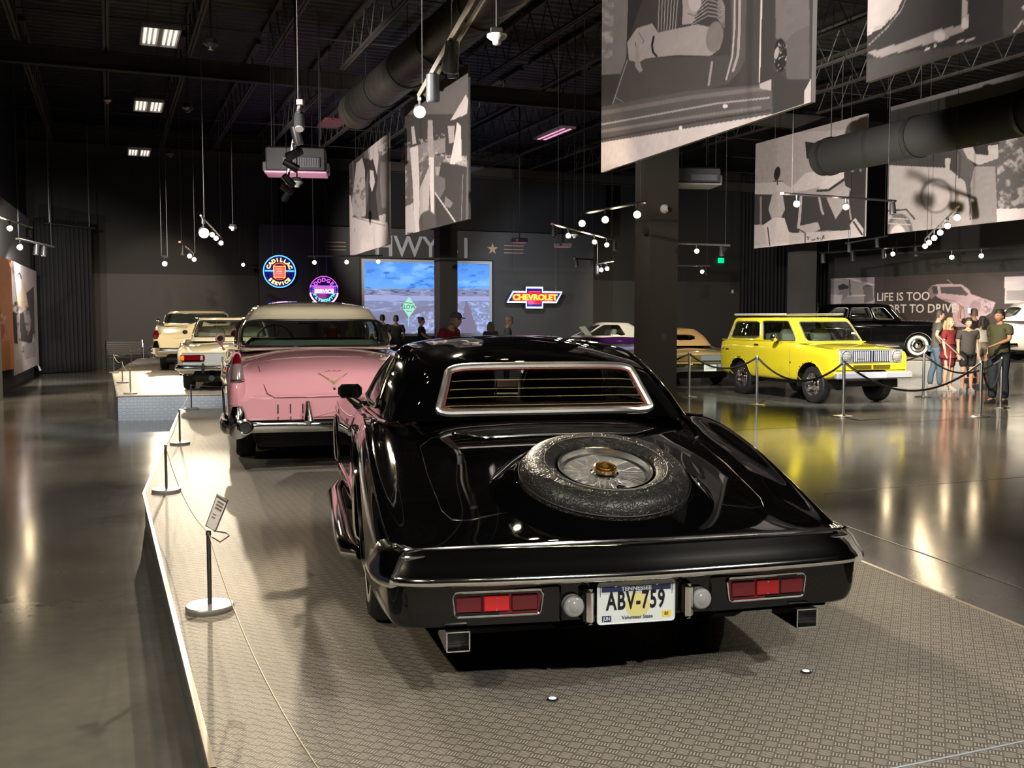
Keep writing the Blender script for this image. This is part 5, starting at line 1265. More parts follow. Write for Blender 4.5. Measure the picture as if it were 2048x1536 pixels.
# top right banner: chrome close-up
A = gp(1732, 165); d_ = (gp(1622, 204) - gp(1202, 345)).normalized(); B = A + d_ * 4.55
shp = [('p', [(70, -900), (520, -900), (500, 0), (430, 150), (280, 310), (75, 430)], 205), ('l', [(540, 0), (480, 130), (300, 350), (90, 540)], 10, 160), ('l', [(80, 395), (300, 270), (420, 120)], 12, 170),
 ('p', [(90, 620), (480, 510), (900, 355), (1220, 290), (1240, 370), (960, 480), (640, 560), (220, 690)], 165), ('e', (940, 430, 70, 70, 0), 215), ('e', (800, 585, 35, 26, 0), 240), ('e', (780, 680, 28, 50, 10), 240), ('e', (885, 540, 18, 16, 0), 230),
 ('p', [(1225, -200), (1250, -200), (1285, 280), (1260, 350), (1200, 320)], 190), ('e', (1240, 280, 45, 70, 0), 225), ('l', [(1150, 495), (1240, 480), (1350, 460)], 20, 205), ('p', [(1700, -900), (2600, -900), (2600, 600), (1690, 440)], 78), ('p', [(1260, -900), (1700, -900), (1690, 440), (1300, 360)], 60),
 ('l', [(1820, 380), (1900, 270), (1940, 260)], 24, 190), ('e', (1940, 90, 20, 30, 0), 220), ('p', [(90, 700), (700, 600), (1300, 520), (1500, 560), (75, 1000)], 82)]
panel('banner at the top right corner, chrome headlamp close-up', A, B, ZB, ZB + 2.95, shp, 58, T_(1720, 0, 5.909), 340, 220)
# banner with two people by a car (right of column), crop 4
A, B = onz(1508, 497, ZB), onz(1729, 473, ZB)
shp = [('p', [(90, 250), (1000, 200), (1000, 700), (90, 690)], 168), ('p', [(90, 600), (300, 590), (380, 640), (380, 680), (100, 680)], 200), ('e', (268, 530, 22, 50, 10), 40), ('l', [(240, 585), (305, 585)], 6, 40), ('l', [(268, 540), (270, 610)], 6, 40),
 ('p', [(760, 360), (830, 320), (920, 300), (920, 1050), (810, 1000), (770, 700), (740, 470)], 56), ('n', [(740, 330), (920, 300), (900, 520), (750, 520)], 30, 1, .5, 5, 150),
 ('p', [(470, 300), (700, 330), (690, 380), (600, 400), (560, 440), (480, 420)], 40), ('p', [(500, 400), (575, 400), (580, 470), (555, 515), (515, 490)], 150), ('p', [(600, 390), (720, 385), (755, 470), (750, 560), (640, 640), (570, 650), (590, 480)], 212), ('p', [(380, 620), (470, 530), (560, 510), (590, 560), (600, 620), (480, 650), (390, 665)], 205),
 ('l', [(560, 655), (640, 650), (770, 560)], 18, 60), ('p', [(100, 680), (900, 690), (900, 960), (640, 940), (380, 960), (100, 900)], 66), ('p', [(620, 700), (760, 620), (800, 640), (770, 740), (690, 860)], 175), ('l', [(570, 700), (590, 800), (600, 820)], 16, 180), ('l', [(440, 700), (430, 850), (420, 920)], 20, 190),
 ('p', [(420, 910), (560, 880), (580, 930), (520, 960), (430, 960)], 185), ('l', [(780, 720), (800, 860)], 12, 190), ('l', [(150, 700), (150, 900)], 14, 150),
 ('p', [(100, 900), (200, 900), (380, 960), (620, 950), (890, 930), (890, 1060), (100, 1080)], 205), ('p', [(790, 900), (830, 850), (890, 930), (890, 990), (800, 960)], 210), ('p', [(230, 690), (270, 660), (310, 690), (325, 790), (290, 860), (230, 860), (205, 790)], 190), ('p', [(170, 900), (240, 850), (320, 850), (355, 960), (350, 1060), (200, 1065)], 222),
 ('l', [(200, 920), (215, 1050)], 8, 60), ('l', [(820, 880), (880, 970)], 14, 60), ('l', [(420, 930), (470, 960), (470, 1040)], 8, 70), ('n', [(480, 985), (610, 975), (610, 1010), (490, 1020)], 12, 1, .5, 9, 60)]
panel('banner of two people leaning over a car door, second row', A, B, ZB, ZB + 2.85, shp, 150, T_(1480, 200, 3.606), 280, 210)
# banner: man standing by pale car, far right
A = onz(1775, 468, ZB); B = A + (onz(1729, 473, ZB) - onz(1508, 497, ZB)).normalized() * 4.6
shp = [('p', [(1060, 300), (1560, 250), (1560, 560), (1060, 470)], 52), ('l', [(1085, 290), (1300, 262), (1530, 262), (1575, 300)], 14, 175), ('p', [(1060, 470), (1500, 490), (1620, 580), (1680, 900), (1650, 1000), (1060, 1000)], 158), ('p', [(1240, 210), (1600, 160), (1620, 300), (1560, 270), (1240, 250)], 175),
 ('p', [(1620, 100), (1850, 130), (1870, 320), (1820, 420), (1690, 480), (1650, 400), (1610, 250)], 40), ('p', [(1660, 60), (1760, 60), (1740, 130), (1700, 180), (1670, 150)], 175), ('p', [(1600, 340), (1680, 340), (1700, 390), (1790, 400), (1790, 330), (1860, 320), (1865, 420), (1720, 470), (1640, 420)], 160), ('p', [(1690, 480), (1840, 480), (1860, 900), (1670, 900), (1665, 600)], 130),
 ('n', [(1850, 80), (2600, 80), (2600, 790), (1860, 790)], 46, 1, .46, 6, 150), ('p', [(1850, 785), (2600, 770), (2600, 900), (1855, 900)], 200), ('e', (1415, 690, 118, 128, 8), 112), ('e', (1415, 695, 98, 108, 8), 168), ('e', (1150, 950, 95, 130, 0), 95), ('e', (1150, 960, 75, 110, 0), 140), ('e', (1140, 980, 55, 80, 0), 205),
 ('l', [(1060, 800), (1200, 790), (1260, 860)], 12, 60), ('l', [(1070, 850), (1210, 860)], 6, 190), ('l', [(1070, 890), (1230, 900)], 6, 190), ('l', [(1540, 320), (1590, 400), (1580, 560)], 14, 60), ('l', [(1490, 480), (1620, 580)], 8, 60), ('p', [(1480, 420), (1520, 420), (1510, 500), (1480, 490)], 160), ('l', [(1650, 560), (1660, 860)], 8, 70)]
panel('banner of a man standing by a pale car, far right', A, B, ZB, ZB + 2.85, shp, 78, T_(1480, 200, 3.606), 280, 180, edge=(.4, .38, .37))
# two banners left of centre, crop 6
A, B = onz(811, 470, ZB), onz(937, 438, ZB)
shp = [('p', [(740, -60), (1420, -60), (1420, 420), (740, 300)], 62), ('n', [(740, 240), (1000, 200), (1000, 800), (760, 800)], 30, .6, .5, 5, 170), ('p', [(1230, 10), (1390, -260), (1420, -200), (1400, -60), (1300, -20)], 190), ('p', [(750, 300), (1180, 180), (1180, 330), (770, 420)], 128), ('p', [(1180, 360), (1400, 370), (1400, 480), (1180, 420)], 168), ('n', [(1180, 360), (1400, 370), (1400, 480), (1180, 420)], 20, 1, .5, 5, 60),
 ('p', [(820, 290), (900, 260), (915, 620), (915, 1160), (870, 1180), (845, 620)], 200), ('p', [(830, 70), (860, 60), (885, 240), (845, 250)], 175), ('p', [(1000, 0), (1050, 0), (1065, 380), (1015, 380), (1000, 300)], 150), ('p', [(1010, 380), (1062, 380), (1068, 1100), (1040, 1110)], 205),
 ('p', [(920, 700), (1030, 440), (1010, 920), (915, 1030)], 175), ('p', [(1300, 20), (1340, 60), (1350, 420), (1290, 430), (1220, 620), (1190, 720), (1160, 780), (1145, 990), (1120, 985), (1135, 770), (1180, 640), (1240, 380), (1280, 180)], 205), ('p', [(1205, 60), (1275, 60), (1270, 230), (1220, 240)], 160),
 ('p', [(1075, 480), (1135, 480), (1140, 600), (1090, 610)], 150), ('p', [(1140, 430), (1400, 480), (1390, 1050), (1080, 1090), (1075, 760)], 60), ('l', [(1075, 745), (1280, 1040)], 14, 190), ('p', [(1080, 560), (1180, 600), (1180, 700), (1130, 800), (1080, 740)], 100), ('e', (1000, 1050, 90, 120, 0), 80), ('p', [(1180, 780), (1260, 850), (1230, 900), (1170, 880)], 120),
 ('p', [(750, 900), (850, 850), (880, 1180), (770, 1190)], 185), ('l', [(1360, 560), (1345, 1030)], 8, 120), ('p', [(790, 1155), (850, 1150), (850, 1165), (790, 1170)], 70), ('n', [(900, 180), (1190, 130), (1190, 470), (930, 500)], 26, 1, .55, 5, 165)]
panel('tall banner of raised pale arms behind the lit end of the steel track', A, B, ZB, ZB + 2.95, shp, 96, T_(660, 240, 5.12), 170, 170, edge=(.55, .60, .62))
A, B = onz(700, 513, ZB), onz(779, 488, ZB)
shp = [('p', [(160, 400), (350, 300), (350, 780), (170, 790)], 62), ('l', [(230, 400), (240, 640)], 8, 110), ('p', [(390, 250), (590, 150), (590, 330), (500, 380), (480, 560), (450, 440), (400, 400)], 185), ('n', [(480, 200), (590, 160), (590, 420), (500, 420)], 22, 1, .5, 5, 90),
 ('p', [(340, 390), (400, 400), (370, 640), (350, 600)], 40), ('p', [(270, 440), (330, 390), (360, 520), (365, 980), (300, 1000), (210, 960)], 175), ('n', [(200, 600), (370, 580), (370, 1000), (210, 980)], 26, .5, .5, 5, 110), ('p', [(400, 500), (460, 540), (470, 640), (440, 760), (400, 700)], 190), ('p', [(380, 430), (440, 400), (490, 600), (470, 760), (500, 1020), (360, 1010), (390, 800), (395, 560)], 52),
 ('p', [(405, 510), (445, 520), (460, 640), (430, 740), (405, 650)], 200), ('p', [(490, 560), (590, 540), (590, 1040), (500, 1020)], 84), ('p', [(520, 430), (580, 430), (575, 900), (530, 900), (510, 640)], 120), ('p', [(500, 980), (570, 960), (570, 1040), (510, 1040)], 190), ('p', [(165, 790), (210, 770), (240, 990), (590, 1050), (610, 1290), (200, 1410)], 208), ('l', [(230, 990), (400, 1040), (560, 1080)], 8, 110), ('l', [(250, 1110), (252, 1140)], 5, 120)]
panel('banner of a couple in a car, nearest the neon signs', A, B, ZB, ZB + 2.85, shp, 90, T_(660, 240, 5.12), 130, 150, edge=(.55, .60, .62))

# ------------------------------------------------------------------ wall graphics
def wallprint(name, label, cat, A, B, z0, z1, shapes, base, tr, nx, nz, m=INK, frame_=None, th=.03, tone=(1., .95, .96)):
    A = Vector((A[0], A[1], 0)); B = Vector((B[0], B[1], 0)); d = (B - A).normalized(); n = Vector((d.y, -d.x, 0))
    if n.dot(A) > 0: n = -n
    t = thing(name, label, cat, (A + B) / 2 + Vector((0, 0, z0))); off = -(A + B) / 2 - Vector((0, 0, z0)); up = Vector((0, 0, 1))
    MB().slab([A + up * z0 - n * .002 + off, B + up * z0 - n * .002 + off, B + up * z1 - n * .002 + off, A + up * z1 - n * .002 + off], -n * th).obj('board', frame_ or BLACKM, t, smooth=False)
    p = printed('print', A, B, z0, z1, nx, nz, shapes, m, t, base, tone, tr=tr); p.data.transform(Matrix.Translation(off)); return t, n
# left wall posters, crop "0,500..120,900" scale 3.842
A, B = ony(-150, 700, 17.2), ony(18, 700, 22.0)
lt = .11
wallprint('wall_poster', 'tan poster with a hand at the left frame edge', 'poster', (A.x + lt, A.y), (B.x + lt, B.y), .55, 2.95,
 [('p', [(-700, 300), (0, 460), (40, 620), (20, 680), (-100, 700), (-700, 640)], (150, 90, 66)), ('l', [(-60, 520), (0, 500), (36, 520)], 26, (214, 178, 160)), ('l', [(-60, 560), (30, 560)], 22, (205, 160, 140)), ('g', [(-700, 640), (80, 700), (80, 1000), (-700, 1000)], 640, 960, (176, 122, 62), (150, 100, 40))],
 (190, 140, 100), T_(0, 500, 3.842), 60, 60)
A, B = ony(16, 700, 22.3), ony(69, 700, 27.9)
wallprint('wall_poster', 'black and white figure poster beside the left curtain', 'poster', (A.x + .14, A.y - .05), (B.x + .14, B.y - .05), .38, 2.95,
 [('p', [(90, 470), (140, 490), (140, 720), (110, 720), (100, 600)], 50), ('p', [(150, 490), (240, 440), (265, 560), (245, 720), (160, 700)], 62), ('p', [(180, 470), (240, 460), (235, 600), (215, 660), (190, 560)], 168), ('p', [(165, 200), (215, 280), (220, 420), (170, 470), (100, 420), (120, 360)], (216, 200, 176)), ('e', (150, 260, 20, 55, 0), 225), ('l', [(130, 200), (150, 175), (165, 220)], 10, 60), ('l', [(135, 500), (140, 700)], 12, 190),
  ('p', [(200, 330), (260, 280), (268, 700), (240, 560)], 90), ('n', [(45, 400), (270, 400), (275, 830), (60, 850)], 30, 1, .56, 5, 60), ('p', [(40, 150), (110, 160), (90, 340), (50, 600), (45, 400)], 206), ('p', [(100, 720), (165, 730), (160, 840), (110, 850)], 215), ('p', [(180, 730), (270, 700), (275, 820), (190, 830)], 170)],
 205, T_(0, 500, 3.842), 70, 110)
# right wall mural, crop 3: origin (1640,540) scale 4.956
A, B = ony(1664, 650, 36.3), ony(2280, 650, 27.6)
dw = (Vector((RB.x - RA.x, RB.y - RA.y, 0))).normalized(); nw = Vector((dw.y, -dw.x, 0)); nw = -nw if nw.dot(RA) > 0 else nw
A = RA + dw * .15 + nw * .05; B = RA + dw * 11.6 + nw * .05
shp = [('g', [(100, 20), (600, 10), (600, 430), (100, 430)], 20, 430, 150, 170), ('p', [(180, 150), (250, 150), (290, 200), (270, 260), (220, 300), (185, 240)], 140), ('p', [(175, 160), (230, 135), (285, 160), (280, 185), (190, 200)], 50), ('l', [(290, 60), (300, 250)], 14, 90), ('l', [(200, 60), (540, 150)], 16, 200), ('l', [(240, 55), (540, 60)], 10, 60), ('e', (470, 180, 45, 30, 0), 60), ('p', [(430, 160), (520, 160), (530, 300), (440, 330)], 110), ('p', [(110, 240), (220, 250), (210, 340), (110, 340)], 205), ('l', [(280, 260), (440, 250)], 18, 200), ('p', [(540, 15), (1840, 0), (1840, 600), (540, 600)], (62, 58, 57)),
 ('p', [(1830, 70), (2700, 40), (2700, 330), (1830, 330)], 190), ('p', [(1850, 200), (2700, 190), (2700, 320), (1850, 300)], 150),
 ('p', [(1105, 160), (1160, 140), (1400, 140), (1470, 190), (1500, 240), (1640, 290), (1740, 320), (1700, 420), (1620, 470), (1480, 560), (1330, 560), (1300, 330), (1160, 270)], (176, 160, 168)), ('p', [(1065, 200), (1115, 150), (1165, 160), (1170, 240), (1100, 290)], (120, 108, 114)),
 ('p', [(1190, 165), (1400, 165), (1470, 240), (1450, 255), (1200, 230)], 76), ('p', [(1110, 165), (1160, 165), (1170, 235), (1120, 230)], 60), ('l', [(1260, 95), (1310, 138)], 6, 150), ('e', (1360, 360, 55, 45, 30), (196, 180, 186)), ('e', (1540, 360, 55, 60, 0), (150, 136, 140)), ('l', [(1220, 290), (1340, 310), (1420, 370), (1440, 480)], 8, (120, 108, 112)), ('n', [(1560, 290), (1740, 300), (1700, 470), (1580, 480)], 26, 1, .5, 5, 90)]
mural, n_ = wallprint('wall_mural', 'long grey mural behind the limousines, reading LIFE IS TOO SHORT TO DRIVE', 'mural', A, B, 1.0, 3.08, shp, (62, 58, 57), T_(1640, 540, 4.956), 420, 90)
ltm = mat('mural_letters', (.62, .56, .55), .6)
def wp2(px, py): return onplane(px, py, (A.x, A.y), dw) + nw * .02
for body, px, py, sz in (('LIFE IS TOO', 1806, 594, .40), ('SHORT TO DRIVE', 1829, 618, .40)):
    q = wp2(px, py) - mural.location
    text('lettering', body, sz, ltm, mural, basis(q, dw if dw.x > 0 else -dw, (0, 0, 1)), .003, .98, offset=.004)

# ------------------------------------------------------------------ projection screen, HWY 51 lettering, star, stripes
WS = .26
def ws(px, py, o=.0): return onplane(px, py, (WA[0] - LV.x * (WS + o), WA[1] - LV.y * (WS + o)), WV)
a, b = ws(724, 640, .05), ws(984, 640, .05); z1 = ws(850, 520, .05).z; z0 = ws(850, 672, .05).z
scr = thing('projection_screen', 'bright projection screen showing a country road under a blue sky', 'screen', (a + b) / 2)
off = -scr.location; scr.location.z = z0; off = -scr.location
up = Vector((0, 0, 1)); ab = (b - a).normalized(); a0 = Vector((a.x, a.y, 0)); b0 = Vector((b.x, b.y, 0))
MB().slab([a0 + up * z0 + off, b0 + up * z0 + off, b0 + up * z1 + off, a0 + up * z1 + off], LV * .04).obj('frame', mat('pale_frame', (.50, .50, .52), .5), scr, smooth=False)
MB().slab([a0 - ab * .06 + up * (z0 - .06) + off + LV * .02, b0 + ab * .06 + up * (z0 - .06) + off + LV * .02, b0 + ab * .06 + up * (z1 + .06) + off + LV * .02, a0 - ab * .06 + up * (z1 + .06) + off + LV * .02], LV * .04).obj('black_surround', BLACKM, scr, smooth=False)
shp = [('g', [(0, 0), (1300, 0), (1300, 600), (0, 600)], 320, 600, (66, 128, 214), (96, 158, 232)), ('n', [(0, 340), (1300, 340), (1300, 560), (0, 560)], 130, 2.2, .46, 4, (118, 172, 240)), ('n', [(0, 340), (1300, 340), (1300, 590), (0, 590)], 75, 3, .55, 5, (52, 104, 190)),
 ('p', [(0, 588), (1300, 588), (1300, 1100), (0, 1100)], (118, 124, 158)), ('n', [(0, 588), (1300, 588), (1300, 1100), (0, 1100)], 60, 4, .5, 4, (150, 158, 196)), ('n', [(0, 590), (1300, 590), (1300, 660), (0, 660)], 34, 5, .52, 5, (70, 66, 96)), ('p', [(0, 640), (1300, 655), (1300, 690), (0, 690)], (146, 152, 196)),
 ('p', [(30, 820), (640, 725), (640, 760), (250, 880), (30, 1000)], (118, 114, 142)), ('n', [(420, 830), (650, 740), (650, 1000), (430, 1000)], 22, 1, .48, 5, (160, 172, 214)), ('p', [(900, 690), (915, 690), (1040, 1000), (840, 1000)], (112, 104, 128)), ('n', [(920, 700), (1110, 700), (1110, 1000), (1020, 1000)], 18, 1, .46, 5, (150, 170, 220)), ('n', [(825, 730), (900, 700), (850, 1000), (825, 1000)], 20, 1, .5, 5, (146, 160, 200)),
 ('p', [(356, 742), (418, 656), (482, 742), (418, 832)], (150, 214, 186)), ('l', [(414, 830), (412, 910)], 6, (150, 190, 190)), ('l', [(388, 706), (450, 712)], 6, (70, 110, 96)), ('l', [(400, 778), (440, 780)], 6, (80, 120, 104))]
ia, ib = a0 + ab * .10, b0 - ab * .10
pr_ = printed('projected_picture', ia - LV * .006, ib - LV * .006, z0 + .10, z1 - .10, 330, 190, shp, printmat('projected_light', .60), scr, (110, 130, 180), (1, 1, 1), .0, T_(720, 440, 4.267)); pr_.data.transform(Matrix.Translation(off))
sc_ = ws(817, 614, .064)
text('sign_word', 'SLOW', .22, mat('sign_ink', (.01, .03, .03), .5), scr, basis(sc_ + off, WV, up), .001, .9)
LTR = mat('wall_lettering_paint', (.42, .42, .46), .6)
def wtext(name, label, body, px, py, size, sx=1., m=LTR):
    q = ws(px, py, .012); o = text(name, body, size, m, None, basis((0, 0, 0), WV, up), .008, sx, offset=.012); o.location = q
    return tag(o, label, 'lettering')
wtext('wall_lettering', 'large grey HWY 51 lettering above the projection screen', 'HWY 51', 848, 496, 1.07, .98)
def star(px, py, r, label):
    q = ws(px, py, .01); v = []
    for k in range(10):
        a = PI / 2 + k * PI / 5; rr = r if k % 2 == 0 else r * .40; v.append(q * 0 + WV * (rr * math.cos(a)) + up * (rr * math.sin(a)))
    o = MB().slab(v, -LV * .01).obj('wall_star', mat('star_gold', (.42, .30, .15), .5), None, smooth=False); o.location = q; return tag(o, label, 'wall decoration')
star(985, 498, .235, 'gold star on the wall right of HWY 51')
SG = mat('stripe_gold', (.36, .26, .15), .5)
for (x0, x1), lab in (((1008, 1047), 'three thin gold wall stripes right of the star'), ((653, 692), 'three thin gold wall stripes left of the banners')):
    t = thing('wall_stripes', lab, 'wall decoration', ws((x0 + x1) / 2, 498, .01))
    for py in (492, 499.5, 506.5) if x0 > 900 else (485, 493, 500):
        a_1, b_1 = ws(x0, py, .01) - t.location, ws(x1, py, .01) - t.location; b_1.z = a_1.z
        MB().slab([a_1, b_1, b_1 + up * .035, a_1 + up * .035], -LV * .01).obj('stripe', SG, t, smooth=False)

# neon signs
def neon(name, color, s): return glow('neon_' + name, color, s * .62)
def arc_text(body, q, r, a0, a1, size, m, parent, flip=False, bevel=.008, nm='neon_letter'):
    n = len(body)
    for i, ch in enumerate(body):
        a = R(a0 + (a1 - a0) * (i / (n - 1) if n > 1 else .5))
        c = q + WV * (r * math.cos(a)) + up * (r * math.sin(a)); ra = a - PI / 2 if not flip else a + PI / 2
        x = WV * math.cos(ra) + up * math.sin(ra); y = -WV * math.sin(ra) + up * math.cos(ra)
        text(nm, ch, size, m, parent, basis(c, x, y), .012, 1.0, offset=.006)
def circ(q, r, n=40, a0=0, a1=360, full=True):
    A = np.linspace(R(a0), R(a1), n, endpoint=not full); return [q + WV * (r * math.cos(a)) + up * (r * math.sin(a)) for a in A]
def neon_base(name, label, px, py, r, m):
    q = ws(px, py, .45); t = thing(name, label, 'neon sign', q)
    MB().lathe([(.0001, -.05), (r * .98, -.05), (r, -.03), (r, .03), (r * .98, .05), (.0001, .05)], LV * .08, LV, 48).obj('sign_disc', m, t)
    for sx in (-.13, .07): MB().cyl(WV * (r * sx * 3) + up * r + LV * .08, WV * (r * sx * 3) + up * (8.06 - q.z) + LV * .08, .005, n=6).obj('hanging_wire', STEEL, t)
    MB().cyl(LV * .12, LV * .42, .04).obj('wall_bracket', BLACKM, t)
    return t
ZV = Vector((0, 0, 0))
t = neon_base('neon_sign', 'round blue neon sign reading CADILLAC SERVICE', 559, 543, .565, mat('navy_enamel', (.01, .01, .12), .3))
MB().tube(circ(ZV, .55), .020, 8, True).obj('neon_ring', neon('blue', (.05, .22, 1.0), 3.2), t)
for sx in (-1, 1): MB().tube([WV * (sx * .50) + up * .02, WV * (sx * .22) + up * .02], .028, 6).obj('neon_bar', neon('blue', (.05, .22, 1.0), 3.2), t)
arc_text('CADILLAC', ZV, .40, 158, 22, .175, neon('yellow', (1.0, .62, .14), 3.0), t); arc_text('SERVICE', ZV, .43, 222, 318, .165, neon('yellow', (1.0, .62, .14), 3.0), t, True)
MB().slab([WV * x + up * z for x, z in ((-.17, .16), (.17, .16), (.17, -.16), (0, -.25), (-.17, -.16))], LV * .02).obj('crest', mat('crest_red', (.55, .02, .01), .4, emit=(1, .06, .01), es=1.0), t)
MB().tube([WV * x + up * z for x, z in ((-.20, .18), (.20, .18), (.19, -.20), (-.19, -.20))], .020, 6, True).obj('neon_frame', neon('orange', (1.0, .22, .03), 3.5), t)
MB().tube(circ(up * .02, .27, 16, 40, 140, False), .014, 6).obj('neon_arc', neon('red', (1.0, .05, .02), 2.5), t); MB().tube(circ(up * .02, .30, 16, 230, 310, False), .014, 6).obj('neon_arc', neon('red', (1.0, .05, .02), 2.5), t)
for k in range(3): MB().tube([WV * (-.10) + up * (.09 - .08 * k), WV * .10 + up * (.09 - .08 * k)], .008, 5).obj('crest_line', neon('orange'  , (1, .2, .03), 3.5), t)
t = neon_base('neon_sign', 'round pink and violet neon sign reading DODGE PLYMOUTH SERVICE', 648, 581, .52, mat('violet_enamel', (.03, .01, .08), .3))
MB().tube(circ(ZV, .50, 30, 10, 170, False), .012, 6).obj('neon_ring', neon('violet', (.55, .10, .75), 1.6), t)
MB().tube(circ(ZV, .50, 30, 190, 350, False), .024, 6).obj('neon_ring', neon('pinkwhite', (1.0, .35, .50), 4.0), t)
arc_text('DODGE', ZV, .37, 140, 40, .19, neon('mauve', (.50, .10, .55), 1.3), t); arc_text('PLYMOUTH', ZV, .37, 205, 335, .135, neon('teal', (.05, .85, .62), 2.6), t, True)
MB().tube([WV * x + up * z for x, z in ((-.50, .16), (.50, .16), (.48, -.10), (-.48, -.10))], .014, 6, True).obj('neon_frame', neon('indigo', (.18, .10, 1.0), 2.5), t)
text('neon_letter', 'DEPENDABLE', .12, neon('magenta', (1.0, .06, .25), 2.2), t, basis(up * .085 - LV * .02, WV, up), .010, 1.0, offset=.004)
text('neon_letter', 'SERVICE', .17, neon('hotpink', (1.0, .45, .80), 4.0), t, basis(up * -.03 - LV * .02, WV, up), .012, 1.1, offset=.006)
for k in range(6): MB().tube([WV * (-.44) + up * (.13 - .042 * k), WV * .44 + up * (.13 - .042 * k)], .004, 4).obj('neon_line', neon('indigo', (.18, .10, 1), 2.5), t)
q = ws(1069, 596, .45); t = thing('neon_sign', 'white-outlined bow-tie neon sign reading CHEVROLET', 'neon sign', q)
bow = [(-1.12, -.16), (-.88, .23), (-.34, .23), (-.34, .40), (.34, .40), (.34, .23), (1.16, .23), (.92, -.16), (.34, -.16), (.34, -.37), (-.34, -.37), (-.34, -.16)]
MB().slab([WV * (x * 1.05) + up * (z * 1.08) + LV * .05 for x, z in bow], LV * .10).obj('sign_box', mat('navy_enamel'), t, smooth=False)
MB().tube([WV * x + up * z for x, z in bow], .030, 8, True).obj('neon_outline', neon('white', (.62, .92, 1.0), 3.2), t)
MB().slab([WV * x + up * z + LV * .03 for x, z in ((-.92, -.12), (-.72, .17), (.98, .17), (.78, -.12))], LV * .015).obj('red_field', mat('red_enamel', (.5, .008, .012), .3, emit=(1, .01, .02), es=.5), t, smooth=False)
MB().slab([WV * x + up * z + LV * .031 for x, z in ((-.27, -.22), (-.27, .26), (.27, .26), (.27, -.22))], LV * .015).obj('red_field', mat('red_enamel'), t, smooth=False)
for z in (.25, -.23): MB().tube([WV * -.22 + up * z, WV * .22 + up * z], .012, 6).obj('neon_bar', neon('magenta', (1, .06, .25), 2.2), t)
text('neon_letter', 'CHEVROLET', .31, neon('letter_orange', (1.0, .26, .03), 3.6), t, basis(up * .018 - LV * .02 + WV * .02, WV, up), .014, 1.08, offset=.010)
for x in (-.86, .92): MB().cyl(WV * x + up * .24 + LV * .05, WV * x + up * (8.06 - q.z) + LV * .05, .005, n=6).obj('hanging_wire', STEEL, t)
MB().cyl(LV * .15, LV * .42, .05).obj('wall_bracket', BLACKM, t)
for px, py, col, e in ((559, 543, (.1, .15, 1), 7), (648, 590, (1, .15, .4), 7), (1069, 600, (.4, .45, 1), 8)):
    l = bpy.data.lights.new('neon_glow', 'POINT'); l.energy = e; l.color = col; l.shadow_soft_size = .25; o = bpy.data.objects.new('neon_glow', l); COL.objects.link(o); o.location = ws(px, py, .62)

# ================================================================== CEILING EQUIPMENT
def duct(name, label, a, b, r, m, rings):
    a = Vector(a); b = Vector(b); d = (b - a).normalized(); t = thing(name, label, 'air duct', a)
    L_ = (b - a).length; MB().tube([ZV, d * L_], r, 40).obj('duct_tube', m, t)
    for k in rings: MB().tube([d * (L_ * k - .04), d * (L_ * k + .04)], r * 1.06, 40).obj('duct_band', mat('black_band', (.008, .008, .008), .5), t)
    for k in rings[::2]: MB().cyl(d * L_ * k + up * r, Vector((d.x * L_ * k, d.y * L_ * k, 8.06 - a.z)), .01, n=6).obj('hanging_rod', BLACKM, t)
    return t, d
dm = bpy.data.materials.new('spiral_duct'); dm.use_nodes = True; nt = dm.node_tree; b = nt.nodes['Principled BSDF']; b.inputs['Base Color'].default_value = (.016, .0135, .0105, 1); b.inputs['Roughness'].default_value = .5; b.inputs['Metallic'].default_value = .3
wv = nt.nodes.new('ShaderNodeTexWave'); wv.bands_direction = 'DIAGONAL'; wv.inputs['Scale'].default_value = 3; tc = nt.nodes.new('ShaderNodeTexCoord'); nt.links.new(tc.outputs['Object'], wv.inputs[0])
bp = nt.nodes.new('ShaderNodeBump'); bp.inputs['Strength'].default_value = .5; bp.inputs['Distance'].default_value = .01; nt.links.new(wv.outputs['Fac'], bp.inputs['Height']); nt.links.new(bp.outputs[0], b.inputs['Normal'])
a = onz(722, 212, 6.2); t, d = duct('air_duct', 'large round spiral duct left of the largest banner', a, a - LV * 15, .37, dm, [.03, .12, .24, .36, .50, .64])
MB().tube([ZV + d * .02, -d * .45 - up * .02], [.37, .40], 40).obj('duct_mouth', mat('duct_collar', (.03, .024, .019), .5), t)
MB().tube([-d * .46, -d * .47], .36, 30).obj('duct_opening', BLACKM, t)
a = onz(1646, 316, 5.0); t, d = duct('air_duct', 'black round duct crossing in front of the right-hand banners', a, a - LV * 12, .37, mat('black_duct', (.003, .0028, .0026), .8), [.02, .22, .42, .62, .82])

def hbox(name, label, cat, c, size, m, rz=TH, bev=.01):
    t = thing(name, label, cat, c, rz); return t
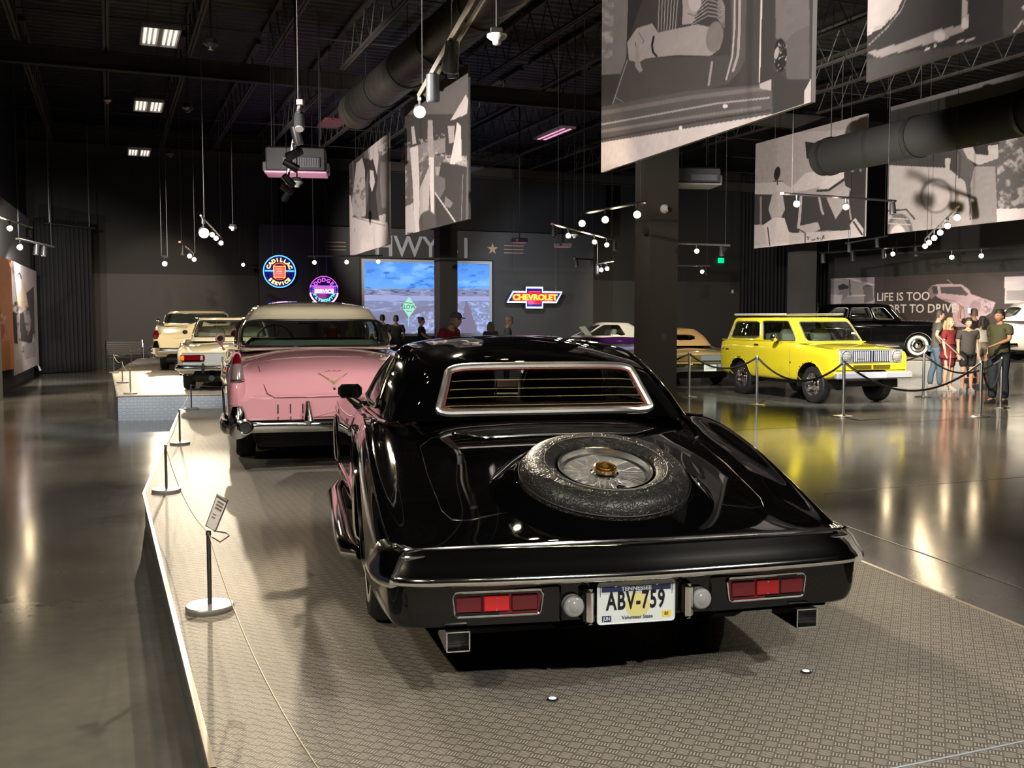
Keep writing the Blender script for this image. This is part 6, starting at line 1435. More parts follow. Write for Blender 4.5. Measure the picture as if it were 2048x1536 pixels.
# fluorescent troffers
for px, py, z, w, l, lab in ((320, 72, 6.62, .62, .62, 'square ceiling light nearest the camera, top left'), (297, 211, 6.62, .62, .62, 'middle one of the three square ceiling lights at left'), (278, 304, 6.62, .62, .62, 'farthest small square ceiling light at left')):
    c = onz(px, py, z); t = thing('ceiling_light', lab, 'ceiling light', c, TH, 'square ceiling lights on the left')
    w = 70 / 2000 * 17.6 if py < 100 else w; l = 1.22
    f = MB()
    for dx, dy, sx_, sy_ in ((-w / 2, 0, .03, l), (w / 2, 0, .03, l), (0, -l / 2, w, .03), (0, l / 2, w, .03), (0, 0, .07, l)): f.box((dx, dy, 0), (sx_, sy_, .07))
    f.box((0, 0, .04), (w, l, .01)); f.obj('housing', mat('white_housing', (.5, .5, .52), .4), t, smooth=False)
    for k in (-3, -2, -1, 1, 2, 3): MB().box((k * w / 7.4, 0, 0), (w / 13, l * .93, .03), bev=.01).obj('lamp_tube', glow('tube_light', (1.0, .90, .78), .50), t)
    for dx in (-.2, .2): MB().cyl((dx, 0, .04), (dx, 0, 8.06 - z), .005, n=5).obj('hanging_wire', BLACKM, t)
for px, py, z, w, l, m_, lab in ((1108, 266, 5.6, .34, 1.5, 'pink', 'pink-lit slim fixture hanging left of the largest banner'), (1300 - 360, 339, 5.0, .3, 1.1, 'dim', 'pale slim fixture behind the tall banner edge'), (664, 246, 6.0, .5, 1.0, 'rose', 'dim rose ceiling panel under the large duct')):
    c = onz(px, py, z); t = thing('hanging_fixture', lab, 'ceiling light', c, TH)
    MB().box((0, 0, 0), (w, l, .05), bev=.01).obj('housing', mat('fixture_' + m_, {'pink': (.45, .40, .46), 'dim': (.22, .22, .28), 'rose': (.10, .02, .03)}[m_], .5), t)
    if m_ == 'pink':
        for dx in (-.07, .07): MB().box((dx, 0, -.028), (.05, l * .9, .012)).obj('lamp_tube', glow('pink_tube', (.9, .30, .55), .7), t)
    for dy in (-l * .4, l * .4): MB().tube([(0, dy, .02), (.04, dy, 8.06 - z)], .005, 5).obj('hanging_wire', BLACKM, t)
# heaters / projectors / sensors
PINK_LIT = mat('pink_lit_underside', (.55, .26, .38), .5, emit=(.6, .22, .38), es=.12)  # pinkish light on the undersides, put into their colour and glow
def heater(px, py, z, w, l, h, lab, lit):
    c = onz(px, py, z); t = thing('unit_heater', lab, 'heater', c, R(8))
    MB().box((0, 0, h / 2 + .02), (w, l, h), bev=.03).obj('casing', mat('dark_casing', (.018, .017, .018), .5), t)
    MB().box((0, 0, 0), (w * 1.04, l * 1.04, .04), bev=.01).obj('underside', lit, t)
    g = MB().box((.1 * w, -l / 2 - .015, h * .40), (w * .62, .03, h * .42), bev=.01).obj('grille_frame', mat('grey_casing', (.07, .07, .08), .4), t)
    for k in range(15): MB().box((.1 * w - w * .28 + w * .04 * k, -l / 2 - .035, h * .40), (.012, .012, h * .32)).obj('grille_slat', mat('grey_casing'), g)
    for sx in (-1, 1):
        for sy in (-1, 1): MB().cyl((sx * w * .4, sy * l * .4, h), (sx * w * .4, sy * l * .4, 8.06 - z), .008, n=5).obj('hanging_rod', DSTEEL, t)
        MB().box((sx * w * .52, 0, .12), (.09, l * .8, .2), bev=.02).obj('side_louver', mat('grey_casing'), t)
heater(594, 349, 4.7, 1.22, .75, .5, 'boxy heater with pink-lit underside hanging left of the banners', PINK_LIT)
heater(1388, 372, 4.7, 1.0, .8, .35, 'boxy grey heater hanging right of the big column', mat('dim_underside', (.20, .19, .21), .5))
for px, py, z, lab, pole in ((1126, 490, 3.7, 'white projector hanging left of the CHEVROLET sign', 0), (1039, 481, 3.9, 'dark projector with pink-lit underside on a long pole', 1)):
    c = onz(px, py, z); t = thing('projector', lab, 'projector', c, R(14))
    MB().box((0, 0, 0), (.42, .34, .13), bev=.02).obj('casing', mat('projector_dark', (.06, .03, .05), .4) if pole else WHITE, t)
    MB().box((0, 0, -.067), (.40, .32, .004)).obj('underside', PINK_LIT, t, smooth=False)
    MB().cyl((-.12, -.19, 0), (-.12, -.16, 0), .04, n=16).obj('lens', LENS, t)
    MB().cyl((0, 0, .06), (0, 0, 8.06 - z), .02 if pole else .015, n=8).obj('pole', BLACKM, t)
for px, py, d_, s_, lab, m_ in ((994, 78, 7.6, 1.0, 'white ceiling sensor on a black pole beside the duct', WHITE), (422, 92, 16.0, 1.5, 'dark ceiling sensor right of the nearest square light', DSTEEL), (376, 219, 21.0, 1.5, 'dark ceiling sensor right of the middle square light', DSTEEL), (340, 310, 27.0, 1.3, 'dark ceiling sensor right of the farthest square light', DSTEEL), (594, 368, 15.0, 1.2, 'white sensor under the boxy heater', WHITE), (466, 457, 26.0, 1.4, 'small white sensor right of the brightest spotlight', WHITE), (215, 203, 22.0, 1.1, 'small pink ceiling sensor left of the middle square light', mat('pink_sensor', (.5, .3, .28), .5)), (1149, 472, 22.0, 1.1, 'small white sensor above the white projector', WHITE)):
    c = ony(px, py, d_); t = thing('ceiling_sensor', lab, 'sensor', c)
    MB().lathe([(.0001, -.045 * s_), (.03 * s_, -.04 * s_), (.035 * s_, -.015 * s_), (.06 * s_, .0), (.075 * s_, .015 * s_), (.075 * s_, .03 * s_), (.0001, .03 * s_)], n=24).obj('sensor_head', m_, t)
    MB().box((0, 0, .055 * s_), (.10 * s_, .10 * s_, .05 * s_), bev=.01).obj('junction_box', BLACKM, t); MB().cyl((0, 0, .06), (0, 0, 8.06 - c.z), .012, n=8).obj('pole', BLACKM, t)
# cones of black loudspeaker and security camera on the column
fc = Vector((c1.location.x, c1.location.y, 0)); front = fc - LV * .31; q = onplane(1328, 418, (front.x, front.y), WV)
t = thing('security_camera', 'white dome security camera on the big column', 'camera', q, TH)
MB().lathe([(.0001, .0), (.085, .0), (.085, .05), (.07, .07)], (0, 0, 0), (0, -1, 0), 28).obj('camera_base', WHITE, t); MB().ball((0, -.06, 0), .068, 10).obj('dome', WHITE, t); MB().ball((.025, -.10, 0), .036, 8).obj('lens', BLACKM, t)
q = onplane(1328, 674, (front.x, front.y), WV); o = MB().box((0, 0, 0), (.10, .015, .14), bev=.004).obj('wall_outlet', mat('grey_outlet', (.09, .085, .08), .5), None); o.location = q; o.rotation_euler = (0, 0, TH); tag(o, 'grey cover plate on the big column', 'outlet')
q = wp(1465, 583, 1.58); o = MB().box((0, 0, 0), (.10, .02, .16), bev=.004).obj('light_switch', WHITE, None); o.location = q; o.rotation_euler = (0, 0, TH); tag(o, 'white switch on the grey wall left of the curtain', 'switch')
q = wp(1442, 521, 1.50); t = thing('exit_sign', 'glowing green EXIT sign on the dark wall', 'sign', q, TH)
MB().box((0, 0, 0), (.30, .05, .22), bev=.01).obj('sign_box', glow('exit_green', (.0, .75, .26), .8), t); text('lettering', 'EXIT', .12, mat('exit_ink', (.0, .10, .04), .5), t, basis((0, -.03, 0), (1, 0, 0), (0, 0, 1)), .002, .8)

# ------------------------------------------------------------------ track lighting
HEADM = mat('lamp_head_black', (.02, .02, .022), .4); HEADG = mat('lamp_head_grey', (.07, .075, .08), .35); RAIL = mat('rail_grey', (.30, .30, .30), .35, .5); RAILB = mat('rail_black', (.03, .03, .032), .4)
def head(t, p, aim, lit, s=1.0, m=HEADM, bulb=None):
    """one lamp head hanging under the rail at p, pointing along aim"""
    aim = Vector(aim).normalized(); c = p - up * (.13 * s)
    h = MB(); h.tube([c - aim * .11 * s, c - aim * .10 * s, c + aim * .07 * s, c + aim * .085 * s], [.028 * s, .046 * s, .052 * s, .050 * s], 14)
    o = h.obj('lamp_head', m, t)
    MB().tube([p, p - up * .05 * s], .016 * s, 6).obj('mount', m, o); MB().tube([p - up * .05 * s, c], .008 * s, 5).obj('stem', m, o)
    MB().tube([c + aim * .0855 * s, c + aim * .092 * s], [.044 * s, .040 * s], 14).obj('bulb', (bulb or BULB) if lit else mat('unlit_bulb', (.25, .25, .24), .15, .5), o)
def track(label, A, B, dA, dB, heads, m=RAIL, s=1.0, z=None, wires=(.08, .92), tip=False, hm=HEADM):
    """rail between two image points at given distances; heads: (fraction, lit, aim image dx, aim kind)"""
    a, b = ony(A[0], A[1], dA), ony(B[0], B[1], dB)
    t = thing('track_light', label, 'track light', a); v = b - a
    x = v.normalized(); MB().tube([ZV, v], .019 * s, 4).obj('rail', m, t, ang=30)
    for w in wires: p = v * w; MB().cyl(p, (p.x, p.y, 8.06 - a.z), .0045, n=5).obj('hanging_wire', mat('wire_grey', (.05, .05, .05), .6), t)
    if tip: MB().box(v * tip if tip > .0 else ZV, (.05, .05, .04)).obj('end_feed', mat('pink_feed', (.7, .25, .25), .5), t)
    for fr_, lit, aim in heads:
        p = v * fr_; W_ = a + p; to = (CP - W_).normalized()
        if aim == 'cam': ad = to + Vector((.02, 0, -.10))
        elif aim == 'down': ad = Vector((0, -.2, -1))
        elif aim == 'away': ad = Vector((-.3, .7, -.8))
        else: ad = Vector(aim)
        head(t, p, ad, lit, s, hm)
    return t
Hz = 3.5
def dz(py, z=Hz): return (z - CH) * FPX / (YH - py)
track('track light rail hanging left of the boxy heater', (600, 205), (572, 378), dz(205), dz(378), [(.04, 0, (.1, -.5, -.8)), (.16, 0, (.2, .2, -1)), (.34, 0, (-.9, .1, -.4)), (.48, 0, (.9, .3, -.5)), (.70, 0, (.6, .4, -.7)), (.84, 0, (.9, .3, -.6)), (.97, 0, (-.6, .5, -.7))], tip=1e-9, s=.9)
track('double track rail with glowing end head beside the large duct', (962, -30), (838, 190), dz(-30), dz(190), [(.38, 0, (-.1, .2, -1)), (.70, 0, (0, .1, -1)), (.99, 1, 'cam')], m=mat('rail_steel', (.42, .40, .36), .3, .6), hm=HEADG, s=1.0)
track('second rail of the pair beside the large duct', (985, -30), (850, 190), dz(-30), dz(190), [(.5, 0, (.1, .2, -1))], m=mat('rail_steel'), hm=HEADG, wires=(.5,), s=.8)
track('track light sloping right under the dark projector pole, pink feed', (1104, 448), (1232, 481), 19.5, 23.6, [(.03, 0, 'down'), (.22, 1, 'cam'), (.62, 1, 'cam'), (.83, 1, 'cam'), (.98, 0, 'down')], tip=1e-9, s=1.1)
track('track of three glowing heads left of the big column', (1158, 428), (1292, 404), 17.8, 15.8, [(.05, 1, 'cam'), (.42, 1, 'cam'), (.88, 1, 'cam')], s=1.25, m=RAILB)
track('short track low beside the recess wall, two heads lit', (1192, 530), (1228, 522), 28, 27, [(.3, 1, 'cam'), (.62, 1, 'cam'), (.1, 0, 'down')], s=1.2, m=RAILB)
track('small black track above the CHEVROLET sign wall edge', (1149, 517), (1187, 519), 31, 32, [(.1, 0, 'down'), (.95, 0, 'down')], m=RAILB, s=1.2)
track('upper track right of the big column, one head lit', (1340, 486), (1460, 491), 24, 24.5, [(.44, 1, 'cam'), (.86, 0, 'down'), (.88, 1, 'away')], s=1.2, m=RAIL)
track('lower track right of the big column, one head lit', (1340, 531), (1420, 532), 29, 29.5, [(.80, 1, 'cam'), (.9, 0, 'down')], s=1.2)
track('black track crossing the banner of two people', (1564, 387), (1792, 402), 17, 18.5, [(.12, 1, 'cam'), (.54, 1, 'cam'), (.97, 0, 'down')], m=RAILB, s=1.15, tip=1e-9)
track('steep track with six glowing heads over the far right banner', (1917, 413), (1850, 478), 16.5, 22, [(.03, 1, 'cam'), (.26, 1, 'cam'), (.47, 1, 'cam'), (.66, 1, 'cam'), (.84, 1, 'cam'), (.99, 1, 'cam')], s=1.15)
track('long thin track under the second row banner', (1640, 506), (1846, 491), 26, 27, [(.03, 0, 'down'), (.31, 0, 'down'), (.61, 0, 'down'), (.70, 1, 'cam'), (.93, 0, 'down')], s=1.2, m=DSTEEL)
track('track above the white limousine, two heads lit', (1770, 508), (2080, 492), 27, 25, [(.45, 1, 'cam'), (.64, 1, 'cam')], s=1.25, m=RAILB)
track('short track above the curtain gap, unlit heads', (1690, 487), (1776, 472), 24, 24, [(.1, 0, 'down'), (.75, 0, 'down')], m=RAILB)
track('short steep track below the brightest spotlight, two heads lit', (360, 484), (392, 510), 22, 25.5, [(.15, 0, 'down'), (.55, 1, 'cam'), (.85, 1, 'cam')], tip=1e-9, s=1.1)
# brightest head
BR = glow('brightest_bulb', (1.0, .84, .55), 90)
a = ony(406, 436, 18.3); t = thing('track_light', 'track with the brightest spotlight, above the white cars', 'track light', a)
v = ony(445, 478, 21.5) - a; MB().tube([ZV - v * .1, v], .02, 4).obj('rail', RAIL, t); 
for w in (.05, .9): p = v * w; MB().cyl(p, (p.x, p.y, 8.06 - a.z), .0045, n=5).obj('hanging_wire', mat('wire_grey', (.05, .05, .05), .6), t)
head(t, v * .02, CP - a + Vector((-.5, 3, -1.2)), True, 1.9, HEADM, BR)
for k, fr_ in enumerate((.42, .6, .86)): head(t, v * fr_, (CP - a) + Vector((2 * k, 0, -1)), True, 1.0)
track('single lit head over the grey wall, left of the short steep track', (322, 512), (336, 514), 26, 26, [(.5, 1, 'cam')], m=RAILB, s=1.35)
track('tiny lit head left of the CADILLAC sign', (478, 519), (494, 520), 33, 33, [(.5, 1, 'cam')], m=RAILB, s=1.2)
track('track of three lit heads between the neon signs and screen', (615, 513), (765, 511), 30, 30, [(.09, 1, 'cam'), (.52, 1, 'cam'), (.94, 1, 'cam')], m=DSTEEL, s=1.3)
track('track high at the left frame edge', (-30, 424), (64, 455), 15, 20, [(.45, 1, 'cam'), (.9, 1, 'away')], m=RAIL, s=1.0)
track('track with one bright head above the figure poster', (30, 476), (108, 494), 21, 24.5, [(.1, 1, 'cam'), (.5, 0, 'down'), (.7, 0, 'down')], m=RAIL, s=1.25)
# rails behind the camera that light the black coupe from the rear
track('track light rail behind the viewer', (0, 0), (1, 1), 1, 1, []) if False else None
t = thing('track_light', 'track light rail above and behind the viewer', 'track light', (-2.2, -1.4, 4.45)); v = Vector((4.6, .3, 0)); MB().tube([ZV, v], .019, 4).obj('rail', RAIL, t)
for w in (.1, .9): MB().cyl(v * w, v * w + up * 3.5, .006, n=5).obj('hanging_wire', DSTEEL, t)
for fr_ in (.13, .4, .65, .9): head(t, v * fr_, (.1, 1, -.9), True)
t = thing('track_light', 'track light rail overhead beside the first banner row', 'track light', (-1.4, 4.0, 4.4)); v = LV * 3.2 + WV * .4; MB().tube([ZV, v], .019, 4).obj('rail', RAIL, t)
for w in (.1, .9): MB().cyl(v * w, v * w + up * 3.5, .006, n=5).obj('hanging_wire', DSTEEL, t)
for fr_ in (.1, .35, .6, .85): head(t, v * fr_, (.1, .1, -1), True)
t = thing('track_light', 'track light rail overhead right of the black coupe', 'track light', (1.2, 4.6, 4.4)); v = LV * 3.0; MB().tube([ZV, v], .019, 4).obj('rail', RAIL, t)
for w in (.1, .9): MB().cyl(v * w, v * w + up * 3.5, .006, n=5).obj('hanging_wire', DSTEEL, t)
for fr_ in (.1, .3, .5, .7, .9): head(t, v * fr_, (-.2, -.3, -1), True)

# ================================================================== BARRIERS, BENCH, SMALL THINGS
def low_post(px, py, z, lab, topy=None, h=None, r=.115, group='low grey barrier posts on the platforms'):
    c = onz(px, py, z); h = h or .385
    t = thing('barrier_post', lab, 'barrier post', c, 0, group)
    MB().lathe([(.0001, 0), (r * .97, 0), (r, .005), (r, .018), (r * .96, .024), (.02, .027), (.0001, .027)], n=40).obj('base', mat('satin_base', (.36, .36, .35), .38, .55), t)
    MB().cyl((0, 0, .02), (0, 0, h), .0105, n=14).obj('pole', DSTEEL if z < .3 else STEEL, t); MB().lathe([(.013, h - .02), (.013, h), (.0001, h + .004)], n=14).obj('cap', STEEL, t)
    return c + up * (h - .008)
def cable(label, a, b, sag, r=.0025, m=STEEL, n=16):
    a, b = Vector(a), Vector(b); pts = [a + (b - a) * t - up * (sag * 4 * t * (1 - t)) for t in np.linspace(0, 1, n)]
    o = MB().tube([p - a for p in pts], r, 5).obj('barrier_cable', m, None); o.location = a; return tag(o, label, 'cable')
p1 = low_post(420, 1218, .26, 'low barrier post carrying the tilted info card')
p2 = low_post(333, 983, .26, 'low barrier post second from the camera')
p3 = low_post(360, 888, .26, 'low barrier post third from the camera', r=.11)
p4 = low_post(383, 819, .26, 'low barrier post at the far corner of the near platform', r=.11)
CABM = mat('tan_cable', (.42, .38, .30), .35, .6)
p0 = Vector((-.35, 2.05, .645)); 
t = thing('barrier_post', 'low barrier post just below the frame beside the viewer', 'barrier post', (-.35, 2.05, .26)); MB().lathe([(.0001, 0), (.11, 0), (.115, .018), (.0001, .027)], n=32).obj('base', STEEL, t); MB().cyl((0, 0, .02), (0, 0, .385), .0105, n=12).obj('pole', DSTEEL, t)
cable('thin cable between the first and second low posts', p1, p2, .10, m=CABM); cable('thin cable from the info card post to the viewer', p1, p0, .12, m=CABM)
cable('thin cable between the second and third low posts', p2, p3, .06, m=CABM); cable('thin cable between the third and fourth low posts', p3, p4, .06, m=CABM); cable('thin cable from the fourth low post behind the pink sedan', p4, p4 + Vector((2.3, .5, -.02)), .05, m=CABM)
pe = onz(2080, 1470, .55); ps_ = onz(1680, 1550, .55); cable('pale cable crossing the bottom right corner', ps_ - (pe - ps_) * 1.0, pe + (pe - ps_) * .6, .01, .0026, mat('blue_grey_cable', (.35, .42, .48), .35, .5))
fp = []
for px, py, lab in ((261, 788, 'low post at the front corner of the taller platform'), (245, 766, 'low post behind the front corner of the taller platform'), (228, 746, 'low post at the left corner of the taller platform'), (263, 731, 'low post in the middle of the taller platform edge'), (287, 718, 'low post near the far end of the taller platform'), (307, 716, 'low post beside the ivory sedan')):
    fp.append(low_post(px, py, .42, lab, r=.11, h=.42, group='low posts on the taller platform'))
for i in range(5): cable('light cable along the taller platform, span %s' % ['nearest the camera', 'second from the camera', 'at the left corner', 'towards the bench', 'beside the ivory sedan'][i], fp[i], fp[i + 1], .08, .006, m=mat('pale_rope', (.45, .43, .38), .5))
# info card on the first post
q = [(435, 988, 5.02), (456, 1001, 4.93), (431, 1062, 4.80), (412, 1052, 4.88)]
c_ = [ony(x, y, d_) for x, y, d_ in q]; org = c_[3]; n_ = (c_[1] - c_[0]).cross(c_[2] - c_[1]).normalized(); n_ = n_ if n_.dot(CP - org) > 0 else -n_
t = thing('info_card', 'tilted white info card in a metal frame on the first low post', 'sign', org)
MB().slab([p - org for p in c_], -n_ * .006).obj('card', mat('card_white', (.82, .80, .78), .4), t, smooth=False)
MB().tube([p - org + n_ * .001 for p in c_], .003, 6, True).obj('metal_frame', STEEL, t)
def bl(u, v): return (c_[3] * (1 - u) + c_[2] * u) * (1 - v) + (c_[0] * (1 - u) + c_[1] * u) * v - org + n_ * .0008
for i, (v0, v1) in enumerate(((.58, .64), (.68, .74), (.78, .84), (.30, .34), (.40, .43))): MB().slab([bl(.22, v0), bl(.82 if i < 3 else .55, v0), bl(.82 if i < 3 else .55, v1), bl(.22, v1)], n_ * .0004).obj('printed_line', mat('card_ink', (.20, .17, .15), .6), t, smooth=False)
MB().slab([bl(.05, .90), bl(.95, .90), bl(.95, .97), bl(.05, .97)], n_ * .0004).obj('printed_band', mat('card_band', (.12, .11, .11), .6), t, smooth=False)
MB().tube([ony(428, 1062, 4.85) - org, ony(452, 1066, 4.95) - org, ony(459, 1071, 5.0) - org, ony(440, 1084, 4.93) - org, ony(423, 1074, 4.85) - org], .004, 6).obj('wire_stand', STEEL, t)
# tall stanchions with black ropes
def stanchion(px, py, lab, h=.95, tilt=0):
    c = onz(px, py, 0); t = thing('rope_stanchion', lab, 'stanchion', c, 0, 'chrome stanchions around the yellow wagon')
    MB().lathe([(.0001, 0), (.165, 0), (.168, .006), (.16, .014), (.06, .022), (.03, .035), (.0001, .036)], n=36).obj('base', POLISH, t)
    MB().cyl((0, 0, .02), (0, 0, h - .06), .026, n=18).obj('pole', POLISH, t)
    MB().lathe([(.026, h - .07), (.034, h - .065), (.034, h - .03), (.026, h - .02), (.02, h), (.0001, h + .002)], n=18).obj('head', POLISH, t)
    return c + up * (h - .05)
ROPE = mat('black_rope', (.010, .010, .011), .75, bump=(90, .8, 2))
def rope(label, a, b, sag, n=26):
    a, b = Vector(a), Vector(b); d = (b - a); d.z = 0; d.normalize(); a = a + d * .03; b = b - d * .03
    pts = [a + (b - a) * t - up * (sag * 4 * t * (1 - t)) for t in np.linspace(0, 1, n)]
    t = thing('barrier_rope', label, 'rope', a)
    MB().tube([p - a for p in pts[1:-1]], .019, 8).obj('rope', ROPE, t)
    for i, j in ((0, 2), (-1, -3)): MB().tube([pts[i] - a, pts[j] - a], .021, 8).obj('rope_end', POLISH, t)
    return t
s1 = stanchion(1378, 794, 'leftmost chrome stanchion, in front of the gold coupe'); s2 = stanchion(1513, 810, 'chrome stanchion by the wagon rear wheel'); s3 = stanchion(1686, 833, 'chrome stanchion by the wagon front wheel')
s4 = stanchion(1846, 794, 'chrome stanchion right of the wagon bumper'); s5 = stanchion(1960, 833, 'chrome stanchion in front of the visitors, nearest'); s6 = stanchion(2001, 815, 'rightmost chrome stanchion, by the man in olive')
rope('black rope from behind the column to the first stanchion', s1 + Vector((-1.9, .7, 0)), s1, .25); rope('black rope sagging in front of the wagon rear wheel', s1, s2, .24); rope('black rope sagging across the wagon door', s2, s3, .36)
rope('long black rope sagging under the wagon bumper', s3, s5, .46); rope('black rope from the bumper stanchion to the far right', s4, s6, .32); rope('short black rope between the two right stanchions', s5, s6, .50)
rope('black rope running behind the wagon grille', s4 + Vector((-1.3, 3.0, 0)), s4, .3)
# floor uplights
for px, py, lab in ((1105, 1400, 'small glowing floor light left of the plate shadow'), (1612, 1345, 'small glowing floor light under the right exhaust')):
    c = onz(px, py, .26); t = thing('floor_light', lab, 'floor light', c)
    MB().lathe([(.0001, 0), (.022, 0), (.022, .004), (.016, .007), (.0001, .008)], n=24).obj('bezel', DSTEEL, t); MB().lathe([(.014, .0075), (.0001, .010)], n=16).obj('lens', glow('cool_led', (.65, .80, 1.0), 1.6), t)
# bench left
c = ony(250, 728, 31.6); c.z = 0; t = thing('bench', 'dark metal bench against the grey wall beside the left curtain', 'bench', c, TH)
BM = mat('bench_metal', (.04, .036, .033), .35, .4)
for k in range(7): MB().box((0, .30 + .012 * k, .52 + .062 * k), (1.05, .02, .05), bev=.006).obj('back_slat', BM, t)
for k in range(5): MB().box((0, -.18 + .10 * k, .44), (1.05, .08, .025), bev=.006).obj('seat_slat', BM, t)
for sx in (-1, 1):
    MB().tube([(sx * .54, -.22, 0), (sx * .54, -.22, .64), (sx * .56, .0, .68), (sx * .56, .34, .72), (sx * .54, .38, .96)], .018, 8).obj('arm_frame', CHROME, t); MB().tube([(sx * .54, .32, 0), (sx * .54, .30, .5)], .018, 8).obj('leg', CHROME, t)
# tilted lectern sign among visitors, small card beyond the black coupe
c = onz(1896, 797, 0); t = thing('sign_stand', 'white tilted sign stand in front of the woman in red', 'sign', c, R(-25))
WM_ = mat('stand_white', (.55, .50, .44), .4)
MB().lathe([(.0001, 0), (.20, 0), (.20, .012), (.0001, .02)], n=32).obj('base', mat('grey_base', (.30, .28, .25), .4), t)
MB().tube([(0, 0, .01), (.01, 0, .6), (.03, 0, .98)], .012, 8).obj('pole', WM_, t)
MB().box((.03, 0, 1.06), (.72, .5, .018), M=Matrix.Rotation(R(44), 4, 'Y'), bev=.006).obj('sign_panel', WM_, t)
c = ony(1170, 672, 12.5); c.z = 0; t = thing('sign_stand', 'small cream card on a stand above the black roof', 'sign', c, R(10))
MB().lathe([(.0001, 0), (.14, 0), (.14, .02), (.0001, .025)], n=28).obj('base', STEEL, t); zc_ = ony(1171, 688, 12.5).z
MB().cyl((.05, 0, .02), (.05, 0, zc_), .01, n=8).obj('pole', STEEL, t)
qq = [ony(x, y, d_) - c for x, y, d_ in ((1160, 654, 12.6), (1173, 652, 12.6), (1182, 671, 12.4), (1169, 671, 12.4))]
MB().slab(qq, Vector((0, .01, 0))).obj('card', mat('cream_card', (.62, .58, .45), .5), t, smooth=False)
MB().slab([(qq[0] * (1 - u) + qq[1] * u) * (1 - v) + (qq[3] * (1 - u) + qq[2] * u) * v - Vector((0, .002, 0)) for u, v in ((.3, .25), (.7, .25), (.7, .45), (.3, .45))], Vector((0, .001, 0))).obj('card_mark', mat('card_gold', (.5, .40, .2), .5), t, smooth=False)
# speaker-like box on curtain wall foot: white strip leaning by the left poster
c = ony(76, 735, 28.6); c.z = 0; o = MB().tube([(-.05, 0, .42), (.07, 0, .16)], .03, 6).obj('leaning_strip', mat('white_strip', (.6, .6, .6), .5), None); o.location = c; tag(o, 'short white strip leaning beside the figure poster', 'strip')

# ================================================================== PEOPLE
def skin_mesh(V, E, Rd, sub=1):
    me = bpy.data.meshes.new('tmp'); me.from_pydata([tuple(v) for v in V], E, [])
    o = bpy.data.objects.new('tmp', me); COL.objects.link(o)
    md = o.modifiers.new('s', 'SKIN'); md.use_smooth_shade = True; md.branch_smoothing = .3
    for i, r in enumerate(Rd):
        q = me.skin_vertices[0].data[i]; q.radius = r if hasattr(r, '__len__') else (r, r); q.use_root = (i == 0)
    m2 = o.modifiers.new('d', 'SUBSURF'); m2.levels = sub; m2.render_levels = sub
    dg = bpy.context.evaluated_depsgraph_get(); r = bpy.data.meshes.new_from_object(o.evaluated_get(dg))
    bpy.data.objects.remove(o); bpy.data.meshes.remove(me); return r
SK = {}
def skinm(k): return mat('skin_' + k, {'light': (.52, .30, .21), 'tan': (.36, .19, .12), 'mid': (.44, .24, .16)}[k], .5)
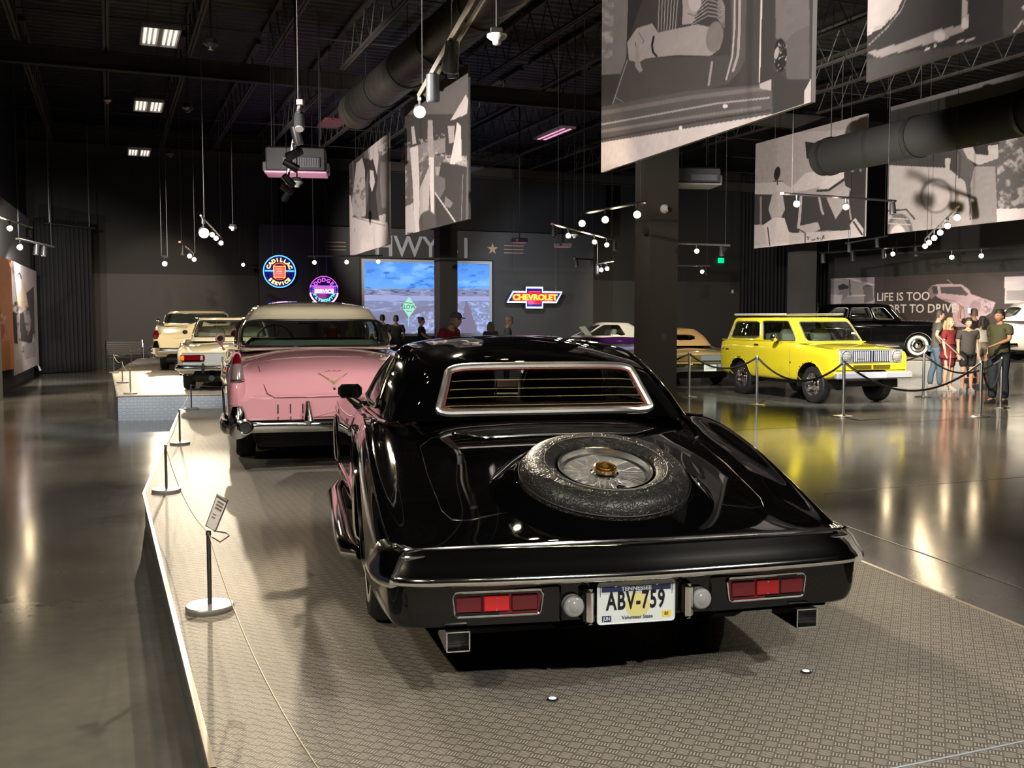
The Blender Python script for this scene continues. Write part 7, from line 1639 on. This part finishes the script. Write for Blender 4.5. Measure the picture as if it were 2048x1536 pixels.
def person(label, loc, rz, h, arms=None, shirt=(.05, .05, .05), pants=(.05, .05, .06), shoe=(.1, .1, .1), hair=(.02, .015, .01), skin='light', longhair=0, cap=None, bun=False, shorts=False, dress=None, lean=0., width=1., stance=.10, step=0., head_turn=0., legs=True, belly=0., group=None, glasses=False):
    t = thing('person', label, 'person', loc, rz, group); k = h / 1.75; S_ = skinm(skin)
    def bend(p):   # lean the upper body forwards about the hips
        x, y, z = p
        if z > .95 and lean: a = lean * min(1, (z - .95) / .25); d = z - .95; return (x, y + math.sin(a) * d, .95 + math.cos(a) * d)
        return p
    ar = arms or [((-.22, -.03, 1.15), (-.23, .05, .90)), ((.22, -.03, 1.15), (.23, .05, .90))]
    V = [(0, 0, .96), (0, .0, 1.12), (0, 0, 1.30), (0, -.005, 1.42), (0, -.005, 1.50), (0, .0, 1.56)]
    Rd = [(.132 * width, .092 + belly * .4), (.115 * width, .083 + belly * .8), (.135 * width, .090 + belly * .3), (.088 * width, .068), (.055, .055), (.05, .055)]
    E = [(0, 1), (1, 2), (2, 3), (3, 4), (4, 5)]
    V = [bend(v) for v in V]
    for sx, (el, wr) in zip((-1, 1), ar):
        i0 = len(V); sh = bend((sx * .175 * width, 0, 1.43)); el = Vector(el); wr = Vector(wr); d = (wr - el).normalized()
        hand = wr + d * .085; sd = d.cross(Vector((0, 0, 1))); sd = sd.normalized() if sd.length > .1 else Vector((1, 0, 0))
        V += [sh, (Vector(sh) + el) / 2, tuple(el), tuple((el + wr) / 2), tuple(wr), tuple(wr + d * .05)]; Rd += [.056, .048, .040, .036, (.026, .022), (.036, .018)]
        E += [(3, i0), (i0, i0 + 1), (i0 + 1, i0 + 2), (i0 + 2, i0 + 3), (i0 + 3, i0 + 4), (i0 + 4, i0 + 5)]
        for f, ln in ((-.026, .065), (-.009, .078), (.009, .073), (.026, .058)):    # four fingers, slightly curled
            j = len(V); b_ = wr + d * .075 + sd * f; V += [tuple(b_), tuple(b_ + d * ln * .55 + Vector((0, .008, 0))), tuple(b_ + d * ln + Vector((0, .022, 0)))]; Rd += [.0095, .0085, .007]; E += [(i0 + 5, j), (j, j + 1), (j + 1, j + 2)]
        j = len(V); b_ = wr + d * .03 + sd * .035; V += [tuple(b_), tuple(b_ + d * .035 + sd * .018)]; Rd += [.011, .009]; E += [(i0 + 4, j), (j, j + 1)]
    li = []
    for sx in (-1, 1):
        i0 = len(V); st = step * sx
        V += [(sx * .09 * width, 0, .88), (sx * stance * .98, .015 + st * .3, .68), (sx * stance, .02 + st * .5, .50), (sx * stance, -.015 + st * .8, .33), (sx * stance, -.01 + st, .09), (sx * (stance + .01), .11 + st, .035)]
        Rd += [(.088 * width, .09), (.078 * width, .082), .056, .054, .037, (.038, .028)]; E += [(0, i0)] + [(i0 + q, i0 + q + 1) for q in range(5)]; li.append(i0)
    me = skin_mesh([Vector(v) * k for v in V], E, [(r[0] * k, r[1] * k) if hasattr(r, '__len__') else r * k for r in Rd])
    # head joined into the body mesh
    hb = MB(); hc = Vector(bend((0, .02, 1.635))) * k; n = 14; ct, st_ = math.cos(head_turn), math.sin(head_turn); hv = []
    def hp(x, y, z): return (hc.x + (x * ct - y * st_) * k, hc.y + (x * st_ + y * ct) * k, hc.z + z * k)
    rings = 15
    for i in range(rings):
        a = PI * i / (rings - 1); z = -math.cos(a) * .118; r = max(.004, math.sin(a))
        for j in range(20):
            b = 2 * PI * j / 20; x = math.sin(b) * r * .076; y = math.cos(b) * r * .096
            if z < -.02: q = min(1, (-z - .02) / .1); x *= 1 - .36 * q; y = y * (1 - .25 * q) + (.018 * q if y > 0 else .0)
            if abs(b if b < PI else b - 2 * PI) < .33:
                if -.045 < z < .005: y += .022 * (1 - abs(z + .028) / .035) if abs(z + .028) < .035 else 0
                if -.078 < z < -.058: y += .004
            if .35 < abs(b if b < PI else b - 2 * PI) < .8 and -.0 < z < .03: y -= .007
            hv.append(hp(x, y, z))
    f = [(i * 20 + j, i * 20 + (j + 1) % 20, (i + 1) * 20 + (j + 1) % 20, (i + 1) * 20 + j) for i in range(rings - 1) for j in range(20)]; f += [tuple(range(19, -1, -1)), tuple(range((rings - 1) * 20, rings * 20))]
    hb.add(hv, f)
    for sx in (-1, 1):
        c0 = hp(sx * .077, -.005, -.015); hb.ball(c0, .026 * k, 6, (.35, .6, 1))
    hm = hb.mesh('h'); bm = bmesh.new(); bm.from_mesh(me); bm.from_mesh(hm); 
    for f_ in bm.faces: f_.smooth = True
    bm.to_mesh(me); bm.free(); bpy.data.meshes.remove(hm); me.materials.clear(); me.name = 'body'; obj('body', me, S_, t)
    for sx in (-1, 1): MB().ball(hp(sx * .031, .083, .012), .012 * k, 6).obj('eye', mat('eye_dark', (.03, .02, .015), .2), t)
    MB().tube([hp(-.022, .086, -.066), hp(0, .093, -.067), hp(.022, .086, -.066)], .0045 * k, 5).obj('mouth', mat('lips', (.30, .10, .09), .5), t)
    # hair
    HM = mat('hair_%d_%d_%d' % tuple(int(c * 255) for c in hair), hair, .6, bump=(60, .8, 2)); hh = MB(); v = []; nr = 10
    for i in range(nr):
        a = PI * .5 * i / (nr - 1)
        for j in range(24):
            b = 2 * PI * j / 24; fr_ = math.cos(b) > .45
            zz = -.01 + .142 * math.sin(a) if i else (.045 if fr_ else (-.055 if math.cos(b) < -.2 else -.01))
            r = math.cos(a) ** .55 if i else 1.0; v.append(hp(math.sin(b) * .084 * r, math.cos(b) * (.103 if not fr_ else .099) * r - .006, max(zz, .045 if fr_ else -1)))
    f = [(i * 24 + j, i * 24 + (j + 1) % 24, (i + 1) * 24 + (j + 1) % 24, (i + 1) * 24 + j) for i in range(nr - 1) for j in range(24)]; hh.add(v, f)
    if longhair:
        for sx in (-.06, -.03, 0, .03, .06): hh.tube([hp(sx, -.07, .05), hp(sx * 1.25, -.10, -.08), hp(sx * 1.3, -.09, -.12 - longhair)], [.04 * k, .045 * k, .022 * k], 8)
        for sx in (-1, 1): hh.tube([hp(sx * .075, .01, .04), hp(sx * .09, .0, -.08), hp(sx * .085, .01, -.10 - longhair * .8)], [.025 * k, .03 * k, .014 * k], 8)
    if bun: hh.ball(hp(0, -.085, .095), .045 * k, 8)
    hh.obj('hair', HM, t)
    if cap:
        cm = mat('cap_%d_%d' % (int(cap[0] * 255), int(cap[2] * 255)), cap, .7); cb = MB(); v = []
        for i in range(7):
            a = PI * .5 * i / 6
            for j in range(20): b = 2 * PI * j / 20; r = math.cos(a) ** .6; v.append(hp(math.sin(b) * .090 * r, math.cos(b) * .110 * r, .04 + .095 * math.sin(a)))
        cb.add(v, [(i * 20 + j, i * 20 + (j + 1) % 20, (i + 1) * 20 + (j + 1) % 20, (i + 1) * 20 + j) for i in range(6) for j in range(20)]); o = cb.obj('cap', cm, t)
        MB().slab([hp(-.075, .075, .042), hp(-.06, .15, .03), hp(0, .175, .028), hp(.06, .15, .03), hp(.075, .075, .042)], (0, 0, .008)).obj('peak', cm, o)
    if glasses: MB().tube([hp(-.06, .092, .012), hp(0, .10, .014), hp(.06, .092, .012)], .005 * k, 5).obj('glasses', BLACKM, t)
    # shirt or dress
    g = .024
    if dress:
        Vs = [V[0], V[1], V[2], V[3]]; Rs = [(.165 * width + g, .12 + g), (.13 * width + g, .10 + g), (.155 * width + g, .105 + g), (.10 * width + g, .08 + g)]; Es = [(0, 1), (1, 2), (2, 3)]
        Vs += [(0, 0, .80), (0, 0, .66), (0, 0, .56 if dress == 'short' else .30)]; Rs += [(.185 * width, .14), (.19 * width, .15), (.20 * width, .16)]; Es += [(0, 4), (4, 5), (5, 6)]
    else:
        Vs = [(0, 0, .80), (0, 0, 1.0), V[1], V[2], V[3]]; Rs = [(.150 * width + g, .11 + g + belly * .5), (.156 * width + g, .108 + g + belly * .9), (.138 * width + g, .10 + g + belly), (.155 * width + g, .105 + g + belly * .4), (.105 * width + g, .08 + g)]; Es = [(0, 1), (1, 2), (2, 3), (3, 4)]
    for q in range(2):
        i0 = 6 + q * 20; j = len(Vs); a0, a1, a2 = Vector(V[i0]), Vector(V[i0 + 1]), Vector(V[i0 + 2])
        Vs += [tuple(a0), tuple(a1), tuple(a1 + (a2 - a1) * .35)]; Rs += [.056 + g, .050 + g, .048 + g]; Es += [(3 if dress else 4, j), (j, j + 1), (j + 1, j + 2)]
    me = skin_mesh([Vector(v) * k for v in Vs], Es, [(r[0] * k, r[1] * k) if hasattr(r, '__len__') else r * k for r in Rs]); me.materials.clear()
    cn = lambda c: mat('cloth_%d_%d_%d' % tuple(int(q * 400) for q in c), tuple(q * .62 for q in c), .85, bump=(14, .5, 3))
    me.name = 'dress' if dress else 'shirt'; obj(me.name, me, cn(shirt), t)
    if not dress:
        Vp = [(0, 0, 1.03)]; Rp = [(.150 * width + g, .105 + g)]; Ep = []; zmin = .46 if shorts else .10
        for i0 in li:
            idx = [i0, i0 + 1, i0 + 2, i0 + 3, i0 + 4] if not shorts else [i0, i0 + 1]
            j = len(Vp); rr = [.092, .084, .064, .062, .052]
            for n_i, q in enumerate(idx): Vp.append(V[q]); Rp.append(rr[n_i] * width + .012)
            if shorts: a0, a1 = Vector(V[i0 + 1]), Vector(V[i0 + 2]); Vp.append(tuple(a0 + (a1 - a0) * .6)); Rp.append(.085 * width)
            Ep.append((0, j)); Ep += [(q, q + 1) for q in range(j, len(Vp) - 1)]
        me = skin_mesh([Vector(v) * k for v in Vp], Ep, [(r[0] * k, r[1] * k) if hasattr(r, '__len__') else r * k for r in Rp]); me.materials.clear(); me.name = 'shorts' if shorts else 'trousers'; obj(me.name, me, cn(pants), t)
    for i0 in li:
        a = Vector(V[i0 + 4]) * k
        s_ = MB(); v = []; prof = [(-.06, .035), (-.05, .045), (.0, .048), (.08, .050), (.15, .042), (.19, .012)]
        for z in (0, .03, .065, .085):
            sc_z = (1, 1.02, .9, .72)[(0, .03, .065, .085).index(z)]
            top = .19 if z < .05 else (.12 if z < .07 else .03)
            ring = [(-w * sc_z, min(y, top)) for y, w in prof] + [(w * sc_z, min(y, top)) for y, w in prof[::-1]]
            v += [(a.x + x * k, a.y + y * k, z * k) for x, y in ring]
        m_ = 12; s_.add(v, [(q * m_ + j, q * m_ + (j + 1) % m_, (q + 1) * m_ + (j + 1) % m_, (q + 1) * m_ + j) for q in range(3) for j in range(m_)] + [tuple(range(m_ - 1, -1, -1)), tuple(range(3 * m_, 4 * m_))])
        s_.obj('shoe', cn(shoe), t)
    return t
def at(px, d, z=0.): p = ony(px, 650, d); return Vector((p.x, p.y, z))
FC = PI   # facing the camera
person('man in grey T-shirt and jeans with hand on hip, facing right', at(1874, 23.4), R(-100), 1.86, [((-.24, -.02, 1.17), (-.21, .10, .95)), ((.33, -.08, 1.20), (.17, .06, 1.02))], (.10, .105, .10), (.10, .16, .22), (.5, .5, .5), (.02, .015, .012), 'light', step=.08, lean=.05)
person('woman in short red dress with long fair hair', at(1899, 23.0), R(-150), 1.67, [((-.20, .02, 1.16), (-.12, .16, .98)), ((.20, .0, 1.15), (.20, .06, .92))], (.22, .012, .02), dress='short', hair=(.30, .20, .10), longhair=.16, shoe=(.6, .6, .58))
person('man in dark grey T-shirt and black shorts, arms at his sides', at(1937, 22.6), R(178), 1.67, None, (.055, .052, .05), (.008, .008, .010), (.4, .4, .4), (.02, .015, .012), 'mid', shorts=True, width=1.16, belly=.02)
person('woman in pale patterned dress with dark curly hair, behind the others', at(1966, 24.0), R(20), 1.70, [((-.20, .03, 1.16), (-.10, .18, 1.02)), ((.22, .0, 1.15), (.20, .12, .95))], (.50, .48, .42), dress='long', hair=(.012, .010, .010), longhair=.08, skin='mid')
person('large man in olive jacket and jeans at the right edge, looking left', at(2000, 19.4), R(115), 1.83, [((-.24, .04, 1.20), (-.16, .26, 1.12)), ((.23, -.06, 1.15), (.20, .06, .92))], (.085, .090, .045), (.03, .045, .075), (.03, .02, .015), (.015, .012, .010), 'tan', width=1.22, belly=.07, step=.04)
person('man in dark shirt raising a phone to the mural car', at(1948, 26.3, 0), R(12), 1.90, [((-.30, .16, 1.50), (-.17, .30, 1.74)), ((.30, .14, 1.36), (.10, .30, 1.62))], (.02, .02, .028), (.03, .03, .04), (.05, .05, .05), (.12, .07, .04), 'light')
c = at(1939, 26.0); o = MB().box((0, 0, 0), (.09, .012, .17), bev=.006).obj('phone', BLACKM, None); o.location = (c.x + .02, c.y + .1, 1.86); tag(o, 'phone held up by the man in the dark shirt', 'phone'); s_ = MB().box((0, -.008, 0), (.08, .003, .15)).obj('lit_display', glow('phone_light', (.45, .65, 1.0), 1.2), o, smooth=False)
# people before the screen
person('man in dark olive shirt seen from behind before the screen', at(792, 30.0), R(5), 1.74, [((-.25, .0, 1.15), (-.16, .14, 1.0)), ((.25, .0, 1.15), (.16, .14, 1.0))], (.045, .042, .028), (.02, .02, .02), hair=(.06, .04, .03), width=1.08, skin='tan')
person('dark-haired man half hidden behind the pink sedan roof', at(765, 31.0), R(10), 1.76, None, (.02, .02, .025), (.02, .02, .02), hair=(.010, .008, .008))
person('woman with hair bun in navy T-shirt, facing right', at(842, 29.0), R(-95), 1.68, [((-.20, .10, 1.22), (-.14, .30, 1.12)), ((.20, .10, 1.22), (.12, .30, 1.10))], (.015, .015, .03), (.02, .02, .03), hair=(.05, .025, .02), bun=True)
person('man in grey cap and red shirt bending behind the black roof', at(876, 17.6), R(-125), 1.86, [((-.24, .16, 1.05), (-.16, .34, .95)), ((.24, .16, 1.05), (.16, .34, .95))], (.38, .02, .03), (.03, .03, .04), hair=(.30, .28, .26), cap=(.12, .12, .12), lean=.55)
person('person with grey-blond hair showing above the black roof', at(981, 27.5), R(10), 1.55, None, (.10, .09, .08), (.03, .03, .03), hair=(.20, .16, .12), longhair=.06)
person('man in tan cap and grey shirt facing right, above the black roof', at(1014, 24.5), R(-85), 1.70, None, (.13, .14, .15), (.04, .04, .05), hair=(.15, .10, .07), cap=(.22, .18, .13), lean=.05)
person('man in orange T-shirt seen through the pink sedan window', at(664, 28.5), R(40), 1.68, None, (.42, .07, .02), (.03, .03, .03), hair=(.02, .015, .01), skin='mid', width=1.1)
person('woman in yellowish top seen through the pink sedan window', at(703, 28.0), R(60), 1.60, None, (.36, .28, .14), (.03, .03, .03), hair=(.22, .15, .09), longhair=.1)
